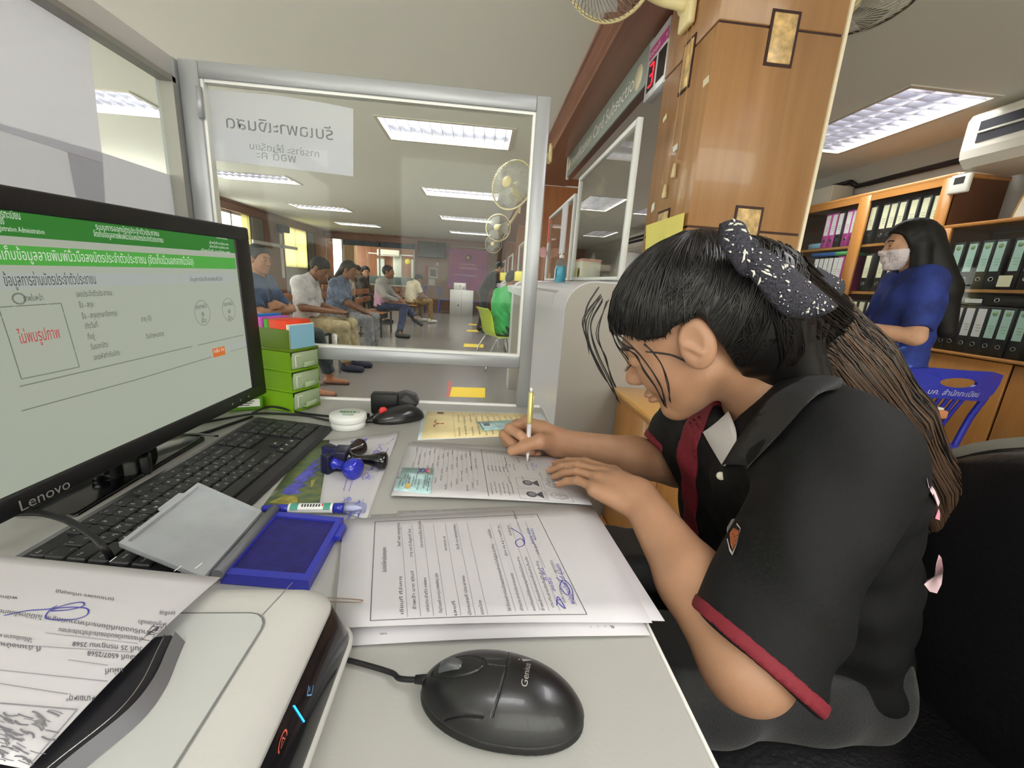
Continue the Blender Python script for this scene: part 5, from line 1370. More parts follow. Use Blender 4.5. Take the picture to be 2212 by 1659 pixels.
# ================================================================== fans
CREAMP = mat('fan_cream', (236,222,170), .4); WIREM = mat('fan_wire', (206,204,192), .4, metal=.2)
FBL = pane('fan_blade_tint', (196,196,188), .35, .2, .6)
def wall_fan(c, nrm, R, base, label, wire=WIREM, cream=CREAMP, nw=60):
    z = Vector(nrm).normalized(); q = z.to_track_quat('Z','Y').to_matrix().to_4x4()
    t = thing('wall_fan', label, 'fan', M=Matrix.Translation(c) @ q)
    g = MB()
    for k in range(nw):
        a = 2*math.pi*k/nw; ca, sa = math.cos(a), math.sin(a); ca2, sa2 = math.cos(a+.16), math.sin(a+.16)
        g.tube([(.045*ca,.045*sa,.085),(R*.55*(ca+ca2)/2,R*.55*(sa+sa2)/2,.08),(R*.9*ca2,R*.9*sa2,.05),(R*ca2,R*sa2,.0)], .0017, 4, False)
        g.tube([(.06*ca,.06*sa,-.075),(R*.6*ca,R*.6*sa,-.07),(R*ca,R*sa,0)], .0011, 3, False)
    o = obj('guard', g, wire, t); o['kind'] = 'stuff'
    ring = [(R*math.cos(2*math.pi*k/40),R*math.sin(2*math.pi*k/40),0) for k in range(40)]
    obj('rim', MB().tube(ring, .008, 8, closed=True), cream, t)
    for rr, zz in ((R*.5,.081),): obj('ring_wire', MB().tube([(rr*math.cos(2*math.pi*k/30),rr*math.sin(2*math.pi*k/30),zz) for k in range(30)], .0016, 5, closed=True), wire, t)
    obj('hub_cap', MB().lathe([(.048,.078),(.05,.086),(.044,.094),(0,.096)], 24), cream, t)
    for k in range(3):
        M = Matrix.Rotation(2*math.pi*k/3, 4, 'Z'); vs = []
        for i in range(7):
            r = .03+(R*.86-.03)*i/6; w = .45+.25*math.sin(i/6*2.6)
            for a in (-w, 0, w): vs.append(M @ Vector((r*math.cos(a), r*math.sin(a), .018*a/w+.01)))
        obj('blade', MB().add(vs, [(3*i+j,3*i+j+1,3*i+j+4,3*i+j+3) for i in range(6) for j in range(2)], True), FBL, t)
    obj('motor', MB().lathe([(0,-.17),(.04,-.168),(.062,-.15),(.068,-.10),(.06,-.07),(.02,-.06),(.02,.03),(0,.03)], 20), cream, t)
    b = Vector(base)
    p0 = Vector(c)-z*.12
    obj('neck', MB().tube(spline([p0, p0-Vector((0,0,.09))*.9, (p0+b)/2-Vector((0,0,.10)), b-Vector((.02,0,.06))], 6), .022, 10), cream, t, world=True)
    obj('wall_plate', MB().bbox(b+Vector((-.03,-.05,-.14)), b+Vector((.0,.05,.10)), .01, 2), cream, t, world=True)
    return t
wall_fan(PY(1106,400,4.0), (-.60,-.80,.12), .21, (.62,4.3,2.40), 'cream wall fan nearest the front screen post')
DW = mat('fan_wire_dim', (158,156,144), .4)
wall_fan(PY(1076,492,7.3), (-.30,-.95,-.05), .21, (.62,7.5,2.42), 'wall fan second along the beam, greyish guard', DW)
wall_fan(PY(1066,527,10.7), (-.30,-.95,-.05), .21, (.62,10.9,2.42), 'farthest and smallest wall fan before the pink banner', DW)
wall_fan((.43,1.9,2.38), (-.55,-.55,-.62), .21, (.79,1.9,2.30), 'wall fan cut by the top edge left of the wooden pillar', mat('steel_wire'), CREAMP)
t = thing('fan_motor_case', 'cream fan switch case with grey oval dial high on the pillar', 'fan switch', PX(1488,-2,.785))
obj('case', MB().lathe([(.0,.03),(.05,.028),(.062,.01),(.062,-.03),(.05,-.06),(.02,-.07)], 22, Matrix.Rotation(-math.pi/2-.2,4,'Y')), CREAMP, t)
obj('dial', MB().lathe([(0,.036),(.03,.035),(.036,.028)], 18, Matrix.Rotation(-math.pi/2-.2,4,'Y')), mat('dial_grey', (120,130,142), .4), t)
# caged ceiling fan at the upper right
c = Vector((1.50,1.99,2.36)); 
t = thing('ceiling_fan', 'caged ceiling fan behind the pillar at the top right edge', 'fan', c)
R = .24; g = MB()
for k in range(40):
    a = 2*math.pi*k/40; g.tube([(.03*math.cos(a),.03*math.sin(a),-.05),(R*.6*math.cos(a+.1),R*.6*math.sin(a+.1),-.045),(R*math.cos(a+.2),R*math.sin(a+.2),0)], .0012, 4, False)
for rr in (.08,.13,.18,.22): g.tube([(rr*math.cos(2*math.pi*k/30),rr*math.sin(2*math.pi*k/30),-.045+.03*(rr/R)**3) for k in range(30)], .0012, 4, closed=True)
o = obj('guard', g, WIREM, t); o['kind'] = 'stuff'
obj('rim', MB().tube([(R*math.cos(2*math.pi*k/40),R*math.sin(2*math.pi*k/40),0) for k in range(40)], .006, 8, closed=True), mat('fan_rim_brown', (96,84,74), .5), t)
for k in range(3):
    M = Matrix.Rotation(2.1*k+.3, 4, 'Z'); vs = [M @ Vector(p) for p in ((.03,-.02,0),(.2,-.06,.01),(.215,.0,.0),(.2,.05,-.012),(.03,.02,0))]
    obj('blade', MB().add(vs, [(0,1,2,3,4)]), mat('fan_blade_grey', (150,148,142), .4), t)
obj('motor', MB().lathe([(.0,-.03),(.03,-.028),(.05,0),(.05,.06),(.03,.09),(.012,.095)], 18), CREAMP, t)

# ================================================================== things on the beam and pillar
# translucent hanging sign: Identification Card Subsection
SX = .81
ya, yb = 2.36, 4.42
t = thing('hanging_sign', 'long grey translucent sign with white lettering hanging below the beam', 'sign', (SX, (ya+yb)/2, 2.17))
L = (yb-ya)/2
obj('plate', MB().bbox((-.006,-L,0),(.006,L,.19), .001, 1), mat('sign_grey', (138,146,138), .35), t)
mb = MB(); text(mb, 'Identification Card Subsection', .115, (-.0065, L-.18, .055), (0,-1,0), (0,0,1), width=1.72, res=3)
obj('lettering', mb, mat('sign_white', (226,228,222), .4), t)
obj('emblem', MB().lathe([(.05,0),(.05,.001),(0,.0012)], 24, Matrix.Translation((-.0062,L-.08,.10)) @ Matrix.Rotation(-math.pi/2,4,'Y')), mat('emblem_cream', (222,212,184), .5), t)
obj('emblem', MB().lathe([(.06,0),(.06,.001),(0,.0012)], 24, Matrix.Translation((-.0062,-L+.16,.08)) @ Matrix.Rotation(-math.pi/2,4,'Y')), mat('emblem_cream'), t)
obj('end_bracket', MB().bbox((-.012,L,-.01),(.012,L+.03,.20), .003, 1), mat('white_bracket', (236,236,232), .35), t)
# queue display
t = thing('queue_display', 'queue number display with red figure 3 and magenta heading', 'display', (.79, 2.12, 2.065))
obj('case', MB().bbox((0,0,0),(.05,.235,.265), .004, 1), mat('display_silver', (214,216,220), .3, metal=.2), t)
obj('heading', MB().box((-.001,0.0,.175),(0,.215,.225)), mat('display_magenta', (176,62,128), .5), t)
h = MB(); text(h, 'ช่องที่', .032, (-.0012,.205,.187), (0,-1,0), (0,0,1), width=.115, res=2); text(h, 'ห', .032, (-.0012,.02,.187), (0,-1,0), (0,0,1)); obj('heading_text', h, mat('sign_white'), t)
obj('digit_window', MB().box((-.001,.115,.03),(0,.205,.16)), mat('digit_black', (26,26,28), .3), t)
obj('digit_window', MB().box((-.001,.0,.03),(0,.09,.16)), mat('digit_black'), t)
dg = MB()
def seg(y0,z0,y1,z1): dg.tube([(-.0015,y0,z0),(-.0015,y1,z1)], .0045, 6)
seg(.185,.145,.142,.145); seg(.175,.097,.138,.097); seg(.185,.05,.142,.05); seg(.138,.142,.135,.10); seg(.135,.094,.138,.053)
obj('digit', dg, glow('red_digit', (255,40,60), 2.0), t)
# labels, cords and toggles on the left face of the pillar
fx = PX0-.006
def tagp(pts, label, m=None):
    return wall_sheet('label', label, [PX(x,y,fx-.001) for x,y in pts], m or mat('label_cream', (226,214,180), .6), 'X', 0)
tagp([(1432,257),(1440,244),(1440,254),(1432,266)], 'tiny pale label highest left on the pillar side face')
tagp([(1519,174),(1532,161),(1531,177),(1518,190)], 'small cream label beside the pillar corner below the inlay')
tagp([(1453,318),(1464,309),(1463,322),(1453,331)], 'small white label in the middle of the pillar side face', mat('white_label'))
tagp([(1408,443),(1414,436),(1413,452),(1406,460)], 'white label low at the left edge of the pillar', mat('white_label'))
for (x0_,y0_,x1_,y1_,x2_,y2_) in ((1490,40,1470,230,1457,356),(1503,40,1484,200,1437,400)):
    pass
def pull(pts, tog, label):
    c = MB().tube([PX(x,y,fx-.012) for x,y in pts], .0012, 6)
    t = tag(obj('pull_cord', c, mat('cord_tan', (206,172,120), .6)), label, 'pull cord')
    q = PX(tog[0],tog[1],fx-.012)
    obj('toggle', MB().lathe([(.0,.028),(.006,.026),(.011,-.02),(.010,-.028),(0,-.03)], 10, Matrix.Translation(q)), mat('toggle_cream', (222,202,158), .5), t)
pull([(1497,38),(1483,200),(1468,315),(1460,352)], (1456,368), 'tan pull cord with bell toggle hanging on the pillar, right one')
pull([(1489,38),(1466,220),(1447,350),(1439,402)], (1436,413), 'tan pull cord with bell toggle hanging on the pillar, left one')
YP = mat('yellow_note', (232,220,120), .6)
wall_sheet('yellow_note', 'yellow paper taped low on the pillar above the writing woman', [PX(1396,487,fx-.016),PX(1479,459,fx-.016),PX(1470,530,fx-.016),PX(1393,560,fx-.016)], YP, 'X', 0)

# ================================================================== wooden desk by the pillar
t = thing('wooden_desk', 'brown wooden desk end with moulded top between counter and woman', 'desk', (.60,1.25,0))
obj('side_panel', MB().bbox((0,0,.10),(.03,.40,.695), .002, 1), OAK, t); obj('front_panel', MB().bbox((.03,.0,.10),(1.0,.03,.695), .002, 1), OAK, t)
obj('back_panel', MB().box((.03,.37,.10),(.19,.40,.695)), OAK, t)
obj('plinth', MB().box((.01,.01,0),(.03,.39,.13)), OAKH, t)
obj('top', MB().bbox((-.02,-.02,.705),(1.02,.41,.728), .006, 2), mat('desk_top_varnish', (214,160,84), .25, coat=.4), t); obj('moulding', MB().bbox((-.012,-.012,.688),(1.01,.405,.708), .005, 2), OAKH, t)
obj('skirting', MB().bbox((-.012,-.006,0),(0,.40,.13), .004, 1), mat('skirting_oak', (190,130,84), .4), t)
t = thing('table', 'wooden table corner with pale top right behind the shoulder', 'table', (1.90,1.47,0))
obj('table_top', MB().bbox((-.6,0,.735),(0,.6,.745), .003, 1), mat('pale_tabletop', (232,230,214), .4), t); obj('edge', MB().bbox((-.61,-.012,.70),(.012,.61,.736), .008, 2), mat('table_edge_wood', (196,132,92), .4), t)
for x, y in ((-.55,.04),(-.06,.04),(-.55,.55),(-.06,.55)): obj('leg', MB().box((x,y,0),(x+.05,y+.05,.70)), OAK, t)

# ================================================================== binder cabinets on the right wall
CX = 3.30
t = thing('bookcase', 'tall oak bookcase of binders with glass doors on the right wall', 'cabinet', (CX,2.92,0))
LT = 3.6
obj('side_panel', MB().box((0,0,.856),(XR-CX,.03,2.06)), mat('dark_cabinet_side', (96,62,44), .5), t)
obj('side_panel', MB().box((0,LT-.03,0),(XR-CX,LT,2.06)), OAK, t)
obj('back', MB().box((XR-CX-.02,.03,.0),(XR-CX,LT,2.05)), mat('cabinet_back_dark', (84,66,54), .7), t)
obj('top', MB().bbox((-.01,-.01,2.045),(XR-CX,LT,2.075), .004, 1), OAKH, t)
for zs in (1.625, 1.225): obj('shelf', MB().box((.03,.03,zs),(XR-CX-.02,LT-.03,zs+.022)), OAKH, t)
obj('counter_board', MB().box((-.03,0,.836),(XR-CX,LT,.856)), OAKH, t)
obj('base', MB().box((0,.0,.0),(.02,LT,.836)), OAK, t)
st = [(.0,.085),(.655,.765),(1.5,1.6),(2.4,2.5),(3.5,3.6)]
for a, b in st: obj('stile', MB().bbox((-.012,a,.856),(.012,b,2.05), .003, 1), OAK, t)
obj('rail', MB().box((-.010,.0,2.0),(.012,LT,2.05)), OAKH, t)
for (a0, b0), (a1, b1) in zip(st, st[1:]): obj('glass_door', MB().box((-.002,b0,.86),(.002,a1,2.0)), GLASSW, t)
t = thing('low_bookcase', 'lower oak bookcase with glass front right of the tall one', 'cabinet', (CX,.3,0))
LT = 2.615
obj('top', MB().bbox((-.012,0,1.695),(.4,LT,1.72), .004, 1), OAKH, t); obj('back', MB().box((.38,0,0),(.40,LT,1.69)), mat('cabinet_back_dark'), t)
obj('side_panel', MB().box((0,0,0),(.38,.03,1.69)), OAK, t)
obj('shelf', MB().box((.03,.03,1.262),(.38,LT,1.282)), OAKH, t)
obj('counter_board', MB().bbox((-.03,0,.836),(.4,LT,.856), .004, 1), OAKH, t)
for i in range(4): obj('door', MB().bbox((-.012,.02+.65*i,.06),(.01,.655+.65*i,.83), .003, 1), OAK, t)
obj('base', MB().box((.0,0,0),(.02,LT,.06)), OAKH, t)
for a, b in ((.0,.07),(1.25,1.33),(LT-.06,LT)): obj('stile', MB().bbox((-.012,a,.856),(.012,b,1.70), .003, 1), OAK, t)
obj('glass_door', MB().box((-.002,1.33,.86),(.002,LT-.06,1.69)), GLASSW, t); obj('glass_door', MB().box((-.002,.07,.86),(.002,1.25,1.69)), GLASSW, t)
# binders: spine, label, finger ring
def binder(col, lab, em):
    t = thing('binder', 'x', 'binder')
    obj('cover', MB().bbox((0,-.036,0),(.27,.036,.315), .003, 1), col, t)
    obj('label', MB().box((-.0012,-.024,.115),(0,.024,.30)), lab, t)
    obj('finger_ring', MB().lathe([(.010,0),(.013,.0015),(.0155,0)], 14, Matrix.Translation((-.001,0,.065)) @ Matrix.Rotation(-math.pi/2,4,'Y')), mat('steel_wire'), t)
    obj('finger_hole', MB().lathe([(.010,0),(0,.0004)], 14, Matrix.Translation((-.0005,0,.065)) @ Matrix.Rotation(-math.pi/2,4,'Y')), mat('hole_black', (6,6,6), .8), t)
    p = MB()
    for i in range(3): p.box((-.0018,-.016,.19-.018*i),(-.0013,.014-.004*i,.194-.018*i))
    if em: p.lathe([(.015,0),(.015,.0003),(0,.0004)], 12, Matrix.Translation((-.0013,0,.275)) @ Matrix.Rotation(-math.pi/2,4,'Y'))
    obj('label_print', p, mat('label_olive' if em else 'label_grey', (150,176,130) if em else (160,158,140), .7), t)
    return t
BBK = mat('binder_black', (30,30,32), .5); BPK = mat('binder_magenta', (196,72,160), .45); LC = mat('label_ivory', (232,226,196), .6); LB = mat('label_aqua', (186,218,212), .6); LW = mat('label_white2', (232,228,232), .6)
protos = {'bc':binder(BBK,LC,False), 'pw':binder(BPK,LW,False), 'ba':binder(BBK,LB,True), 'bw':binder(BBK,LW,False)}
used = set()
def put(kind, y, z, label, group, lean=0., x=CX+.03):
    M = Matrix.Translation((x,y,z+.0005)) @ Matrix.Rotation(lean, 4, 'X')
    p = protos[kind]
    o = p if kind not in used else copy_tree(p)
    used.add(kind); o.matrix_world = M; MW[o.name] = M.copy(); o['label'] = label; o['group'] = group
ORD = ['first','second','third','fourth','fifth','sixth','seventh','eighth','ninth']
yc = [3.475,3.345,3.255,3.175,3.055,2.0]
for i, px in enumerate((1888,1914,1930,1948,1972,1996,2020)):
    y = PX(px,455,CX+.03).y
    put('bc', y, 1.647, 'black binder with ivory label, %s from left on the middle bay top shelf' % ORD[i], 'black binders on the top shelf')
for i, px in enumerate((1873,1903,1926,1946)):
    put('bc', PX(px,575,CX+.03).y, 1.247, 'black binder with ivory label, %s from left on the middle bay second shelf' % ORD[i], 'black binders on the middle shelf')
for i, (px,k) in enumerate(((1786,'pw'),(1799,'pw'),(1812,'bw'),(1829,'pw'),(1842,'pw'))):
    put(k, PX(px,495,CX+.03).y, 1.647, ('magenta' if k == 'pw' else 'black')+' binder with white label, %s from left on the top shelf by the pillar' % ORD[i], 'magenta binders near the pillar')
for i, (px,k) in enumerate(((1760,'bw'),(1770,'bw'),(1780,'bw'),(1790,'bw'),(1801,'bw'),(1811,'pw'))):
    put(k, PX(px,585,CX+.03).y, 1.247, ('magenta' if k == 'pw' else 'black')+' binder with white label, %s from left on the shelf under the magenta row' % ORD[i], 'binders below the magenta row')
for i, px in enumerate((2060,2090,2121,2149,2190,2225)):
    put('ba', PX(px,575,CX+.03).y, 1.282, 'black binder with aqua emblem label, %s from left on the low bookcase upper shelf' % ORD[i], 'aqua labelled binders upper shelf', 0)
for i, (px,k) in enumerate(((2042,'bw'),(2062,'bw'),(2088,'bw'),(2114,'bw'),(2143,'ba'),(2172,'ba'),(2207,'ba'))):
    put(k, PX(px,700,CX+.03).y, .856, ('black binder with white label' if k == 'bw' else 'black binder with aqua emblem label')+', %s from left on the low bookcase bottom' % ORD[i], 'binders on the low bookcase bottom')
for i in range(8): put('bc', 3.05+.078*i, .856, 'black binder on the middle bay bottom, %s from right' % ORD[i], 'binders low behind the woman in blue')
t = thing('binder', 'dark binder lying flat across the white labelled binders', 'binder', (CX+.05,2.50,1.18))
obj('cover', MB().bbox((0,-.17,0),(.27,.16,.07), .003, 1), BBK, t); obj('finger_ring', MB().lathe([(.010,0),(.013,.0015),(.0155,0)], 14, Matrix.Translation((-.001,.0,.035)) @ Matrix.Rotation(-math.pi/2,4,'Y')), mat('steel_wire'), t)
t = thing('carton', 'small grey box with bar print lying on the lower binders', 'box', (CX+.05,2.70,1.18))
obj('body', MB().bbox((0,-.13,0),(.2,.02,.05), .002, 1), mat('grey_carton', (172,176,172), .5), t)
obj('label_print', MB().box((-.001,-.12,.012),(0,-.02,.04)), LW, t)
tag(obj('card_note', MB().box((CX+.02,2.44,1.3),(CX+.024,2.51,1.37)), LC), 'small ivory card leaning before the aqua labelled binders', 'card')
tag(obj('plastic_bag', MB().bbox((CX+.0,2.05,.858),(CX+.2,2.24,.93), .03, 3), mat('bag_white', (226,228,214), .5, bump=.6, bscale=30)), 'crumpled white plastic bag on the low bookcase counter', 'bag')
tag(obj('folder_stack', MB().bbox((CX+.03,4.05,1.648),(CX+.25,4.22,1.70), .006, 1), mat('folder_blue', (120,160,190), .6)), 'pale blue folders lying on the shelf next to the pillar', 'folder')
tag(obj('folder_blue_box', MB().bbox((CX+.02,3.86,1.567),(CX+.22,4.14,1.60), .004, 1), mat('deep_blue_folder', (44,88,150), .5)), 'dark blue folder lying on top of the lower binders', 'folder')
tag(obj('folder_green_box', MB().bbox((CX+.02,3.72,1.567),(CX+.22,3.85,1.60), .004, 1), mat('green_folder', (84,170,110), .5)), 'green folder lying on the magenta binder end', 'folder')
t = thing('wall_clock', 'white thermometer clock hanging on the bookcase corner', 'clock', (CX-.035,2.88,1.925))
obj('case', MB().bbox((-.0,-.065,0),(.03,.06,.125), .01, 2), mat('clock_white', (230,230,220), .4), t); obj('display', MB().box((-.001,-.035,.06),(0,.03,.105)), mat('clock_display', (62,62,60), .3), t)
obj('bracket', MB().box((.0,-.02,.125),(.05,.02,.135)), mat('clock_white'), t)
t = thing('framed_certificate', 'certificate in a thin gold frame on top of the low bookcase', 'picture', (CX+.10,2.33,1.7205))
Mx = Matrix.Rotation(-.22, 4, 'Y')
obj('frame', MB().bbox((0,-.30,0),(.012,.29,.27), .003, 1, Mx.inverted()), mat('gold_frame', (196,160,96), .4), t)
obj('certificate', MB().box((-.001,-.285,.015),(0,.275,.255), Mx.inverted()), mat('ivory_sheet', (238,234,216), .5), t)
p = MB()
for i in range(5): p.box((-.002,-.16+.01*i,.19-.03*i),(-.0012,.15-.01*i,.195-.03*i), Mx.inverted())
obj('print', p, INKL, t)
# ================================================================== air conditioners
def aircon(x, y0, y1, z0, label):
    t = thing('air_conditioner', label, 'air conditioner', (x,y0,z0)); L = y1-y0
    prof = [(0,.10),(.01,.05),(.06,.0),(.40,-.02),(.42,.02),(.42,.34),(.06,.34),(.02,.32),(0,.28)]
    obj('casing', MB().prism(prof, 0, L, 'Y'), mat('aircon_white', (232,228,214), .45), t)
    obj('grille_slot', MB().box((-.004,.05,.205),(.01,L-.05,.262)), mat('slot_dark', (26,26,30), .5), t)
    obj('grille_slot', MB().box((-.004,.05,.135),(.01,L-.05,.190)), mat('slot_dark'), t)
    obj('louvre', MB().bbox((-.012,.05,.188),(-.002,L-.05,.203), .003, 1), mat('aircon_white'), t)
    obj('seam', MB().box((.10,.25,-.004),(.104,.45,.0)), mat('joint_grey'), t)
    obj('end_cap', MB().prism([(a,b) for a,b in prof], L, L+.03, 'Y'), mat('aircon_white'), t)
    return t
aircon(3.20, 1.5, 2.84, 2.075, 'white air conditioner hanging at the right edge under the ceiling')
aircon(3.20, 8.3, 9.6, 1.97, 'small distant white air conditioner seen through the counter divider')

# ================================================================== blue plastic chairs
def plastic_chair(label, loc, rz, m, textm=None):
    t = thing('plastic_chair', label, 'chair', loc, rz, 'blue plastic chairs')
    # local: faces +x; origin on the floor under the seat centre
    seat = MB().bbox((-.20,-.21,.425),(.22,.21,.445), .012, 2)
    obj('seat', seat, m, t)
    def bend(y, z):                                   # backrest surface: leans back and wraps round
        return -.20-.10*(z-.43)/.40+.055*(abs(y)/.24)**2
    def plate(poly, nm, th=.012, holes=None):
        mb = MB(); vs = [(bend(y,z)-th/2,y,z) for y,z in poly]+[(bend(y,z)+th/2,y,z) for y,z in poly]; n = len(poly)
        mb.add(vs, [list(range(n)),list(range(n,2*n))[::-1]]+[(i,n+i,n+(i+1)%n,(i+1)%n) for i in range(n)]); return obj(nm, mb, m, t)
    # top band of the back with an oval grip hole: outer outline and hole ring
    out = [(-.235,.70)]+[(-.235+.06-.06*math.cos(a),.80+.06*math.sin(a)) for a in (0,.4,.8,1.2,1.57)]+[(.175+.06*math.sin(a),.80+.06*math.cos(a)) for a in (0,.4,.8,1.2,1.57)]+[(.235,.70),(.15,.705),(.0,.71),(-.15,.705)]
    cz, ry, rz_ = .795, .085, .026
    n = 28; outer = []; inner = []
    import bisect
    def raypoly(a):
        d = (math.cos(a), math.sin(a)); best = .01
        for (y0,z0),(y1,z1) in zip(out, out[1:]+out[:1]):
            ey, ez_ = y1-y0, z1-z0; det = d[0]*(-ez_)-d[1]*(-ey)
            if abs(det) < 1e-9: continue
            s_ = ((y0)*(-ez_)-(z0-cz)*(-ey))/det; u_2 = (d[0]*(z0-cz)-d[1]*y0)/det
            if s_ > 0 and -1e-6 <= u_2 <= 1+1e-6: best = max(best, s_)
        return best
    for k in range(n):
        a = 2*math.pi*k/n; r = raypoly(a); outer.append((r*math.cos(a), cz+r*math.sin(a))); inner.append((ry*math.cos(a), cz+rz_*math.sin(a)))
    mb = MB(); th = .014
    vs = []
    for ring_ in (outer, inner):
        for sgn in (-1,1): vs += [(bend(y,z)+sgn*th/2,y,z) for y,z in ring_]
    F = []
    for i in range(n):
        j = (i+1)%n
        F += [(i,j,2*n+j,2*n+i),(n+i,3*n+i,3*n+j,n+j),(i,n+i,n+j,j),(2*n+i,2*n+j,3*n+j,3*n+i)]
    mb.add(vs, F, False); obj('back_top', mb, m, t)
    for k in range(5):
        y1 = -.075+.0375*k; y0 = y1*.75
        pts = [Vector((bend(y0*(1-s)+y1*s, .43+.28*s)+.012*math.sin(s*3.1), y0*(1-s)+y1*s, .43+.28*s)) for s in [i/6 for i in range(7)]]
        mb = MB(); vs = []
        for p in pts: vs += [p+Vector((0,-.010,0)), p+Vector((0,.010,0)), p+Vector((.008,.008,0)), p+Vector((.008,-.008,0))]
        mb.add(vs, [(4*i+a,4*i+(a+1)%4,4*i+4+(a+1)%4,4*i+4+a) for i in range(6) for a in range(4)], True); obj('back_slat', mb, m, t)
    for s_ in (-1,1):
        pts = spline([(bend(.23,.71),s_*.225,.72),(bend(.23,.6)-.0,s_*.215,.60),(-.19,s_*.19,.45)], 5); mb = MB(); vs = []
        for p in pts: vs += [p+Vector((-.006,-s_*.022,0)), p+Vector((-.006,s_*.006,0)), p+Vector((.008,s_*.006,0)), p+Vector((.008,-s_*.022,0))]
        mb.add(vs, [(4*i+a,4*i+(a+1)%4,4*i+4+(a+1)%4,4*i+4+a) for i in range(len(pts)-1) for a in range(4)], True); obj('back_stile', mb, m, t)
    for sx in (-1,1):
        for sy in (-1,1):
            a = Vector((.0+sx*.18,sy*.18,.43)); b = Vector((sx*.23,sy*.225,.0)); w = .026
            mb = MB(); mb.add([a+Vector((-w,-w,0)),a+Vector((w,-w,0)),a+Vector((w,w,0)),a+Vector((-w,w,0)),b+Vector((-w*.7,-w*.7,0)),b+Vector((w*.7,-w*.7,0)),b+Vector((w*.7,w*.7,0)),b+Vector((-w*.7,w*.7,0))], [(0,1,2,3),(4,7,6,5),(0,4,5,1),(1,5,6,2),(2,6,7,3),(3,7,4,0)]); obj('leg', mb, m, t)
    obj('apron', MB().box((-.195,-.19,.39),(-.175,.19,.43)), m, t)
    if textm:
        mb = MB(); vs, fs = _text_mesh('บค. สำนักทะเบียน', 2); xa = min(p.x for p in vs); xb = max(p.x for p in vs); q = .24/(xb-xa)
        mb.add([(bend(.11-(p.x-xa)*q, .728+p.y*q*1.1)-.0085, .11-(p.x-xa)*q, .728+p.y*q*1.1) for p in vs], fs); obj('stencil_lettering', mb, textm, t)
    return t
BLUEP = mat('chair_blue', (50,58,178), .35, coat=.1)
BLUEP2 = mat('chair_blue_far', (66,84,160), .4)
ch = plastic_chair('blue plastic chair with grip hole and white stencil by the oak cabinet', (2.36,2.06,0), math.radians(82), BLUEP, mat('stencil_white', (206,208,226), .5))
plastic_chair('blue plastic chair left of the white cube cabinet below the banner', (-1.13,14.0,0), math.radians(0), BLUEP2)
plastic_chair('dark blue plastic chair behind the man in the cream shirt', (-2.0,13.6,0), math.radians(180), mat('chair_navy', (30,40,120), .4))
plastic_chair('blue plastic chair half hidden right of the white cube cabinet', (-.02,14.1,0), math.radians(180), BLUEP2)

# ================================================================== draped chair behind the table, office chair
t = thing('office_chair', 'black chair with cream towel over its back behind the table', 'chair', (1.72,2.05,0))
obj('backrest', MB().bbox((-.22,-.04,.62),(.22,.05,1.05), .05, 4), mat('black_leather', (26,25,27), .35, bump=.35, bscale=120), t)
obj('seat', MB().bbox((-.24,.0,.44),(.24,.48,.53), .04, 3), mat('black_leather'), t)
obj('column', MB().lathe([(.035,.08),(.03,.44)], 14, Matrix.Translation((0,.24,0))), BLKG, t); obj('foot', MB().bbox((-.28,.21,.03),(.28,.27,.09), .02, 2), BLK, t); obj('foot', MB().bbox((-.03,-.04,.03),(.03,.52,.09), .02, 2), BLK, t)
tw = MB(); g = []
for i in range(13):
    s_ = i/12; row = []
    for j in range(9):
        x = .03+.20*j/8
        z = 1.066-.32*max(0,(s_-.3))/.7 if s_ > .3 else 1.066-.14*(.3-s_)/.3
        y = -.052-.006*math.sin(j*1.9) if s_ > .3 else .062
        if abs(s_-.3) < .05: y = 0; z = 1.069
        row.append((x+(.012*math.sin(i*.9) if j == 8 else 0), y, z))
    g.append(row)
o = obj('towel', tw.sheet(g, .006), mat('towel_cream', (236,230,206), .9, bump=.5, bscale=250, sheen=.3), loc=(1.72,2.05,0)); tag(o, 'cream towel draped over the right of the black chair back', 'towel')
t = thing('desk_chair', 'black leather office chair with grey rimmed back behind the writing woman', 'chair', (.66,.30,0))
LEA = mat('black_leather')
def cb(P):
    d = vbox(P, (.10,.06,.735), (.055,.26,.255), .05)
    q = P.copy(); r = np.sqrt(((P[:,1]-.06)/.265)**2+((P[:,2]-.70)/.275)**2)
    d = sI(d, (r-1)*.26, .03)
    return d
obj('backrest', nets(cb, (.02,-.25,.42), (.2,.36,1.02), .007), LEA, t)
rim = [(.155, .06+.272*math.cos(a), .70+.281*math.sin(a)) for a in [2*math.pi*k/60 for k in range(60)]]
mb = MB(); vs = []; n = len(rim)
for x,y,z in rim:
    dy, dz = (y-.06)/.272, (z-.70)/.281
    vs += [(.085,y,z),(.155,y,z),(.165,y+dy*.010,z+dz*.010),(.085,y+dy*.014,z+dz*.014)]
obj('back_rim', mb.add(vs, [(4*i+a,4*((i+1)%n)+a,4*((i+1)%n)+(a+1)%4,4*i+(a+1)%4) for i in range(n) for a in range(4)], False), mat('rim_grey', (150,148,140), .45), t)
obj('seat', MB().bbox((-.42,-.20,.46),(.08,.30,.55), .04, 3), LEA, t)
obj('back_arm', MB().bbox((.12,.02,.40),(.16,.10,.62), .01, 1), BLK, t); obj('column', MB().lathe([(.035,.08),(.028,.46)], 14, Matrix.Translation((-.17,.05,0))), BLKG, t)
for k in range(5): obj('leg', MB().bbox((0,-.025,.03),(.30,.025,.08), .012, 1, Matrix.Translation((-.17,.05,0)) @ Matrix.Rotation(k*1.2566,4,'Z')), BLK, t)

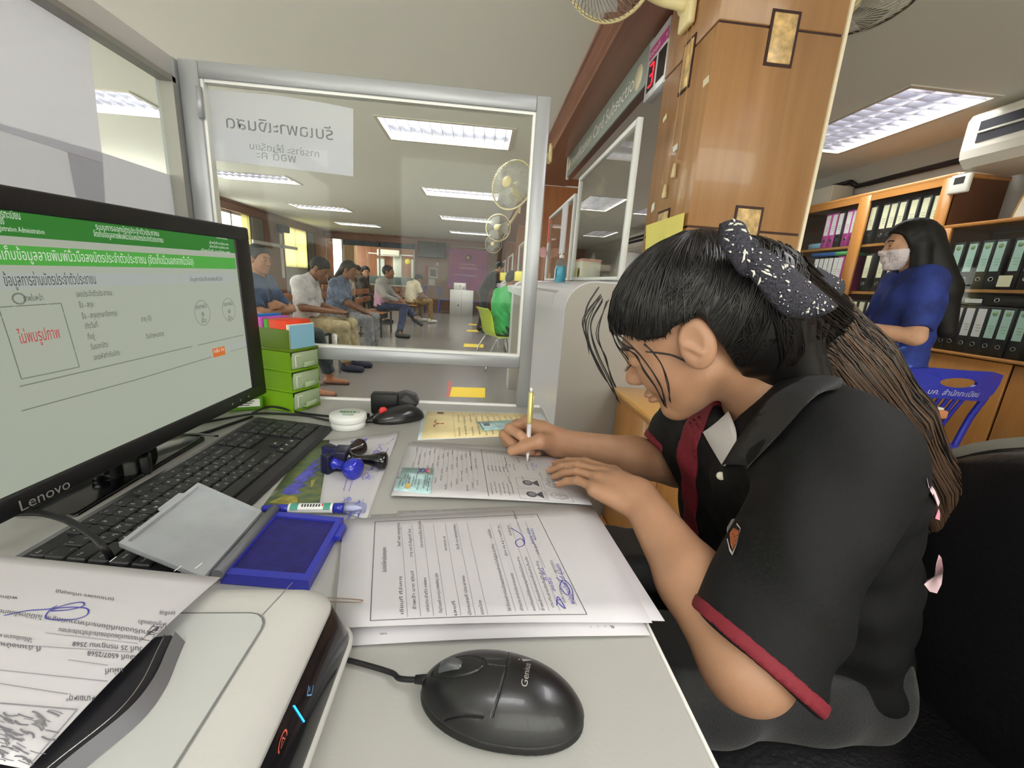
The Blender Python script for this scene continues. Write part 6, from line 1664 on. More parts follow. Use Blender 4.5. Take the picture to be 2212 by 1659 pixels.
# ================================================================== end of the hall
def flat(name, label, cat, pts, Y, m, th=.02):
    vs = [PY(x,y,Y) for x,y in pts]; n = len(vs)
    o = obj(name, MB().add(vs+[p+Vector((0,th,0)) for p in vs], [list(range(n)),list(range(n,2*n))[::-1]]+[(i,n+i,n+(i+1)%n,(i+1)%n) for i in range(n)]), m, loc=sum(vs,Vector())/n, world=True)
    return tag(o, label, cat)
t = thing('television', 'black flat television high on the wooden end wall', 'television', (-1.77,YE-.16,1.79))
obj('case', MB().bbox((-.48,0,0),(.48,.05,.53), .006, 1), BLK, t); obj('screen', MB().box((-.465,-.002,.02),(.465,0,.515)), mat('tv_screen', (14,16,18), .15), t); obj('wall_arm', MB().box((-.1,.05,.2),(.1,.12,.35)), BLK, t)
flat('television_board', 'brown wooden board framing the television on the end wall', 'board', [(898,516),(1052,529),(1052,537),(898,524)], YE-.02, BROWN_D)
ban = [(970,537),(1054,541),(1051,631),(968,622)]
b_ = flat('banner', 'pink vinyl banner with round emblem on the end wall', 'banner', ban, YE-.06, mat('banner_pink', (196,104,150), .5, rgb2=(158,92,158), vscale=1.6), .01)
cc = [PY(x,y,YE-.062) for x,y in ban]
def bp(a, b): return cc[0]*(1-a)*(1-b)+cc[1]*a*(1-b)+cc[2]*a*b+cc[3]*(1-a)*b+Vector((0,-.002,0))
mb = MB(); c0 = bp(.5,.2); 
obj('emblem', MB().lathe([(.11,0),(.11,.002),(0,.003)], 20, Matrix.Translation(c0) @ Matrix.Rotation(math.pi/2,4,'X')), mat('emblem_brown', (150,110,90), .6), b_, world=True)
obj('emblem_centre', MB().lathe([(.06,0.0),(.06,.004),(0,.005)], 14, Matrix.Translation(c0) @ Matrix.Rotation(math.pi/2,4,'X')), mat('emblem_light', (226,196,170), .6), b_, world=True)
w = MB(); a = bp(.16,.62); text(w, 'ยินดีต้อนรับสู่สำนักทะเบียน', .07, bp(.16,.65), bp(1,.65)-bp(0,.65), (0,0,1), width=.80, res=1); text(w, 'บริการประชาชน', .10, bp(.28,.48), bp(1,.48)-bp(0,.48), (0,0,1), width=.62, res=1); text(w, 'ศูนย์บริการ', .07, bp(.32,.38), bp(1,.4)-bp(0,.4), (0,0,1), width=.5, res=1)
obj('lettering', w, mat('banner_white', (232,206,224), .6), b_, world=True)['kind'] = 'stuff'
w = MB()
for i in range(3): text(w, 'ตรวจสอบ', .06, bp(.50,.80+.06*i), bp(1,.8)-bp(0,.8), (0,0,1), width=.30-.05*i, res=1)
obj('dark_lettering', w, mat('banner_maroon', (130,40,90), .6), b_, world=True)
obj('rod', MB().box(PY(973,531,YE-.07), PY(1053,538,YE-.04)), mat('rod_white', (210,206,200), .5), b_, world=True)
flat('notice', 'framed white notice on the end wall below the television', 'notice', [(926,577),(945,579),(945,602),(925,600)], YE-.03, mat('notice_white', (214,212,206), .5))
flat('notice', 'small white notice sheet hung under the framed notice', 'notice', [(926,602),(940,603),(939,617),(925,616)], YE-.03, mat('notice_white'))
flat('notice', 'red strip notice left of the framed white notice', 'notice', [(918,574),(925,575),(924,598),(919,597)], YE-.03, mat('notice_red', (190,80,66), .5))
for pts, m in (([(929,581),(942,583),(942,598),(929,596)], INKL),): flat('notice_print', 'grey printed picture inside the framed notice', 'print', pts, YE-.035, m, .003)
flat('switch_plate', 'tiny white switch plate above the notices', 'switch', [(943,567),(947,567),(946,574),(943,574)], YE-.02, WHITE)
t = thing('cube_cabinet', 'white cube cabinet standing before the pink banner', 'cabinet', (-.60,13.62,0))
obj('body', MB().bbox((-.37,0,0),(.37,.5,.79), .004, 1), mat('cube_white', (222,220,216), .45), t); obj('door_joint', MB().box((-.003,-.002,.03),(.003,0,.76)), mat('joint_grey'), t); obj('knob', MB().lathe([(.02,0),(.02,.02),(0,.022)], 10, Matrix.Translation((-.1,-.0,.31)) @ Matrix.Rotation(math.pi/2,4,'X')), BLK, t)
t = thing('white_carton', 'small white box sitting on the cube cabinet', 'box', (-.66,13.66,.791))
obj('body', MB().bbox((-.2,0,0),(.18,.3,.22), .003, 1), mat('carton_white', (226,224,214), .5), t); obj('mark', MB().box((.10,-.002,.03),(.15,0,.09)), INKL, t); obj('mark', MB().box((-.02,-.002,.10),(.02,0,.15)), INKL, t)
# beyond the end window
aw = thing('air_conditioner', 'white air conditioner in the next room beyond the end window', 'air conditioner', (-3.85,YE+2.622,1.86))
obj('casing', MB().bbox((-.45,0,0),(.45,.28,.26), .03, 2), mat('aircon_white'), aw); obj('louvre', MB().box((-.4,-.004,.03),(.4,0,.07)), mat('louvre_grey', (190,188,180), .5), aw)
for i, (x0_, x1_, z0_, z1_, rgb, lb) in enumerate(((-4.35,-4.05,.9,1.75,(196,204,200),'pale blue curtain strip in the next room, left'),(-3.7,-3.35,.8,1.95,(210,214,204),'white cloth hanging in the next room, middle'),(-2.95,-2.75,.9,1.8,(186,190,184),'grey white cloth in the next room, right'))):
    curtain('hanging_cloth', 0, 0, .01, 0, 1, mat('cloth_%d'%rgb[0], rgb, .8), lb, 4) if False else tag(obj('hanging_cloth', MB().bbox((x0_,YE+2.84,z0_),(x1_,YE+2.89,z1_), .01, 2), mat('cloth_tone_%d'%i, rgb, .8)), lb, 'cloth')
tag(obj('yellow_disc', MB().lathe([(.12,0),(.12,.01),(0,.012)], 20, Matrix.Translation((-3.1,YE+2.898,1.70)) @ Matrix.Rotation(math.pi/2,4,'X')), mat('disc_yellow', (226,206,50), .5)), 'round yellow sign hanging in the next room', 'sign')
tag(obj('shelf_rail', MB().box((-4.7,YE+2.86,1.93),(-2.3,YE+2.9,1.97)), WHITE), 'thin white rail across the next room under the ceiling', 'rail')
tag(obj('dark_counter', MB().bbox((-4.6,YE+1.7,.0),(-2.5,YE+2.2,1.05), .02, 1), mat('counter_greenish', (70,84,82), .5)), 'dark grey counter inside the next room', 'counter')
t = tag(obj('security_camera', MB().bbox((-5.30,15.20,2.03),(-5.14,15.32,2.10), .02, 2), WHITE), 'small white camera on the corner pillar by the end window', 'camera')
obj('mount', MB().box((-5.40,15.24,2.06),(-5.28,15.28,2.08)), WHITE, t)
# floor tapes
TAPE = mat('tape_yellow', (238,206,40), .45); TAPR = mat('tape_red', (186,92,80), .5)
for i, (pts, lb) in enumerate((([(976,836),(1048,838),(1048,859),(971,857)],'nearest wide yellow tape strip on the grey floor'),([(1003,742),(1045,744),(1044,751),(1001,749)],'second yellow floor tape between the chairs and counter'),([(1009,712),(1034,713),(1033,717),(1007,716)],'third yellow floor tape beside the standing man'),([(1013,699),(1030,700),(1029,703),(1012,702)],'farthest yellow floor tape near the standing man'))):
    vs = [PZ(x,y,.0012) for x,y in pts]; n = 4; o = obj('floor_tape', MB().add(vs+[p-Vector((0,0,.001)) for p in vs], [(3,2,1,0),(4,5,6,7)]+[(i_,(i_+1)%4,4+(i_+1)%4,4+i_) for i_ in range(4)]), TAPE); tag(o, lb, 'tape', 'yellow floor tapes')
vs = [PZ(x,y,.0014) for x,y in ((970,822),(976,822),(971,858),(964,857))]
tag(obj('floor_tape', MB().add(vs+[p-Vector((0,0,.001)) for p in vs], [(3,2,1,0),(4,5,6,7)]+[(i_,(i_+1)%4,4+(i_+1)%4,4+i_) for i_ in range(4)]), TAPR), 'short faded red tape beside the nearest yellow tape', 'tape')
# ================================================================== wooden waiting benches
def bench(y0, n, label, x=-2.0, rz=0):
    """row of folding style wooden seats with black steel legs, facing +x"""
    t = thing('waiting_bench', label, 'bench', (x,y0,0), rz); L = .5*n
    SEATW = wood('bench_wood', (176,116,64), (150,92,46), 2.5, 'Y', .4); STEEL = mat('bench_steel', (34,34,36), .45)
    for k in range(n):
        a = .5*k+.02; b = a+.46
        obj('seat', MB().bbox((-.22,a,.43),(.22,b,.452), .008, 1), SEATW, t)
        for z0_, z1_, xo in ((.60,.69,-.245),(.74,.84,-.27)): obj('back_rail', MB().bbox((xo,a,z0_),(xo+.022,b,z1_), .004, 1), SEATW, t)
        for yy_ in (a+.02,b-.02): obj('back_post', MB().tube([(-.21,yy_,.40),(-.285,yy_,.85)], .014, 6), STEEL, t)
    for yy_ in (.08, L-.08):
        for xx_ in (-.18,.18): obj('leg', MB().box((xx_-.015,yy_-.015,0),(xx_+.015,yy_+.015,.43)), STEEL, t)
        obj('cross_bar', MB().box((-.18,yy_-.01,.16),(.18,yy_+.01,.18)), STEEL, t)
        obj('cross_bar', MB().box((-.18,yy_-.01,.405),(.18,yy_+.01,.43)), STEEL, t)
    obj('long_bar', MB().box((-.02,.08,.30),(.02,L-.08,.325)), STEEL, t)
    return t
bench(3.3, 4, 'dark legged wooden bench under the men in blue and white shirts')
bench(5.45, 3, 'wooden bench under the woman in the grey blue blouse')
bench(7.6, 2, 'wooden bench with papers on its back under the man in grey and pink', -1.95)
bench(10.2, 2, 'wooden bench under the man in the cream shirt', -1.75)
bench(9.0, 4, 'wooden bench of the second row behind the pink handbag', -3.0)
for i, (y, z) in enumerate(((7.3,.77),(7.3,.64),(7.75,.64))): tag(obj('paper_label', MB().box((-3.25,y,z),(-3.2455,y+.16,z+.10)), PAPER) if False else obj('paper_label', MB().box((-1.95-.279+.04*(z<.7),y+.35,z-.02),(-1.95-.2745+.04*(z<.7),y+.51,z+.06)), PAPER), ['white paper on the upper back rail of the bench','white paper at the left of the lower back rail','white paper at the right of the lower back rail'][i], 'paper')
# ================================================================== people
def rot(yaw=0., pitch=0., roll=0.):
    """columns: forward, left, up of a head; pitch > 0 looks down"""
    return np.array((Matrix.Rotation(yaw,3,'Z') @ Matrix.Rotation(pitch,3,'Y') @ Matrix.Rotation(roll,3,'X')))
def head_sdf(P, C, R, s=1.0, ears=True):
    q = ((P-np.asarray(C)) @ R)/s
    qa = q.copy(); qa[:,1] = np.abs(qa[:,1])
    d = vell(q, (-.012,0,.028), (.096,.075,.090))
    d = sU(d, vell(q, (.030,0,-.032), (.060,.055,.078)), .035)
    d = sU(d, vcap(qa, (.0,.044,-.050), (.060,.012,-.098), .018, .014), .03)
    d = sU(d, vell(q, (.070,0,-.096), (.017,.018,.015)), .02)
    d = sU(d, vell(qa, (.058,.036,-.028), (.022,.020,.024)), .03)
    d = sU(d, vcap(qa, (.084,0,.028), (.076,.040,.026), .010, .008), .02)
    d = sS(d, vell(qa, (.104,.032,.008), (.018,.017,.012)), .014)
    d = sU(d, vell(qa, (.079,.031,.006), (.013,.015,.0115)), .004)
    d = sU(d, vcap(q, (.088,0,.010), (.107,0,-.024), .0075, .0105), .012)
    d = sU(d, vell(qa, (.096,.011,-.030), (.010,.008,.007)), .008)
    d = sU(d, vell(q, (.090,0,-.057), (.011,.022,.006)), .006)
    d = sU(d, vell(q, (.088,0,-.068), (.011,.018,.007)), .006)
    if ears:
        t = .25; ct, st_ = math.cos(t), math.sin(t)
        E = np.array([[ct,0,-st_],[0,1,0],[st_,0,ct]])
        d = sU(d, vell(qa, (-.012,.079,-.002), (.024,.010,.036), E), .006)
        d = sS(d, vell(qa, (-.006,.089,.004), (.014,.006,.023), E), .005)
        d = sU(d, vcap(qa, (.002,.082,.004), (-.012,.085,-.014), .0045, .004), .004)
    return d*s
HL_X = [-.13,-.10,-.07,-.045,-.034,.0,.012,.028,.045,.065,.085,.12]; HL_Z = [-.085,-.08,-.068,-.03,.028,.032,.005,.005,.040,.062,.070,.074]
def hair_sdf(P, C, R, s=1.0, puff=.013, hl=None, back=0.):
    q = ((P-np.asarray(C)) @ R)/s
    d = vell(q, (-.014,0,.032), (.098+puff,.077+puff,.090+puff))
    x = q[:,0]; line = np.interp(x, HL_X if hl is None or len(hl) == len(HL_X) else [-.13,-.10,-.05,-.02,.015,.03,.055,.075,.12], HL_Z if hl is None else hl)
    d = d+.0016*np.sin(q[:,1]*230+q[:,2]*140)*np.sin(q[:,0]*170+q[:,2]*60)
    d = sI(d, (line-q[:,2])*.75, .008)
    return d*s
def hand_sdf(P, w, fwd, nrm, s=1.0, curl=.6, side=1):
    """w wrist, fwd along the hand, nrm out of the back of the hand; side +1 thumb at fwd x nrm"""
    f = np.asarray(Vector(fwd).normalized()); n = np.asarray(Vector(nrm)); n = n-f*(n@f); n /= np.linalg.norm(n); l = np.cross(n, f)*side
    w = np.asarray(w); pt = lambda a,b,c: w+(f*a+l*b+n*c)*s
    d = vcap(P, pt(.0,0,0), pt(.03,0,0), .024*s, .026*s)
    for b, L in ((.024,.036),(.008,.040),(-.008,.038),(-.024,.030)):
        k = pt(.082,b*1.05,0); d = sU(d, vcap(P, pt(.02,b*.6,0), k, .016*s, .011*s), .012*s)
        a1 = curl*.7; a2 = curl*1.6
        m_ = k+(f*math.cos(a1)-n*math.sin(a1))*L*s; e = m_+(f*math.cos(a2)-n*math.sin(a2))*L*.85*s
        d = sU(d, np.minimum(vcap(P, k, m_, .0095*s, .0085*s), vcap(P, m_, e, .0085*s, .0068*s)), .005*s)
    t1 = pt(.045,.040,-.012); t2 = pt(.075,.046,-.022)
    return sU(d, np.minimum(vcap(P, pt(.015,.018,-.004), t1, .015*s, .012*s), vcap(P, t1, t2, .011*s, .008*s)), .01*s)
def uni(P, prims, k, inf=0.):
    d = None
    for a, b, ra, rb in prims:
        e = vcap(P, a, b, ra+inf, rb+inf); d = e if d is None else sU(d, e, k)
    return d
def near(P, c, r, fn):
    """fn evaluated only close to a ball; elsewhere the distance to the ball"""
    d = np.sqrt(((P-np.asarray(c))**2).sum(1))-r
    m_ = d < .045
    if m_.any(): d = d.copy(); d[m_] = fn(P[m_])
    return d
def mid(a, b, t=.5): return tuple(np.asarray(a)*(1-t)+np.asarray(b)*t)
SHIRT = {}
def person(label, loc, rz, J, style, scale=1.0, res=.010, group=None):
    J = {k: np.asarray(v, float) if not isinstance(v, (int,float)) else v for k, v in J.items()}
    t = thing('person', label, 'person', loc, rz, group)
    S_ = style
    pel, che, nek, hd_ = J['pelvis'], J['chest'], J['neck'], J['head']
    HR = rot(J.get('hyaw',0.), J.get('hpitch',0.), J.get('hroll',0.)); hs = S_.get('hs',1.0); fat = S_.get('fat',1.0)
    sl, sr = J['shL'], J['shR']; lat = (sl-sr)/np.linalg.norm(sl-sr)
    torso = []
    for sg in (1,-1):
        torso += [(pel+lat*.075*sg, mid(pel,che)+lat*.062*sg*fat, .098*fat, .092*fat), (mid(pel,che)+lat*.062*sg*fat, che+lat*.075*sg, .092*fat, .098*fat)]
        torso += [(che+lat*.09*sg, (sl if sg > 0 else sr), .085, .058), (nek+lat*.02*sg, mid(nek,(sl if sg > 0 else sr),.7), .045, .050)]
    neckp = [(nek, hd_ + HR @ np.array([-.02,0,-.05])*hs, .050, .047)]
    arms = []; legs = []
    for c in 'LR': arms += [(J['sh'+c], J['el'+c], .050*fat, .041), (J['el'+c], J['wr'+c], .041, .027)]
    for c in 'LR': legs += [(J['hip'+c], J['kn'+c], .088*fat, .060), (J['kn'+c], J['an'+c], .058, .038)]
    hands = []
    for c, sd in (('L',-1),('R',1)): hands.append((J['wr'+c], J.get('hf'+c, J['wr'+c]-J['el'+c]), J.get('hn'+c, np.array([0,0,1.])), sd))
    feet = []
    for c in 'LR':
        f = J.get('ft'+c, np.array([1.,0,0])); a = J['an'+c]
        feet.append((a+f*-.03+np.array([0,0,-.035]), a+f*.16+np.array([0,0,-.05]), .034, .026))
    lo = np.min([J[k] for k in J if isinstance(J[k], np.ndarray) and not k.startswith(('hf','hn','ft'))], 0)-.28; hi = np.max([J[k] for k in J if isinstance(J[k], np.ndarray) and not k.startswith(('hf','hn','ft'))], 0)+.28
    lo[2] = max(lo[2], -.01)
    def skin(P):
        d = uni(P, torso, .05); d = sU(d, uni(P, neckp, .02), .03)
        d = sU(d, uni(P, arms, .02), .03); d = sU(d, uni(P, legs, .03), .04); d = sU(d, uni(P, feet, .02), .03)
        for h in hands: d = sU(d, near(P, h[0], .2, lambda p: hand_sdf(p, *h[:3], curl=S_.get('curl',.7), side=h[3])), .015)
        d = sU(d, near(P, hd_, .17, lambda p: head_sdf(p, hd_, HR, hs)), .02)
        return d
    obj('body', nets(skin, lo, hi, res*.8), S_['skin'], t)
    hem = S_.get('hem', pel[2]-.02); slv = S_.get('sleeve', .75)
    def shirt(P):
        d = uni(P, torso, .05, .019)
        sp = []
        for c in 'LR':
            if slv <= 1: sp.append((J['sh'+c], mid(J['sh'+c],J['el'+c],slv), .064*fat, .060*fat))
            else: sp += [(J['sh'+c], J['el'+c], .064, .054), (J['el'+c], mid(J['el'+c],J['wr'+c],slv-1), .054, .040)]
        e = uni(P, sp, .015)
        if slv <= 1:
            for c in 'LR':                                             # cut the sleeve square
                a = J['el'+c]-J['sh'+c]; L = np.linalg.norm(a); a = a/L
                cut = (P-J['sh'+c]) @ a-L*slv
                near = vcap(P, J['sh'+c], J['el'+c], .10, .10)
                e = np.where(near < 0, np.maximum(e, cut), e)
        d = sU(d, e, .03)
        if S_.get('skirt'): d = sU(d, uni(P, [(J['hip'+c], J['kn'+c], .112, .10) for c in 'LR'], .06), .06)
        wr = .0035*np.sin(P[:,2]*70+P[:,0]*40+3*np.sin(P[:,1]*18))*np.clip((che[2]+.05-P[:,2])*6,0,1)
        d = d+wr
        d = sS(d, vcap(P, nek+np.array([0,0,.0]), nek+(hd_-nek)*.6+np.array([.02,0,0]), .050, .060), .008)
        return sI(d, hem-P[:,2], .006) if not S_.get('skirt') else sI(d, S_['skirt']-P[:,2], .006)
    obj('shirt', nets(shirt, lo, hi, res), S_['shirt'], t); SHIRT['fn'] = shirt
    def trous(P):
        lg = []
        for c in 'LR':
            lg += [(J['hip'+c], J['kn'+c], .094*fat, .074), (J['kn'+c], mid(J['kn'+c],J['an'+c],S_.get('leg',.92)), .072, S_.get('cuff',.060))]
        d = uni(P, lg, .03)
        d = sU(d, uni(P, torso, .05, .010), .05)
        d = d+.004*np.sin(P[:,2]*45+P[:,0]*60+4*np.sin(P[:,1]*15))
        d = np.maximum(d, P[:,2]-(pel[2]+.06))
        for c in 'LR':
            a = J['an'+c]-J['kn'+c]; L = np.linalg.norm(a); a = a/L
            cut = (P-J['kn'+c]) @ a-L*S_.get('leg',.92)
            d = np.where(vcap(P, J['kn'+c], J['an'+c], .11, .11) < 0, np.maximum(d, cut), d)
        return d
    obj('trousers', nets(trous, lo, hi, res), S_['trousers'], t)
    def shoe(P):
        d = None
        for a, b, ra, rb in feet:
            e = sU(vcap(P, a, b, ra+.012, rb+.012), vcap(P, a+np.array([0,0,.02]), a+np.array([0,0,.05]), .042, .044), .03)
            d = e if d is None else np.minimum(d, e)
        if S_.get('sandal'): return np.maximum(np.maximum(d, P[:,2]-.022), .001-P[:,2])
        return np.maximum(d, .001-P[:,2])
    if 'shoes' in S_: obj('shoes', nets(shoe, lo, hi, .007), S_['shoes'], t)
    def hair(P):
        d = hair_sdf(P, hd_, HR, hs, S_.get('puff',.011), S_.get('hl'))
        for a, b, ra, rb in S_.get('locks', ()):
            A = hd_+HR @ np.array(a)*hs; B_ = hd_+HR @ np.array(b)*hs
            d = sU(d, vcap(P, A, B_, ra, rb), .02)
        return d
    obj('hair', nets(hair, hd_-.45, hd_+.2, .005), S_.get('hair', HAIRB), t)
    # eyes and brows
    for sy in (-1,1):
        c = hd_+HR @ np.array([.088,sy*.031,.006])*hs
        obj('eye', MB().lathe([(0,.004),(.006,.003),(.010,0)], 10, Matrix.Translation(c) @ Vector(HR[:,0]).to_track_quat('Z','Y').to_matrix().to_4x4() @ Matrix.Diagonal((1,.45,1,1))), mat('eye_dark', (24,18,16), .3), t)
        a = [hd_+HR @ np.array(p)*hs for p in ((.094,sy*.016,.028),(.092,sy*.032,.032),(.080,sy*.048,.028))]
        obj('eyebrow', MB().tube(spline(a,4), .0028, 5), S_.get('hair', HAIRB), t)
    return t, J, HR
HAIRB = mat('black_hair', (18,16,15), .6)
def sk(name, rgb): return mat(name, rgb, .5, sss=.0, var=.06, vscale=14)
SK1, SK2, SK3 = sk('skin_tan', (168,118,88)), sk('skin_brown', (136,92,66)), sk('skin_light', (204,158,128))
def clothm(name, rgb, **k): return mat(name, rgb, .85, var=k.get('var',.18), vscale=k.get('vs',14), bump=.25, bscale=300, sheen=.1)
def sit(**kw):
    J = dict(pelvis=(0,0,.55), chest=(.0,0,.87), neck=(.02,0,1.02), head=(.05,0,1.165), shL=(0,.18,.98), shR=(0,-.18,.98), elL=(.06,.24,.72), elR=(.06,-.24,.72), wrL=(.27,.10,.64), wrR=(.27,-.10,.64), hipL=(.03,.09,.54), hipR=(.03,-.09,.54), knL=(.45,.13,.51), knR=(.45,-.13,.51), anL=(.46,.13,.085), anR=(.46,-.13,.085), hyaw=0., hpitch=.1)
    J.update(kw); return J
# man in blue with crossed arms
m1, J1, _ = person('seated man in blue shirt with crossed arms and closed eyes', (-2.0,3.95,0), 0, sit(hyaw=-.25, hpitch=.10, head=(.05,-.02,1.185), pelvis=(0.0,0,.55), elL=(.14,.25,.74), elR=(.14,-.25,.74), wrL=(.23,-.06,.80), wrR=(.26,.05,.76), hfL=(0,-1,.1), hfR=(0,1,.1), hnL=(1,0,.3), hnR=(1,0,.3), knL=(.45,.12,.52), knR=(.45,-.16,.52), anL=(.50,.30,.075), anR=(.52,-.16,.075)), dict(skin=SK1, shirt=clothm('denim_shirt', (58,78,112), var=.3), trousers=clothm('dark_teal_jeans', (56,66,70), var=.3), shoes=mat('sandal_brown', (88,64,54), .6), sandal=True, hem=.50, sleeve=.85, fat=1.05, leg=.86))
# man in white with a phone
m2, J2, _ = person('seated man in white shirt looking down at the phone in his hands', (-1.98,4.95,0), 0, sit(hyaw=-.05, hpitch=.62, head=(.17,0,1.14), neck=(.07,0,1.03), chest=(.02,0,.88), wrL=(.36,.06,.68), wrR=(.36,-.07,.68), knL=(.46,.10,.53), knR=(.46,-.17,.52), anL=(.50,.14,.085), anR=(.47,-.12,.085)), dict(skin=SK2, shirt=clothm('white_shirt', (206,202,204), var=.08), trousers=clothm('khaki_trousers', (178,162,126), var=.14), shoes=mat('sandal_navy', (40,44,60), .6), hem=.52, sleeve=.9))
tag(obj('phone', MB().bbox((-.04,-.075,0),(.04,.075,.009), .003, 1, Matrix.Translation((-1.505,4.95,.672)) @ Matrix.Rotation(-.5,4,'Y')), BLKG), 'black phone held by the man in the white shirt', 'phone')
# woman in grey blue blouse
w3, J3, _ = person('seated woman in grey blue blouse with hair tied behind, seen from the side', (-1.95,5.95,0), 0, sit(hyaw=-.10, hpitch=.22, head=(.16,0,1.15), neck=(.08,0,1.02), chest=(.03,0,.86), shL=(.03,.18,.96), shR=(.03,-.18,.96), elR=(.20,-.22,.72), wrR=(.34,-.06,.62), wrL=(.34,.06,.62), knL=(.46,.10,.52), knR=(.44,-.18,.50), anL=(.44,.12,.085), anR=(.48,-.2,.085)), dict(skin=SK2, shirt=clothm('grey_blue_blouse', (102,114,140), var=.25), trousers=clothm('grey_trousers', (138,138,144), var=.2), shoes=BLK, hem=.45, sleeve=.85, fat=1.18, hair=mat('dark_brown_hair', (34,24,22), .6), locks=[((-.09,0,-.0),(-.13,0,-.09),.045,.035),((-.13,0,-.09),(-.17,0,-.13),.035,.018)]))
# pair in the second row
person('dark haired woman in cream and black top turned away, in the second row', (-2.98,10.35,0), 0, sit(hyaw=.5, hpitch=.15), dict(skin=SK3, shirt=clothm('cream_black_top', (150,138,124), var=.5, vs=7), trousers=clothm('dark_cloth', (40,40,44)), shoes=BLK, sleeve=1.5, puff=.02, locks=[((-.07,0,.0),(-.09,0,-.16),.06,.05)]), res=.014)
person('woman in dark coat facing the camera beside the second row', (-2.72,10.1,0), 0, sit(hyaw=-1.05, hpitch=.1, head=(.06,-.02,1.15)), dict(skin=SK3, shirt=clothm('dark_olive_coat', (74,66,58), var=.3), trousers=clothm('dark_cloth', (40,40,44)), shoes=BLK, sleeve=1.8, puff=.02, locks=[((-.06,.05,0),(-.05,.07,-.2),.045,.03),((-.06,-.05,0),(-.05,-.07,-.2),.045,.03)]), res=.014)
# man in grey and pink shirt, leg crossed
GP = clothm('grey_pink_shirt', (160,156,152), var=.12)
nt = GP.node_tree; b_ = nt.nodes['Principled BSDF']; tc = nt.nodes.new('ShaderNodeTexCoord'); sp = nt.nodes.new('ShaderNodeSeparateXYZ'); rp = nt.nodes.new('ShaderNodeValToRGB'); rp.color_ramp.interpolation = 'CONSTANT'
ml = nt.nodes.new('ShaderNodeMath'); ml.operation = 'MULTIPLY_ADD'; ml.inputs[1].default_value = .9
nt.links.new(tc.outputs['Object'], sp.inputs[0]); nt.links.new(sp.outputs['X'], ml.inputs[0]); nt.links.new(sp.outputs['Z'], ml.inputs[2]); nt.links.new(ml.outputs[0], rp.inputs[0])
rp.color_ramp.elements[0].color = lin((206,164,190)); rp.color_ramp.elements[1].position = .76; rp.color_ramp.elements[1].color = lin((160,156,152)); nt.links.new(rp.outputs[0], b_.inputs['Base Color'])
person('seated man in grey and pink long sleeved shirt with crossed legs', (-1.88,8.15,0), 0, sit(hyaw=-.15, hpitch=-.02, head=(.15,0,1.17), neck=(.09,0,1.03), chest=(.03,0,.87), shL=(.03,.18,.98), shR=(.03,-.18,.98), elR=(.12,-.22,.74), elL=(.2,.2,.74), wrR=(.33,-.06,.66), wrL=(.36,.04,.68), knR=(.46,-.08,.56), knL=(.42,.14,.55), anR=(.42,-.40,.085), anL=(.66,-.10,.36), ftL=(.8,-.5,-.4)), dict(skin=SK2, shirt=GP, trousers=clothm('blue_jeans', (44,54,86), var=.25), shoes=mat('charcoal_shoe', (46,46,48), .5), hem=.54, sleeve=1.85), res=.011)
# man in cream shirt from behind
person('man in cream tee and tan trousers seen from behind, hunched on a bench', (-1.72,10.55,0), math.radians(38), sit(head=(.22,0,1.05), neck=(.14,0,.98), chest=(.06,0,.84), hpitch=.7, shL=(.08,.19,.93), shR=(.08,-.19,.93), elL=(.2,.24,.68), elR=(.2,-.24,.68), wrL=(.42,.08,.62), wrR=(.42,-.08,.62), knL=(.44,.2,.52), knR=(.44,-.2,.52), anL=(.42,.22,.085), anR=(.46,-.2,.085)), dict(skin=SK2, shirt=clothm('cream_tee', (224,214,184), var=.06), trousers=clothm('tan_trousers', (150,120,78), var=.2), shoes=mat('white_trainer', (222,216,204), .5), hem=.50, sleeve=.7), res=.013)
# man leaning on the counter
person('standing man in black jacket and trousers leaning on the far counter', (.08,9.45,0), 0, dict(pelvis=(-.02,0,.88), chest=(.12,0,1.17), neck=(.22,0,1.31), head=(.32,0,1.42), shL=(.17,.18,1.26), shR=(.17,-.18,1.26), elL=(.24,.22,1.0), elR=(.26,-.22,1.02), wrL=(.40,.14,1.19), wrR=(.38,-.12,1.19), hipL=(-.02,.09,.86), hipR=(-.02,-.09,.86), knL=(.0,.10,.48), knR=(.02,-.10,.48), anL=(-.06,.11,.085), anR=(.04,-.13,.085), hyaw=.1, hpitch=.35), dict(skin=SK3, shirt=clothm('black_jacket', (34,34,38), var=.2), trousers=clothm('charcoal_trousers', (46,46,54), var=.2), shoes=BLK, hem=.82, sleeve=1.85, curl=.2), res=.012)
# man in green on the lime chair
gm = person('man in bright green tee sitting at the counter, seen from behind', (.30,5.45,0), math.radians(22), sit(head=(.12,0,1.145), neck=(.05,0,1.02), chest=(.0,0,.86), hpitch=.5, shL=(.02,.2,.97), shR=(.02,-.2,.97), elL=(.06,.27,.70), elR=(.06,-.27,.70), wrL=(.28,.14,.74), wrR=(.28,-.14,.74), knL=(.40,.14,.52), knR=(.40,-.14,.52), anL=(.30,.15,.085), anR=(.30,-.15,.085)), dict(skin=SK2, shirt=clothm('green_tee', (62,170,92), var=.08), trousers=clothm('dark_green_trousers', (46,66,50), var=.2), shoes=BLK, hem=.47, sleeve=.8, fat=1.08), res=.011)
LIMEC = mat('lime_shell', (190,212,66), .35, coat=.2); CHR = mat('chrome', (206,206,204), .12, metal=1.0)
t = thing('shell_chair', 'lime plastic shell chair with chrome legs under the man in green', 'chair', (.30,5.45,0), math.radians(22))
pr_ = [(.22,.455),(.12,.440),(-.08,.440),(-.17,.455),(-.215,.52),(-.235,.62),(-.27,.74),(-.315,.80)]
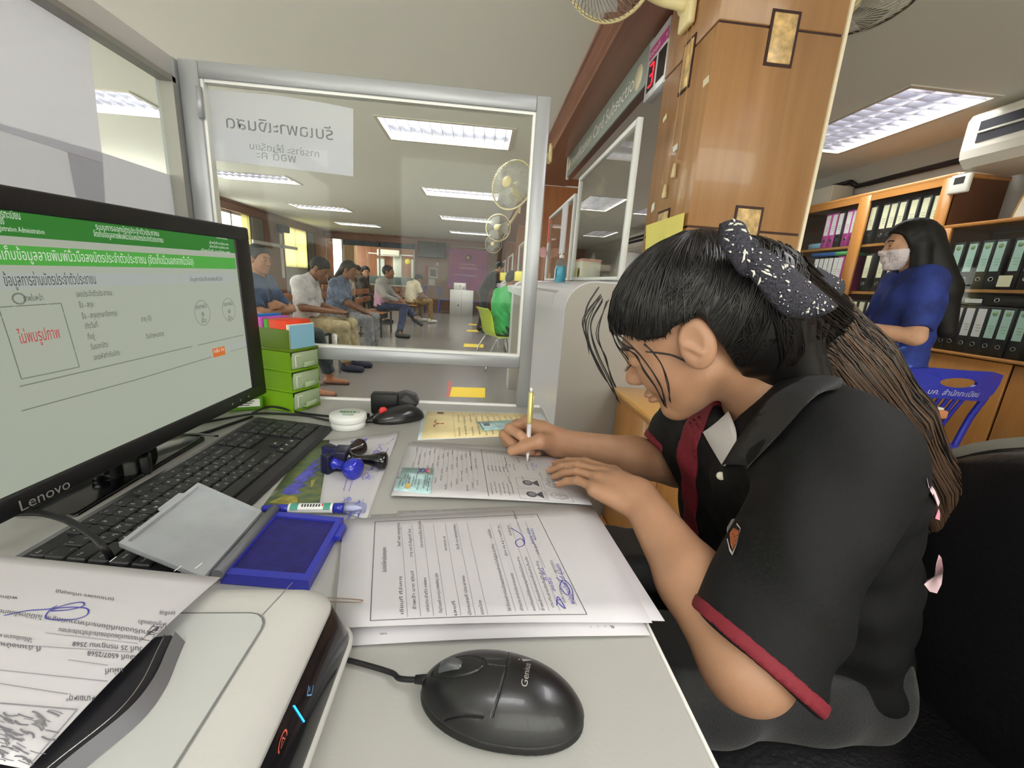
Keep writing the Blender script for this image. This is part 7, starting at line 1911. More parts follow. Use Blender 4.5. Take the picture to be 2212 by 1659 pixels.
obj('shell', MB().sheet([[(x+.02*(abs(j-3)/3)**2*(z>.47), -.21+.07*j, z+.012*(abs(j-3)/3)**2*(z<.47)) for j in range(7)] for x, z in [(p.x,p.y) for p in spline([(a,b,0) for a,b in pr_],3)]], .010), LIMEC, t)
for sy in (-1,1): obj('leg', MB().tube(spline([(.16,sy*.19,.43),(.21,sy*.21,.25),(.24,sy*.22,.0)],5), .011, 8), CHR, t); obj('leg', MB().tube(spline([(-.14,sy*.19,.43),(-.24,sy*.21,.25),(-.30,sy*.22,.0)],5), .011, 8), CHR, t); obj('side_rail', MB().tube([(.17,sy*.19,.432),(-.15,sy*.19,.432)], .010, 8), CHR, t)
# handbag on the second row bench
t = thing('handbag', 'pink handbag with cream hoop handle standing on the bench', 'bag', (-2.98,9.35,.4525))
obj('bag_body', MB().prism([(-.17,0),(.17,0),(.13,.25),(-.13,.25)], -.06, .06, 'X'), mat('bag_pink', (204,140,146), .5), t)
obj('handle', MB().tube([(0,-.09+.18*i/12, .25+.16*math.sin(math.pi*i/12)) for i in range(13)], .011, 8), mat('handle_cream', (226,212,186), .5), t)
obj('clasp', MB().box((.058,-.06,.10),(.064,.04,.16)), mat('bag_grey', (206,196,190), .5), t)

# ---- woman in blue standing by the bookcase
NAV = mat('blue_dress', (44,62,140), .8, var=.25, vscale=9, bump=.25, bscale=200)
wb, Jb, HRb = person('standing woman in blue tunic with long black hair and white mask by the bookcase', (2.22,2.04,0), math.radians(152), dict(pelvis=(0,0,.82), chest=(.0,0,1.15), neck=(.0,0,1.30), head=(.055,0,1.435), shL=(0,.165,1.255), shR=(0,-.165,1.255), elL=(.02,.25,1.0), elR=(.06,-.22,1.0), wrL=(.26,.15,1.02), wrR=(.27,-.09,1.02), hipL=(0,.09,.80), hipR=(0,-.09,.80), knL=(.0,.10,.45), knR=(.0,-.10,.45), anL=(-.03,.1,.085), anR=(-.03,-.1,.085), hyaw=.06, hpitch=.10), dict(skin=SK3, shirt=NAV, trousers=clothm('black_trousers', (26,26,28)), shoes=BLK, hem=.80, skirt=.735, sleeve=.86, fat=1.0, puff=.016, curl=.9, hl=[-.09,-.09,-.09,-.08,-.04,.0,.055,.068,.074], locks=[((-.06,.0,.02),(-.15,.0,-.22),.078,.088),((-.15,.0,-.22),(-.20,0,-.42),.085,.05),((-.02,.068,.0),(-.03,.09,-.20),.035,.045),((-.02,-.068,.0),(-.03,-.09,-.20),.035,.045),((-.03,.09,-.20),(.0,.10,-.30),.045,.02),((-.03,-.09,-.20),(.0,-.10,-.30),.045,.02)]), res=.008)
wbfn = SHIRT['fn']
def maskf(P):
    q = (P-Jb['head']) @ HRb
    d = head_sdf(P, Jb['head'], HRb, 1.0, False)-.006
    d = np.maximum(d, -(d+.004)); d = np.maximum(d, q[:,2]+.012); d = np.maximum(d, .02-q[:,0]); d = np.maximum(d, -.115-q[:,2]); return d
obj('face_mask', nets(maskf, Jb['head']-.2, Jb['head']+.2, .0035), mat('mask_white', (226,214,218), .7), wb)
obj('wrist_band', MB().tube([tuple(np.asarray(mid(Jb['elL'],Jb['wrL'],.88))+np.array([.0,.031*math.cos(a),.031*math.sin(a)])) for a in [2*math.pi*k/16 for k in range(16)]], .004, 6, closed=True), mat('band_red', (190,50,44), .6), wb)
FLO = mat('flower_blue', (70,110,214), .7)
for (x0_, z, rr) in ((.05,.93,.036),(.02,.84,.046),(.09,.80,.030),(-.05,.80,.032),(.10,.87,.02)):
    # five petals printed on the left side of the tunic, laid on its surface
    fl = MB()
    for k in range(5):
        a = 2*math.pi*k/5+.3; vs = []
        for p in ((.2,0),(.6,.22),(1,0),(.6,-.22)):
            u_3 = x0_+(p[0]*math.cos(a)-p[1]*math.sin(a))*rr; v_3 = z+(p[0]*math.sin(a)+p[1]*math.cos(a))*rr
            ys_ = np.linspace(.34,.05,120); d_ = wbfn(np.stack([np.full(120,u_3), ys_, np.full(120,v_3)],1)); k_ = int(np.argmax(d_ < 0)) if (d_ < 0).any() else 60
            vs.append((u_3, ys_[k_]+.004, v_3))
        fl.add(vs, [(0,1,2,3)])
    obj('flower_print', fl, FLO, wb)
# stapler held over the table
tag(obj('stapler', MB().bbox((-.02,-.07,0),(.02,.07,.018), .005, 2, Matrix.Translation((1.86,1.97,1.045)) @ Matrix.Rotation(.5,4,'X') @ Matrix.Rotation(1.2,4,'Z')).bbox((-.018,-.06,.022),(.018,.07,.034), .005, 2, Matrix.Translation((1.86,1.97,1.045)) @ Matrix.Rotation(.75,4,'X') @ Matrix.Rotation(1.2,4,'Z')), BLKG), 'black stapler in the hands of the woman in blue', 'stapler')
# bits on the table before her
for i, (x, y, c, lb) in enumerate(((1.62,1.80,(84,170,70),'small green pot on the table before the woman in blue'),(1.70,1.84,(150,200,110),'pale green tub on the table before the woman in blue'),(1.56,1.84,(200,150,60),'small orange jar on the table before the woman in blue'))):
    t = thing('tub', lb, 'tub', (x,y,.7455)); obj('body', MB().lathe([(.03,0),(.036,.09),(.034,.092)], 16), mat('tub_%d'%i, c, .4), t); obj('lid', MB().lathe([(.038,.09),(.038,.10),(0,.104)], 16), mat('tub_lid_%d'%i, tuple(min(255,v+40) for v in c), .4), t)
# ================================================================== the woman writing at the desk
def A(v): return np.array(tuple(v), float)
WT = thing('person', 'young woman in black polo shirt with black bow writing on the form at the desk', 'person', (.50,.56,0))
HC = np.array([.305,.58,1.07]); HR_ = rot(2.613,.588,-.106); HS = .95
HQ = lambda *p: HC+HR_ @ np.array(p)*HS
SKW = mat('skin_warm', (174,131,103), .48, sss=.08, var=.05, vscale=12, bump=.05, bscale=500)
shL, elL, wrL = np.array([.425,.415,.955]), np.array([.268,.302,.792]), np.array([.236,.515,.846])
shR, elR, wrR = np.array([.47,.735,.97]), np.array([.415,.75,.79]), A(PY(1207,957,.735))
pelv, bell, ches, neck_ = np.array([.55,.57,.60]), np.array([.515,.57,.74]), np.array([.475,.575,.885]), np.array([.435,.57,.99])
# left hand resting flat on the form
fL = np.array([-.58,.80,.04]); fL /= np.linalg.norm(fL); lL = np.array([.80,.58,.0]); lL /= np.linalg.norm(lL)
mcp = wrL+fL*.060+np.array([0,0,.006])
kL = {'i':mcp+lL*.023+np.array([0,0,.000]), 'm':mcp+lL*.003+fL*.003+np.array([0,0,.002]), 'r':mcp-lL*.017-fL*.002, 'p':mcp-lL*.037-fL*.011+np.array([0,0,-.005])}
tL = {'i':A(PZ(1198,1001,.821)), 'm':A(PZ(1187,1016,.821)), 'r':A(PZ(1196,1030,.8205)), 'p':A(PZ(1206,1047,.821))}
def finger(P, k, t_, up, r0, r1, archk=.010):
    p1 = k+(t_-k)*.46+np.array(up)*archk; p2 = k+(t_-k)*.76+np.array(up)*archk*.75
    d = vcap(P, k, p1, r0, r0*.93); d = sU(d, vcap(P, p1, p2, r0*.95, r0*.84), .003); return sU(d, vcap(P, p2, t_, r0*.84, r1), .003)
def handL(P):
    d = vcap(P, wrL, wrL+fL*.03, .023, .024)
    for q, w in (('i',.0125),('m',.013),('r',.0125),('p',.0115)): d = sU(d, vcap(P, wrL+fL*.012+(kL[q]-mcp)*.55-np.array([0,0,.004]), kL[q]-np.array([0,0,.003]), .016, w), .012)
    for q, w, e in (('i',.0081,.0056),('m',.0083,.0056),('r',.0078,.0054),('p',.0071,.005)): d = sU(d, finger(P, kL[q], tL[q], (0,0,1), w, e), .0045)
    t1 = wrL+fL*.045+lL*.040+np.array([0,0,-.012]); t2 = wrL+fL*.078+lL*.046+np.array([0,0,-.022])
    return sU(d, sU(vcap(P, wrL+fL*.012+lL*.014-np.array([0,0,.004]), t1, .015, .0115), vcap(P, t1, t2, .0105, .008), .004), .012)
# right hand closed round the pen
Q = lambda x,y,Y: A(PY(x,y,Y))
RI = [Q(1136,912,.755), Q(1101,926,.728), Q(1122,939,.706), Q(1141,951,.702)]
RM_ = [Q(1118,919,.772), Q(1089,939,.742), Q(1108,958,.718), Q(1136,968,.712)]
RR = [Q(1112,928,.785), Q(1096,955,.750), Q(1120,972,.728), Q(1148,976,.728)]
RP = [Q(1118,938,.79), Q(1108,968,.755), Q(1134,981,.735), Q(1163,982,.735)]
RT = [Q(1196,950,.722), Q(1166,953,.700), Q(1132,964,.690), Q(1105,974,.697)]
def chain(P, J, r0, r1):
    d = None
    for i in range(len(J)-1):
        a = r0+(r1-r0)*i/(len(J)-1); b = r0+(r1-r0)*(i+1)/(len(J)-1)
        e = vcap(P, J[i], J[i+1], a, b); d = e if d is None else sU(d, e, .004)
    return d
def handR(P):
    d = vcap(P, wrR, (wrR+RI[0])/2, .0235, .022)
    for J, w in ((RI,.0135),(RM_,.0135),(RR,.0125),(RP,.0115)): d = sU(d, vcap(P, wrR+(J[0]-wrR)*.2, J[0], .018, w), .014)
    d = sU(d, vcap(P, wrR+(RT[0]-wrR)*.3, RT[1], .020, .0145), .014)
    for J, w, e in ((RI,.0105,.0075),(RM_,.0105,.0078),(RR,.010,.0075),(RP,.009,.007)): d = sU(d, chain(P, J, w, e), .0045)
    return sU(d, chain(P, RT[1:], .0125, .0085), .006)
TORSO = []
for sg in (1,-1):
    y = np.array([0,-sg,0]); sh = shL if sg > 0 else shR
    TORSO += [(pelv+y*.07, bell+y*.062, .105, .098), (bell+y*.062, ches+y*.07, .098, .100), (ches+y*.085, sh+np.array([0,.0,-.01]), .088, .058), (neck_+y*.015+np.array([.015,0,0]), mid(neck_,sh,.75), .040, .050)]
HB = HQ(-.022,0,-.045)
ARML = [(shL,elL,.050,.040),(elL,elL+(wrL-elL)*.4,.040,.038),(elL+(wrL-elL)*.4,wrL,.038,.0255)]
ARMR = [(shR,elR,.050,.042),(elR,elR+(wrR-elR)*.4,.043,.039),(elR+(wrR-elR)*.4,wrR,.039,.0265)]
LEGS = [((.55,.49,.585),(.16,.44,.60),.088,.062),((.55,.65,.585),(.16,.70,.60),.088,.062),((.16,.44,.60),(.20,.42,.10),.060,.040),((.16,.70,.60),(.20,.72,.10),.060,.040)]
LEGS = [(np.array(a),np.array(b),c,d) for a,b,c,d in LEGS]
def wskin(P):
    d = uni(P, TORSO[1:4]+TORSO[5:], .05)                       # legs and hips are inside the trousers
    d = sU(d, vcap(P, neck_, HB, .050, .045), .03)
    d = sU(d, uni(P, ARML, .015), .025); d = sU(d, uni(P, ARMR, .015), .025)
    d = sU(d, near(P, HC, .17, lambda p: head_sdf(p, HC, HR_, HS)), .018)
    d = sU(d, near(P, (wrL+mcp)/2+fL*.03, .15, handL), .012)
    return sU(d, near(P, (wrR+RI[1])/2, .12, handR), .012)
obj('body', nets(wskin, (.0,.22,.62), (.72,.93,1.22), .0022), SKW, WT, world=True)
# nails
NAIL = mat('nail_pink', (220,170,156), .25, coat=.3)
for J in ((kL['i'],tL['i']),(kL['m'],tL['m']),(kL['p'],tL['p'])):
    f = (J[1]-J[0])/np.linalg.norm(J[1]-J[0]); M_ = Matrix.Translation(J[1]+np.array([0,0,.0045])-f*.002) @ Vector(f).to_track_quat('X','Z').to_matrix().to_4x4()
    obj('nail', MB().bbox((-.006,-.0042,-.001),(.007,.0042,.0012), .001, 2, M_), NAIL, WT, world=True)
# ---- polo shirt
POLO = mat('black_polo', (6,6,7), .7, bump=.3, bscale=900, spec=.3)
POLR = mat('dark_red_trim', (112,18,34), .7, bump=.3, bscale=900)
slL = elL+(shL-elL)*.03; slR = np.array([.388,.742,.812])
def folds(P): return .0028*np.sin(P[:,0]*62+P[:,2]*38+2.2*np.sin(P[:,1]*21+P[:,2]*9))+.0016*np.sin(P[:,2]*95-P[:,1]*60)
def sleeve(P, sh, e, r0, r1, out=0.):
    a = e-sh; L = np.linalg.norm(a); a = a/L
    d = vcap(P, sh, e+a*.05, r0, r1)
    return d, (P-sh) @ a-L
nL = np.array([-.62,-.25,-.74]); nR = np.array([-.62,.05,-.78])
def wshirt(P, cut=True):
    d = uni(P, TORSO, .05, .015)
    eL, _ = sleeve(P, shL, slL, .066, .060); eR, _ = sleeve(P, shR, slR, .070, .060)
    cL = (P-slL) @ (nL/np.linalg.norm(nL)); cR = (P-slR) @ (nR/np.linalg.norm(nR))
    eL = np.maximum(eL, cL); eR = np.maximum(eR, cR)
    d = sU(d, eL, .03); d = sU(d, eR, .03)
    d = d+folds(P)*np.clip((1.02-P[:,2])*8,0,1)
    # open sleeves and neck
    d = sS(d, np.maximum(vcap(P, shL+(elL-shL)*.55, elL-(shL-elL)*.3, .048, .052), -(cL+.05)), .004)
    d = sS(d, np.maximum(vcap(P, shR+(elR-shR)*.5, slR+(slR-shR)*.3, .050, .050), -(cR+.05)), .004)
    d = sS(d, vcap(P, neck_+np.array([-.01,0,.0]), HB, .056, .060), .008)
    d = sS(d, vcap(P, neck_+np.array([-.07,.0,-.015]), neck_+np.array([-.115,0,-.09]), .030, .012), .010)
    return np.maximum(d, .56-P[:,2])
obj('polo_shirt', nets(wshirt, (.15,.2,.54), (.75,.93,1.12), .0045), POLO, WT, world=True)
def band(sl, n, r, wshell):
    n = n/np.linalg.norm(n)
    def fn(P):
        d = wshell(P); c = (P-sl) @ n
        return np.maximum(np.maximum(d-.0018, -c-.012), c-.001)
    return fn
def shellL(P):
    c = (P-slL) @ (nL/np.linalg.norm(nL)); e, _ = sleeve(P, shL, slL, .066, .060)
    return np.maximum(e+folds(P), -vcap(P, shL+(elL-shL)*.55, elL-(shL-elL)*.3, .048, .052))
def shellR(P):
    e, _ = sleeve(P, shR, slR, .070, .060); return np.maximum(e+folds(P), -vcap(P, shR+(elR-shR)*.5, slR+(slR-shR)*.3, .050, .050))
obj('sleeve_trim', nets(band(slL, nL, .07, shellL), slL-.14, slL+.14, .0035), POLR, WT, world=True)
obj('sleeve_trim', nets(band(slR, nR, .07, shellR), slR-.14, slR+.14, .0035), POLR, WT, world=True)
# red front panel, far side of the placket
def redp(P):
    d = wshirt(P)-.0022
    return np.maximum(np.maximum(np.maximum(d, -(d+.004)), np.maximum(.600-P[:,1], P[:,1]-.645)), np.maximum(P[:,0]-.44, .70-P[:,2]))
obj('front_panel', nets(redp, (.3,.56,.69), (.47,.69,1.02), .0035), POLR, WT, world=True)
# collar: near flap, far flap, band
COLM = mat('collar_black_lit', (44,44,46), .8, bump=.4, bscale=700)  # the collar is black; its lit grey is put into the colour
def flap(nm, m, A_, B_, bulge, th=.0035, n=10, k=5):
    g = []
    for i in range(k+1):
        row = []
        for j in range(n+1):
            t_ = j/n; pa = spline([Vector(p) for p in A_], n)[min(j*(len(A_)-1), n*(len(A_)-1))]; pb = spline([Vector(p) for p in B_], n)[min(j*(len(B_)-1), n*(len(B_)-1))]
            s_ = i/k; row.append(pa*(1-s_)+pb*s_+Vector(bulge)*(4*s_*(1-s_)))
        g.append(row)
    mb = MB(); R_, C_ = len(g), len(g[0]); bd = Vector(bulge).normalized()*-th
    for off in (Vector(), bd):
        for row in g:
            for p in row: mb.v.append(p+off)
    h = R_*C_
    for i in range(R_-1):
        for j in range(C_-1):
            a = i*C_+j; mb.f += [[a,a+1,a+C_+1,a+C_],[a+h+C_,a+h+C_+1,a+h+1,a+h]]; mb.sm += [True,True]
    ring = [j for j in range(C_)]+[i*C_+C_-1 for i in range(1,R_)]+[(R_-1)*C_+j for j in range(C_-2,-1,-1)]+[i*C_ for i in range(R_-2,0,-1)]
    for a, b in zip(ring, ring[1:]+ring[:1]): mb.f.append([b,a,a+h,b+h]); mb.sm.append(False)
    return obj(nm, mb, m, WT, world=True)
def on_any(x, y, lift, y0=.28, y1=.80):
    d = _ray(x, y); k = np.linspace(y0, y1, 400)/d.y; P = A(CO)+np.outer(k, A(d)); s_ = np.minimum(wshirt(P), wskin(P))
    i = int(np.argmax(s_ < .0005)) if (s_ < .0005).any() else int(np.argmin(np.abs(s_)))
    return Vector(P[i])-d.normalized()*lift
flap('collar', COLM, [on_any(1745,812,.008),on_any(1668,858,.010),on_any(1606,935,.012),on_any(1562,1004,.010)], [on_any(1815,838,.012),on_any(1762,856,.018),on_any(1690,932,.020),on_any(1614,1012,.014)], (.003,-.016,.010))
w_ = [on_any(x,y,.007) for x,y in ((1574,888),(1590,930),(1588,965),(1566,1004))]; x_ = [on_any(x,y,.010) for x,y in ((1519,934),(1532,958),(1546,982),(1560,1005))]
yy_w = min(p.y for p in w_+x_)
flap('collar', mat('collar_white', (214,208,208), .8, bump=.3, bscale=600), w_, x_, (-.003,-.008,.002))
c = on_any(1557,1028,.006); obj('button', MB().lathe([(.0,.002),(.0055,.0018),(.006,0),(.0055,-.001)], 16, Matrix.Translation(c) @ Vector((-.62,-.72,.3)).to_track_quat('Z','Y').to_matrix().to_4x4()), mat('button_pearl', (226,222,206), .3), WT, world=True)
def on_shirt(x, y, y0=.30, y1=.62, lift=.0015):
    """first point of the shirt met along the sight line of a photo pixel"""
    d = _ray(x, y); k = np.linspace(y0, y1, 240)/d.y; P = A(CO)+np.outer(k, A(d)); s_ = wshirt(P)
    i = int(np.argmax(s_ < .0005)) if (s_ < .0005).any() else int(np.argmin(np.abs(s_)))
    return Vector(P[i])-d.normalized()*lift
def patch(nm, pts, m, lift=.0015):
    vs = [on_shirt(x, y, lift=lift) for x, y in pts]; n = len(vs); c = sum(vs, Vector())/n
    return obj(nm, MB().add(vs+[c], [(i,(i+1)%n,n) for i in range(n)], True), m, WT, world=True)
patch('chest_badge', [(1580,1122),(1586,1120),(1592,1130),(1600,1141),(1598,1150),(1592,1175),(1582,1200),(1576,1190),(1570,1165),(1570,1140)], mat('badge_white', (206,200,198), .7), .006)
patch('badge_fill', [(1584,1140),(1596,1146),(1592,1168),(1582,1188),(1578,1175),(1576,1152)], mat('badge_rust', (150,78,40), .7, var=.3, vscale=300), .0075)
PINKP = mat('back_print_pink', (240,206,214), .6)
patch('back_print', [(2001,1030),(2007,1040),(2020,1060),(2030,1085),(2027,1095),(2018,1078),(2006,1052)], PINKP, .003)
patch('back_print', [(2028,1098),(2031,1110),(2030,1124),(2020,1120)], mat('back_print_rose', (206,130,150), .6), .003)
patch('back_print', [(2028,1198),(2034,1205),(2038,1230),(2034,1262),(2024,1282),(2008,1278),(1996,1262),(2004,1252),(2018,1246),(2022,1220)], PINKP, .003)
patch('back_print_hole', [(2020,1246),(2026,1252),(2022,1264),(2014,1262)], mat('back_print_wine', (90,20,44), .7), .005)
# ---- black trousers
def wtr(P):
    d = uni(P, LEGS, .04, .010); d = sU(d, uni(P, TORSO[:1]+TORSO[4:5], .05, .010), .05)
    return np.maximum(d+.004*np.sin(P[:,0]*50+4*np.sin(P[:,1]*16)), P[:,2]-.66)
obj('trousers', nets(wtr, (.05,.3,.06), (.72,.85,.74), .008), mat('black_trouser_cloth', (12,12,15), .65, bump=.3, bscale=400, sheen=.2), WT, world=True)
obj('shoe', MB().bbox((.05,.375,.0),(.27,.465,.075), .03, 3), BLK, WT, world=True); obj('shoe', MB().bbox((.05,.675,.0),(.27,.765,.075), .03, 3), BLK, WT, world=True)
# ---- hair
HAIRM = mat('combed_black_hair', (15,13,13), .42)
HAIRS = mat('hair_strand_black', (22,19,18), .32)
HAIRBR = mat('hair_strand_brown', (92,70,54), .4)
HAIRMB = mat('lower_hair_brown', (44,33,27), .45)
WHL = [-.14,-.115,-.100,-.085,.030,.034,.026,.034,.052,.064]
LX = [-.13,-.10,-.065,-.042,-.034,.004,.02,.05,.075,.12]
PUF = .021
def hq(P): return ((P-HC) @ HR_)/HS
LONG = [HQ(-.105,.01,.02), A(PY(1748,700,.600)), A(PY(1835,795,.575)), A(PY(1925,905,.555)), A(PY(2000,1040,.535)), A(PY(2040,1180,.515))]
LR = [.060,.056,.052,.044,.036,.020]
def whair(P):
    q = hq(P)
    d = vell(q, (-.016,0,.034), (.098+PUF,.076+PUF*.8,.092+PUF))
    d = sU(d, vell(q, (-.075,0,-.01), (.052,.070,.075)), .03)
    d = sI(d, (np.interp(q[:,0], LX, WHL)-q[:,2])*.7, .010)
    d = sU(d*HS, vcap(P, LONG[0], LONG[1], .060, .054), .035)
    d = sU(d, vcap(P, HQ(-.085,.0,-.04), A(PY(1712,812,.545)), .052, .046), .03)
    return d+.0009*np.sin(q[:,1]*260+q[:,0]*90)
obj('hair', nets(whair, HC-.24, HC+.22, .0038), HAIRM, WT, world=True)
def wlong(P):
    d = None
    for i in range(1, len(LONG)-1):
        e = vcap(P, LONG[i], LONG[i+1], LR[i], LR[i+1]); d = e if d is None else sU(d, e, .03)
    s_ = wshirt(P)
    d = np.maximum(d, -(s_-.001)*1.0)
    return d+.0014*np.sin(P[:,1]*420+P[:,0]*100)
obj('long_hair', nets(wlong, (.30,.42,.74), (.76,.72,1.16), .0042), HAIRMB, WT, world=True)
random.seed(11)
ST = []; E_ = np.array([-.070,.0,.118])
def onto(fn, P, lift):
    for _ in range(4):
        d = fn(P); e = 1e-3
        g = np.stack([fn(P+np.array(v)*e)-d for v in ((1,0,0),(0,1,0),(0,0,1))], 1)/e
        g /= np.maximum(np.linalg.norm(g, axis=1, keepdims=True), .3)
        P = P-g*np.clip(d-lift, -.03, .03)[:,None]
    return P
for i in range(230):
    u_ = random.random(); side = 1 if i%4 else -1
    xh = np.interp(u_, [0,.35,.7,1], [.098,.078,.03,-.036]); zh = np.interp(xh, LX, WHL)+random.uniform(-.012,.006)
    yh = side*np.interp(u_, [0,.35,.7,1], [.0,.05,.082,.088])
    a = np.array([xh,yh,zh]); pts = []
    sway = random.uniform(-.02,.02)
    for k in range(9):
        t_ = k/8; p = a*(1-t_)+E_*t_+np.array([0,side*.02*math.sin(math.pi*t_),.03*math.sin(math.pi*t_)+sway*math.sin(math.pi*t_)])
        v = (p-np.array([-.016,0,.034])); v = v/np.sqrt(((v/np.array([.098+PUF,.076+PUF*.8,.092+PUF]))**2).sum())*(1.004+random.uniform(0,.010))
        pts.append(HQ(*(v+np.array([-.016,0,.034]))))
    ST.append([tuple(p) for p in pts])
for i in range(460):
    side = 1 if i%4 else -1; u_ = random.random()
    xh = np.interp(u_, [0,.25,1], [-.036,-.050,-.118]); zh = np.interp(xh, LX, WHL)+random.uniform(-.006,.004) if u_ > .2 else random.uniform(-.06,.03)
    a = np.array([xh, side*np.interp(u_,[0,.4,1],[.086,.082,.03]), zh]); e_ = np.array([-.100+random.uniform(-.02,.03), side*random.uniform(0,.02), .060+random.uniform(-.03,.05)]); pts = []
    if u_ < .4: a = np.array([random.uniform(-.065,.012), side*.09, random.uniform(.028,.085)]); e_ = E_+np.array([random.uniform(-.02,.01),0,0])
    elif u_ < .66: a = np.array([random.uniform(-.046,-.036), side*.088, random.uniform(-.085,.03)]); e_ = np.array([-.09+random.uniform(-.03,.02), side*.01, .08+random.uniform(-.03,.03)])
    for k in range(9):
        t_ = k/8; p = a*(1-t_)+e_*t_+np.array([-.02,side*.03,0])*math.sin(math.pi*t_)
        v = (p-np.array([-.016,0,.034])); v = v/np.sqrt(((v/np.array([.098+PUF,.076+PUF*.8,.092+PUF]))**2).sum())*(1.004+random.uniform(0,.010))
        b_ = p-np.array([-.075,0,-.01]); b_ = b_/np.sqrt(((b_/np.array([.052,.070,.075]))**2).sum())*(1.004+random.uniform(0,.02))+np.array([-.075,0,-.01])
        q_ = v+np.array([-.016,0,.034]); pts.append(HQ(*(b_ if np.linalg.norm((b_-np.array([-.02,0,.0]))) > np.linalg.norm(q_-np.array([-.02,0,.0])) and b_[2] < .03 else q_)))
    ST.append([tuple(p) for p in pts])
ST = onto(whair, np.array(ST).reshape(-1,3), np.repeat(np.random.RandomState(4).uniform(-.0002,.0022,len(ST)), 9)).reshape(-1,9,3)
st1 = MB()
for pts in ST: st1.tube(pts, [.0004]+[.0009]*7+[.0004], 4, False)
o = obj('hair_strands', st1, HAIRS, WT, world=True); o['kind'] = 'stuff'
for nm, m, cnt, sd in (('hair_strands', HAIRS, 220, 3), ('brown_hair_strands', HAIRBR, 300, 5)):
    random.seed(sd); st2 = MB(); LS = []
    for i in range(cnt):
        an = random.uniform(0, math.pi*2); rr = random.uniform(.86,1.03); pts = []
        n0 = 0 if m is HAIRS else 1
        for k in range(n0, len(LONG)):
            tdir = LONG[min(k+1,len(LONG)-1)]-LONG[max(k-1,0)]; tdir /= np.linalg.norm(tdir)
            s1 = np.cross(tdir, [0,1,0]); s1 /= np.linalg.norm(s1); s2 = np.cross(s1, tdir)
            j_ = random.uniform(-.004,.004)
            pts.append(Vector(LONG[k]+(s2*math.sin(an)*-1*-1+s1*math.cos(an))*(LR[k]*rr+.001+j_)))
        LS.append([tuple(p) for p in spline(pts, 3)])
    n_ = len(LS[0]); LS = onto(wlong if m is HAIRBR else (lambda P: np.minimum(wlong(P), whair(P))), np.array(LS).reshape(-1,3), np.repeat(np.random.RandomState(sd).uniform(-.0002,.0018,cnt), n_)).reshape(-1,n_,3)
    for pts in LS: st2.tube(pts, [.0009]*(n_-1)+[.0003], 4, False)
    o = obj(nm, st2, m, WT, world=True); o['kind'] = 'stuff'
# loose locks before the face
st3 = MB()
for pts, Y in (([(1300,640),(1268,690),(1272,740),(1300,800),(1326,850)],.60),([(1302,645),(1276,700),(1290,760),(1318,820),(1334,866)],.60),([(1310,650),(1292,720),(1306,770),(1320,812),(1331,838)],.605),([(1298,636),(1262,690),(1266,730),(1290,790),(1312,826)],.595),([(1316,700),(1330,740),(1352,770),(1366,790)],.61),([(1325,715),(1345,745),(1372,768),(1392,800),(1416,836),(1437,880)],.545),([(1336,722),(1368,752),(1400,790),(1428,836),(1436,878)],.54),([(1392,742),(1412,764),(1430,790),(1444,830),(1446,868)],.525),([(1396,760),(1424,762),(1456,768),(1496,786)],.515),([(1320,705),(1338,735),(1362,752),(1392,760)],.57),([(1294,620),(1270,660),(1264,700),(1276,760)],.59)):
    st3.tube(spline([PY(x,y,Y) for x,y in pts], 6), [.0010]*((len(pts)-1)*6)+[.0003], 5, False)
    st3.tube(spline([PY(x+random.uniform(-5,5),y+random.uniform(-3,6),Y) for x,y in pts], 6), [.0007]*((len(pts)-1)*6)+[.0003], 4, False)
o = obj('loose_hair', st3, HAIRS, WT, world=True); o['kind'] = 'stuff'
# eyes and brows
for sy in (-1,1):
    c = HQ(.0885,sy*.031,.003)
    obj('eye', MB().lathe([(0,.003),(.007,.002),(.011,0)], 12, Matrix.Translation(c) @ Vector(HR_[:,0]).to_track_quat('Z','Y').to_matrix().to_4x4() @ Matrix.Diagonal((1,.35,1,1))), mat('eye_dark'), WT, world=True)
    obj('eyebrow', MB().tube(spline([HQ(.094,sy*.014,.027),HQ(.092,sy*.032,.032),HQ(.078,sy*.05,.028)],4), .0026, 5), HAIRS, WT, world=True)
    ls = MB()
    for k in range(7):
        a = -.011+.0036*k; ls.tube([HQ(.0915,sy*.031+a,.002),HQ(.098,sy*.031+a*1.2,-.001),HQ(.102,sy*.031+a*1.35,.001)], [.0006,.0005,.0002], 4, False)
    o = obj('eyelashes', ls, HAIRS, WT, world=True); o['kind'] = 'stuff'
obj('lips', nets(lambda P: (lambda q: np.maximum(head_sdf(P,HC,HR_,HS,False)-.0008, sU(vell(q,(.092,0,-.0575),(.010,.020,.0052)), vell(q,(.090,0,-.068),(.010,.017,.006)), .003)*.9))(hq(P)), HQ(.09,0,-.06)-.035, HQ(.09,0,-.06)+.035, .0014), mat('lip_rose', (178,112,100), .4), WT, world=True)
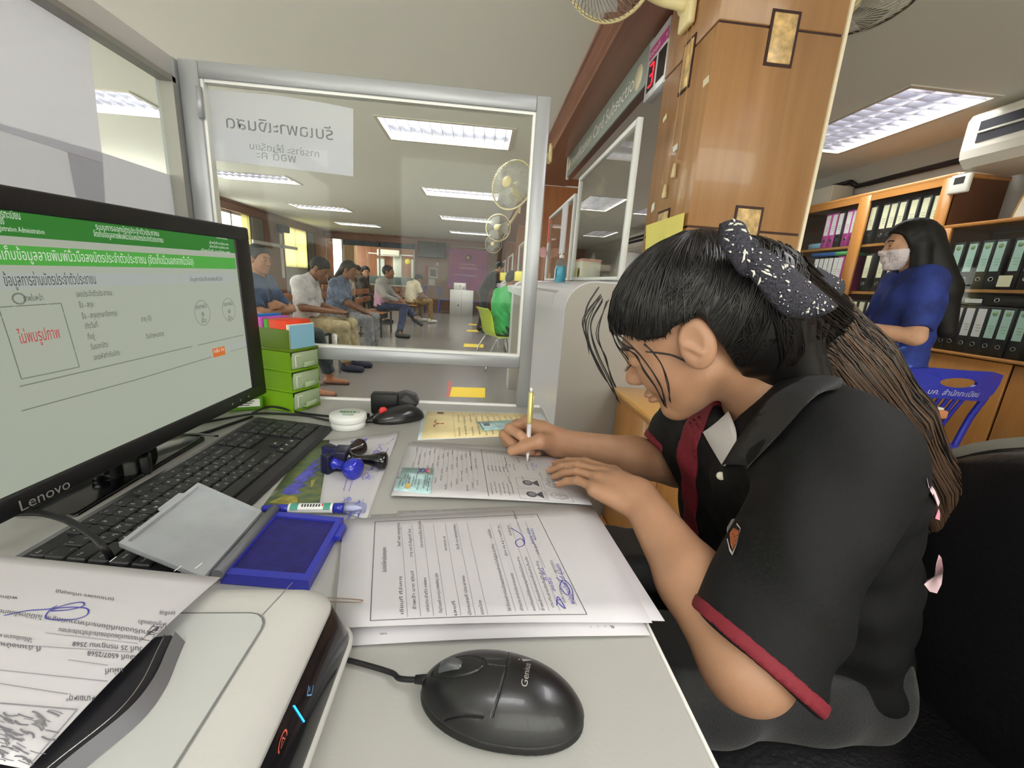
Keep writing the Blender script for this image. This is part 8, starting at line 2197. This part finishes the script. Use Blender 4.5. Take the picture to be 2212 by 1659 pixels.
# ---- tweed bow
TW = mat('tweed_black', (26,26,31), .85, rgb2=(70,68,80), vscale=420, bump=1.0, bscale=420)
FLK = mat('tweed_fleck_white', (226,222,214), .5); FLG = mat('tweed_fleck_glint', (200,204,220), .12, metal=.9)
BT = WT
def puffy(nm, A_, B_, YA, YB, bulge, m=TW):
    """padded ribbon between two edges of the bow; returns its front points"""
    n, k = 12, 6; g = []
    sa = spline([(x,y,Y) for (x,y),Y in zip(A_,YA)], 6); sb = spline([(x,y,Y) for (x,y),Y in zip(B_,YB)], 6)
    for i in range(k+1):
        row = []
        for j in range(n+1):
            pa = sa[round(j/n*(len(sa)-1))]; pb = sb[round(j/n*(len(sb)-1))]; s_ = i/k; p = pa*(1-s_)+pb*s_
            row.append(PY(p.x, p.y, p.z)-Vector((0,bulge*math.sin(math.pi*s_)*math.sin(math.pi*(.15+.7*j/n)),0)))
        g.append(row)
    mb = MB(); C_ = n+1; h = (k+1)*C_
    for off in (0,1):
        for i,row in enumerate(g):
            for j,p in enumerate(row): mb.v.append(p+Vector((0,off*(.006+.010*math.sin(math.pi*i/k)),0)))
    for i in range(k):
        for j in range(n):
            a = i*C_+j; mb.f += [[a,a+1,a+C_+1,a+C_],[a+h+C_,a+h+C_+1,a+h+1,a+h]]; mb.sm += [True,True]
    ring = [j for j in range(C_)]+[i*C_+n for i in range(1,k+1)]+[k*C_+j for j in range(n-1,-1,-1)]+[i*C_ for i in range(k-1,0,-1)]
    for a, b in zip(ring, ring[1:]+ring[:1]): mb.f.append([b,a,a+h,b+h]); mb.sm.append(True)
    return obj(nm, mb, m, BOW, world=True), g
BOW = thing('hair_bow', 'black tweed bow with white and silver flecks in the young woman hair', 'bow', PY(1640,560,.50))
_, g2 = puffy('bow_loop', [(1612,508),(1690,528),(1760,572),(1824,606)], [(1606,560),(1680,600),(1750,625),(1812,648)], (.53,.53,.54,.56), (.50,.50,.51,.54), .012)
_, g1 = puffy('bow_loop', [(1604,528),(1660,540),(1730,590),(1812,660)], [(1620,590),(1660,640),(1700,682),(1752,688)], (.478,.470,.470,.485), (.455,.445,.445,.462), .016)
_, g3 = puffy('bow_loop', [(1560,482),(1582,474),(1606,480),(1616,498)], [(1562,530),(1582,560),(1602,590),(1618,600)], (.50,.495,.49,.485), (.475,.465,.462,.462), .014)
obj('bow_knot', MB().bbox(PY(1612,545,.480)+Vector((-.012,-.010,-.014)), PY(1612,545,.480)+Vector((.014,.016,.018)), .012, 3), TW, BOW, world=True)
random.seed(21)
for nm, m, cnt, gs in (('white_fleck', FLK, 60, (g1,g1,g3,g3,g2)), ('silver_fleck', FLG, 90, (g1,g1,g1,g2,g3))):
    fk = MB()
    for i in range(cnt):
        g = random.choice(gs); r_ = random.randrange(0, len(g)-1); c_ = random.randrange(0, len(g[0])-1); p = g[r_][c_].lerp(g[r_+1][c_+1], random.random())
        t_ = (g[r_][c_+1]-g[r_][c_]).normalized() if random.random() < .65 else (g[r_+1][c_]-g[r_][c_]).normalized()
        L_ = random.uniform(.0015,.0042) if m is FLK else random.uniform(.0006,.0016)
        fk.tube([p-t_*L_+Vector((0,-.0006,0)), p+Vector((0,-.0018,0)), p+t_*L_+Vector((0,-.0006,0))], [.0005,.0013 if m is FLK else .0008,.0005], 5)
    o = obj(nm, fk, m, BOW, world=True); o['kind'] = 'stuff'
# hair pin glint
obj('hair_pin', MB().tube([PY(1668,748,.515),PY(1676,735,.513),PY(1690,722,.514)], .0014, 6).tube([PY(1668,748,.515),PY(1680,752,.515),PY(1690,760,.518)], .0010, 6), mat('pin_gold', (190,166,96), .3, metal=.8), BOW, world=True)
# ---- pen in the right hand
a, b = PZ(1139,997,.8135), PY(1148,838,.712)
ax = (b-a); L = ax.length; Mp = Matrix.Translation(a) @ ax.to_track_quat('Z','Y').to_matrix().to_4x4()
t = thing('ballpoint_pen', 'gold and white ballpoint pen upright in the writing hand', 'pen', M=Mp)
obj('tip', MB().lathe([(.0006,0),(.0010,.003),(.0028,.012),(.0036,.016)], 12), mat('pen_tip_pearl', (222,220,226), .3, coat=.3), t)
obj('grip', MB().lathe([(.0036,.016),(.0042,.03),(.0042,L*.52)], 14), mat('pen_pale', (206,198,202), .3, coat=.3), t)
obj('barrel', MB().lathe([(.0044,L*.52),(.0048,L*.55),(.0048,L*.93),(.0036,L*.95)], 16), mat('pen_gold', (204,192,128), .25, metal=.3), t)
obj('push_button', MB().lathe([(.0026,L*.95),(.0026,L*.99),(.002,L),(0,L)], 12), mat('pump_white'), t)
dv = Mp.inverted().to_3x3() @ Vector((.6,-.8,0)); dv.z = 0; dv.normalize()
obj('clip', MB().tube([dv*.0055+Vector((0,0,L*.93)), dv*.0075+Vector((0,0,L*.9)), dv*.0064+Vector((0,0,L*.62))], .0011, 6), mat('pen_gold'), t)
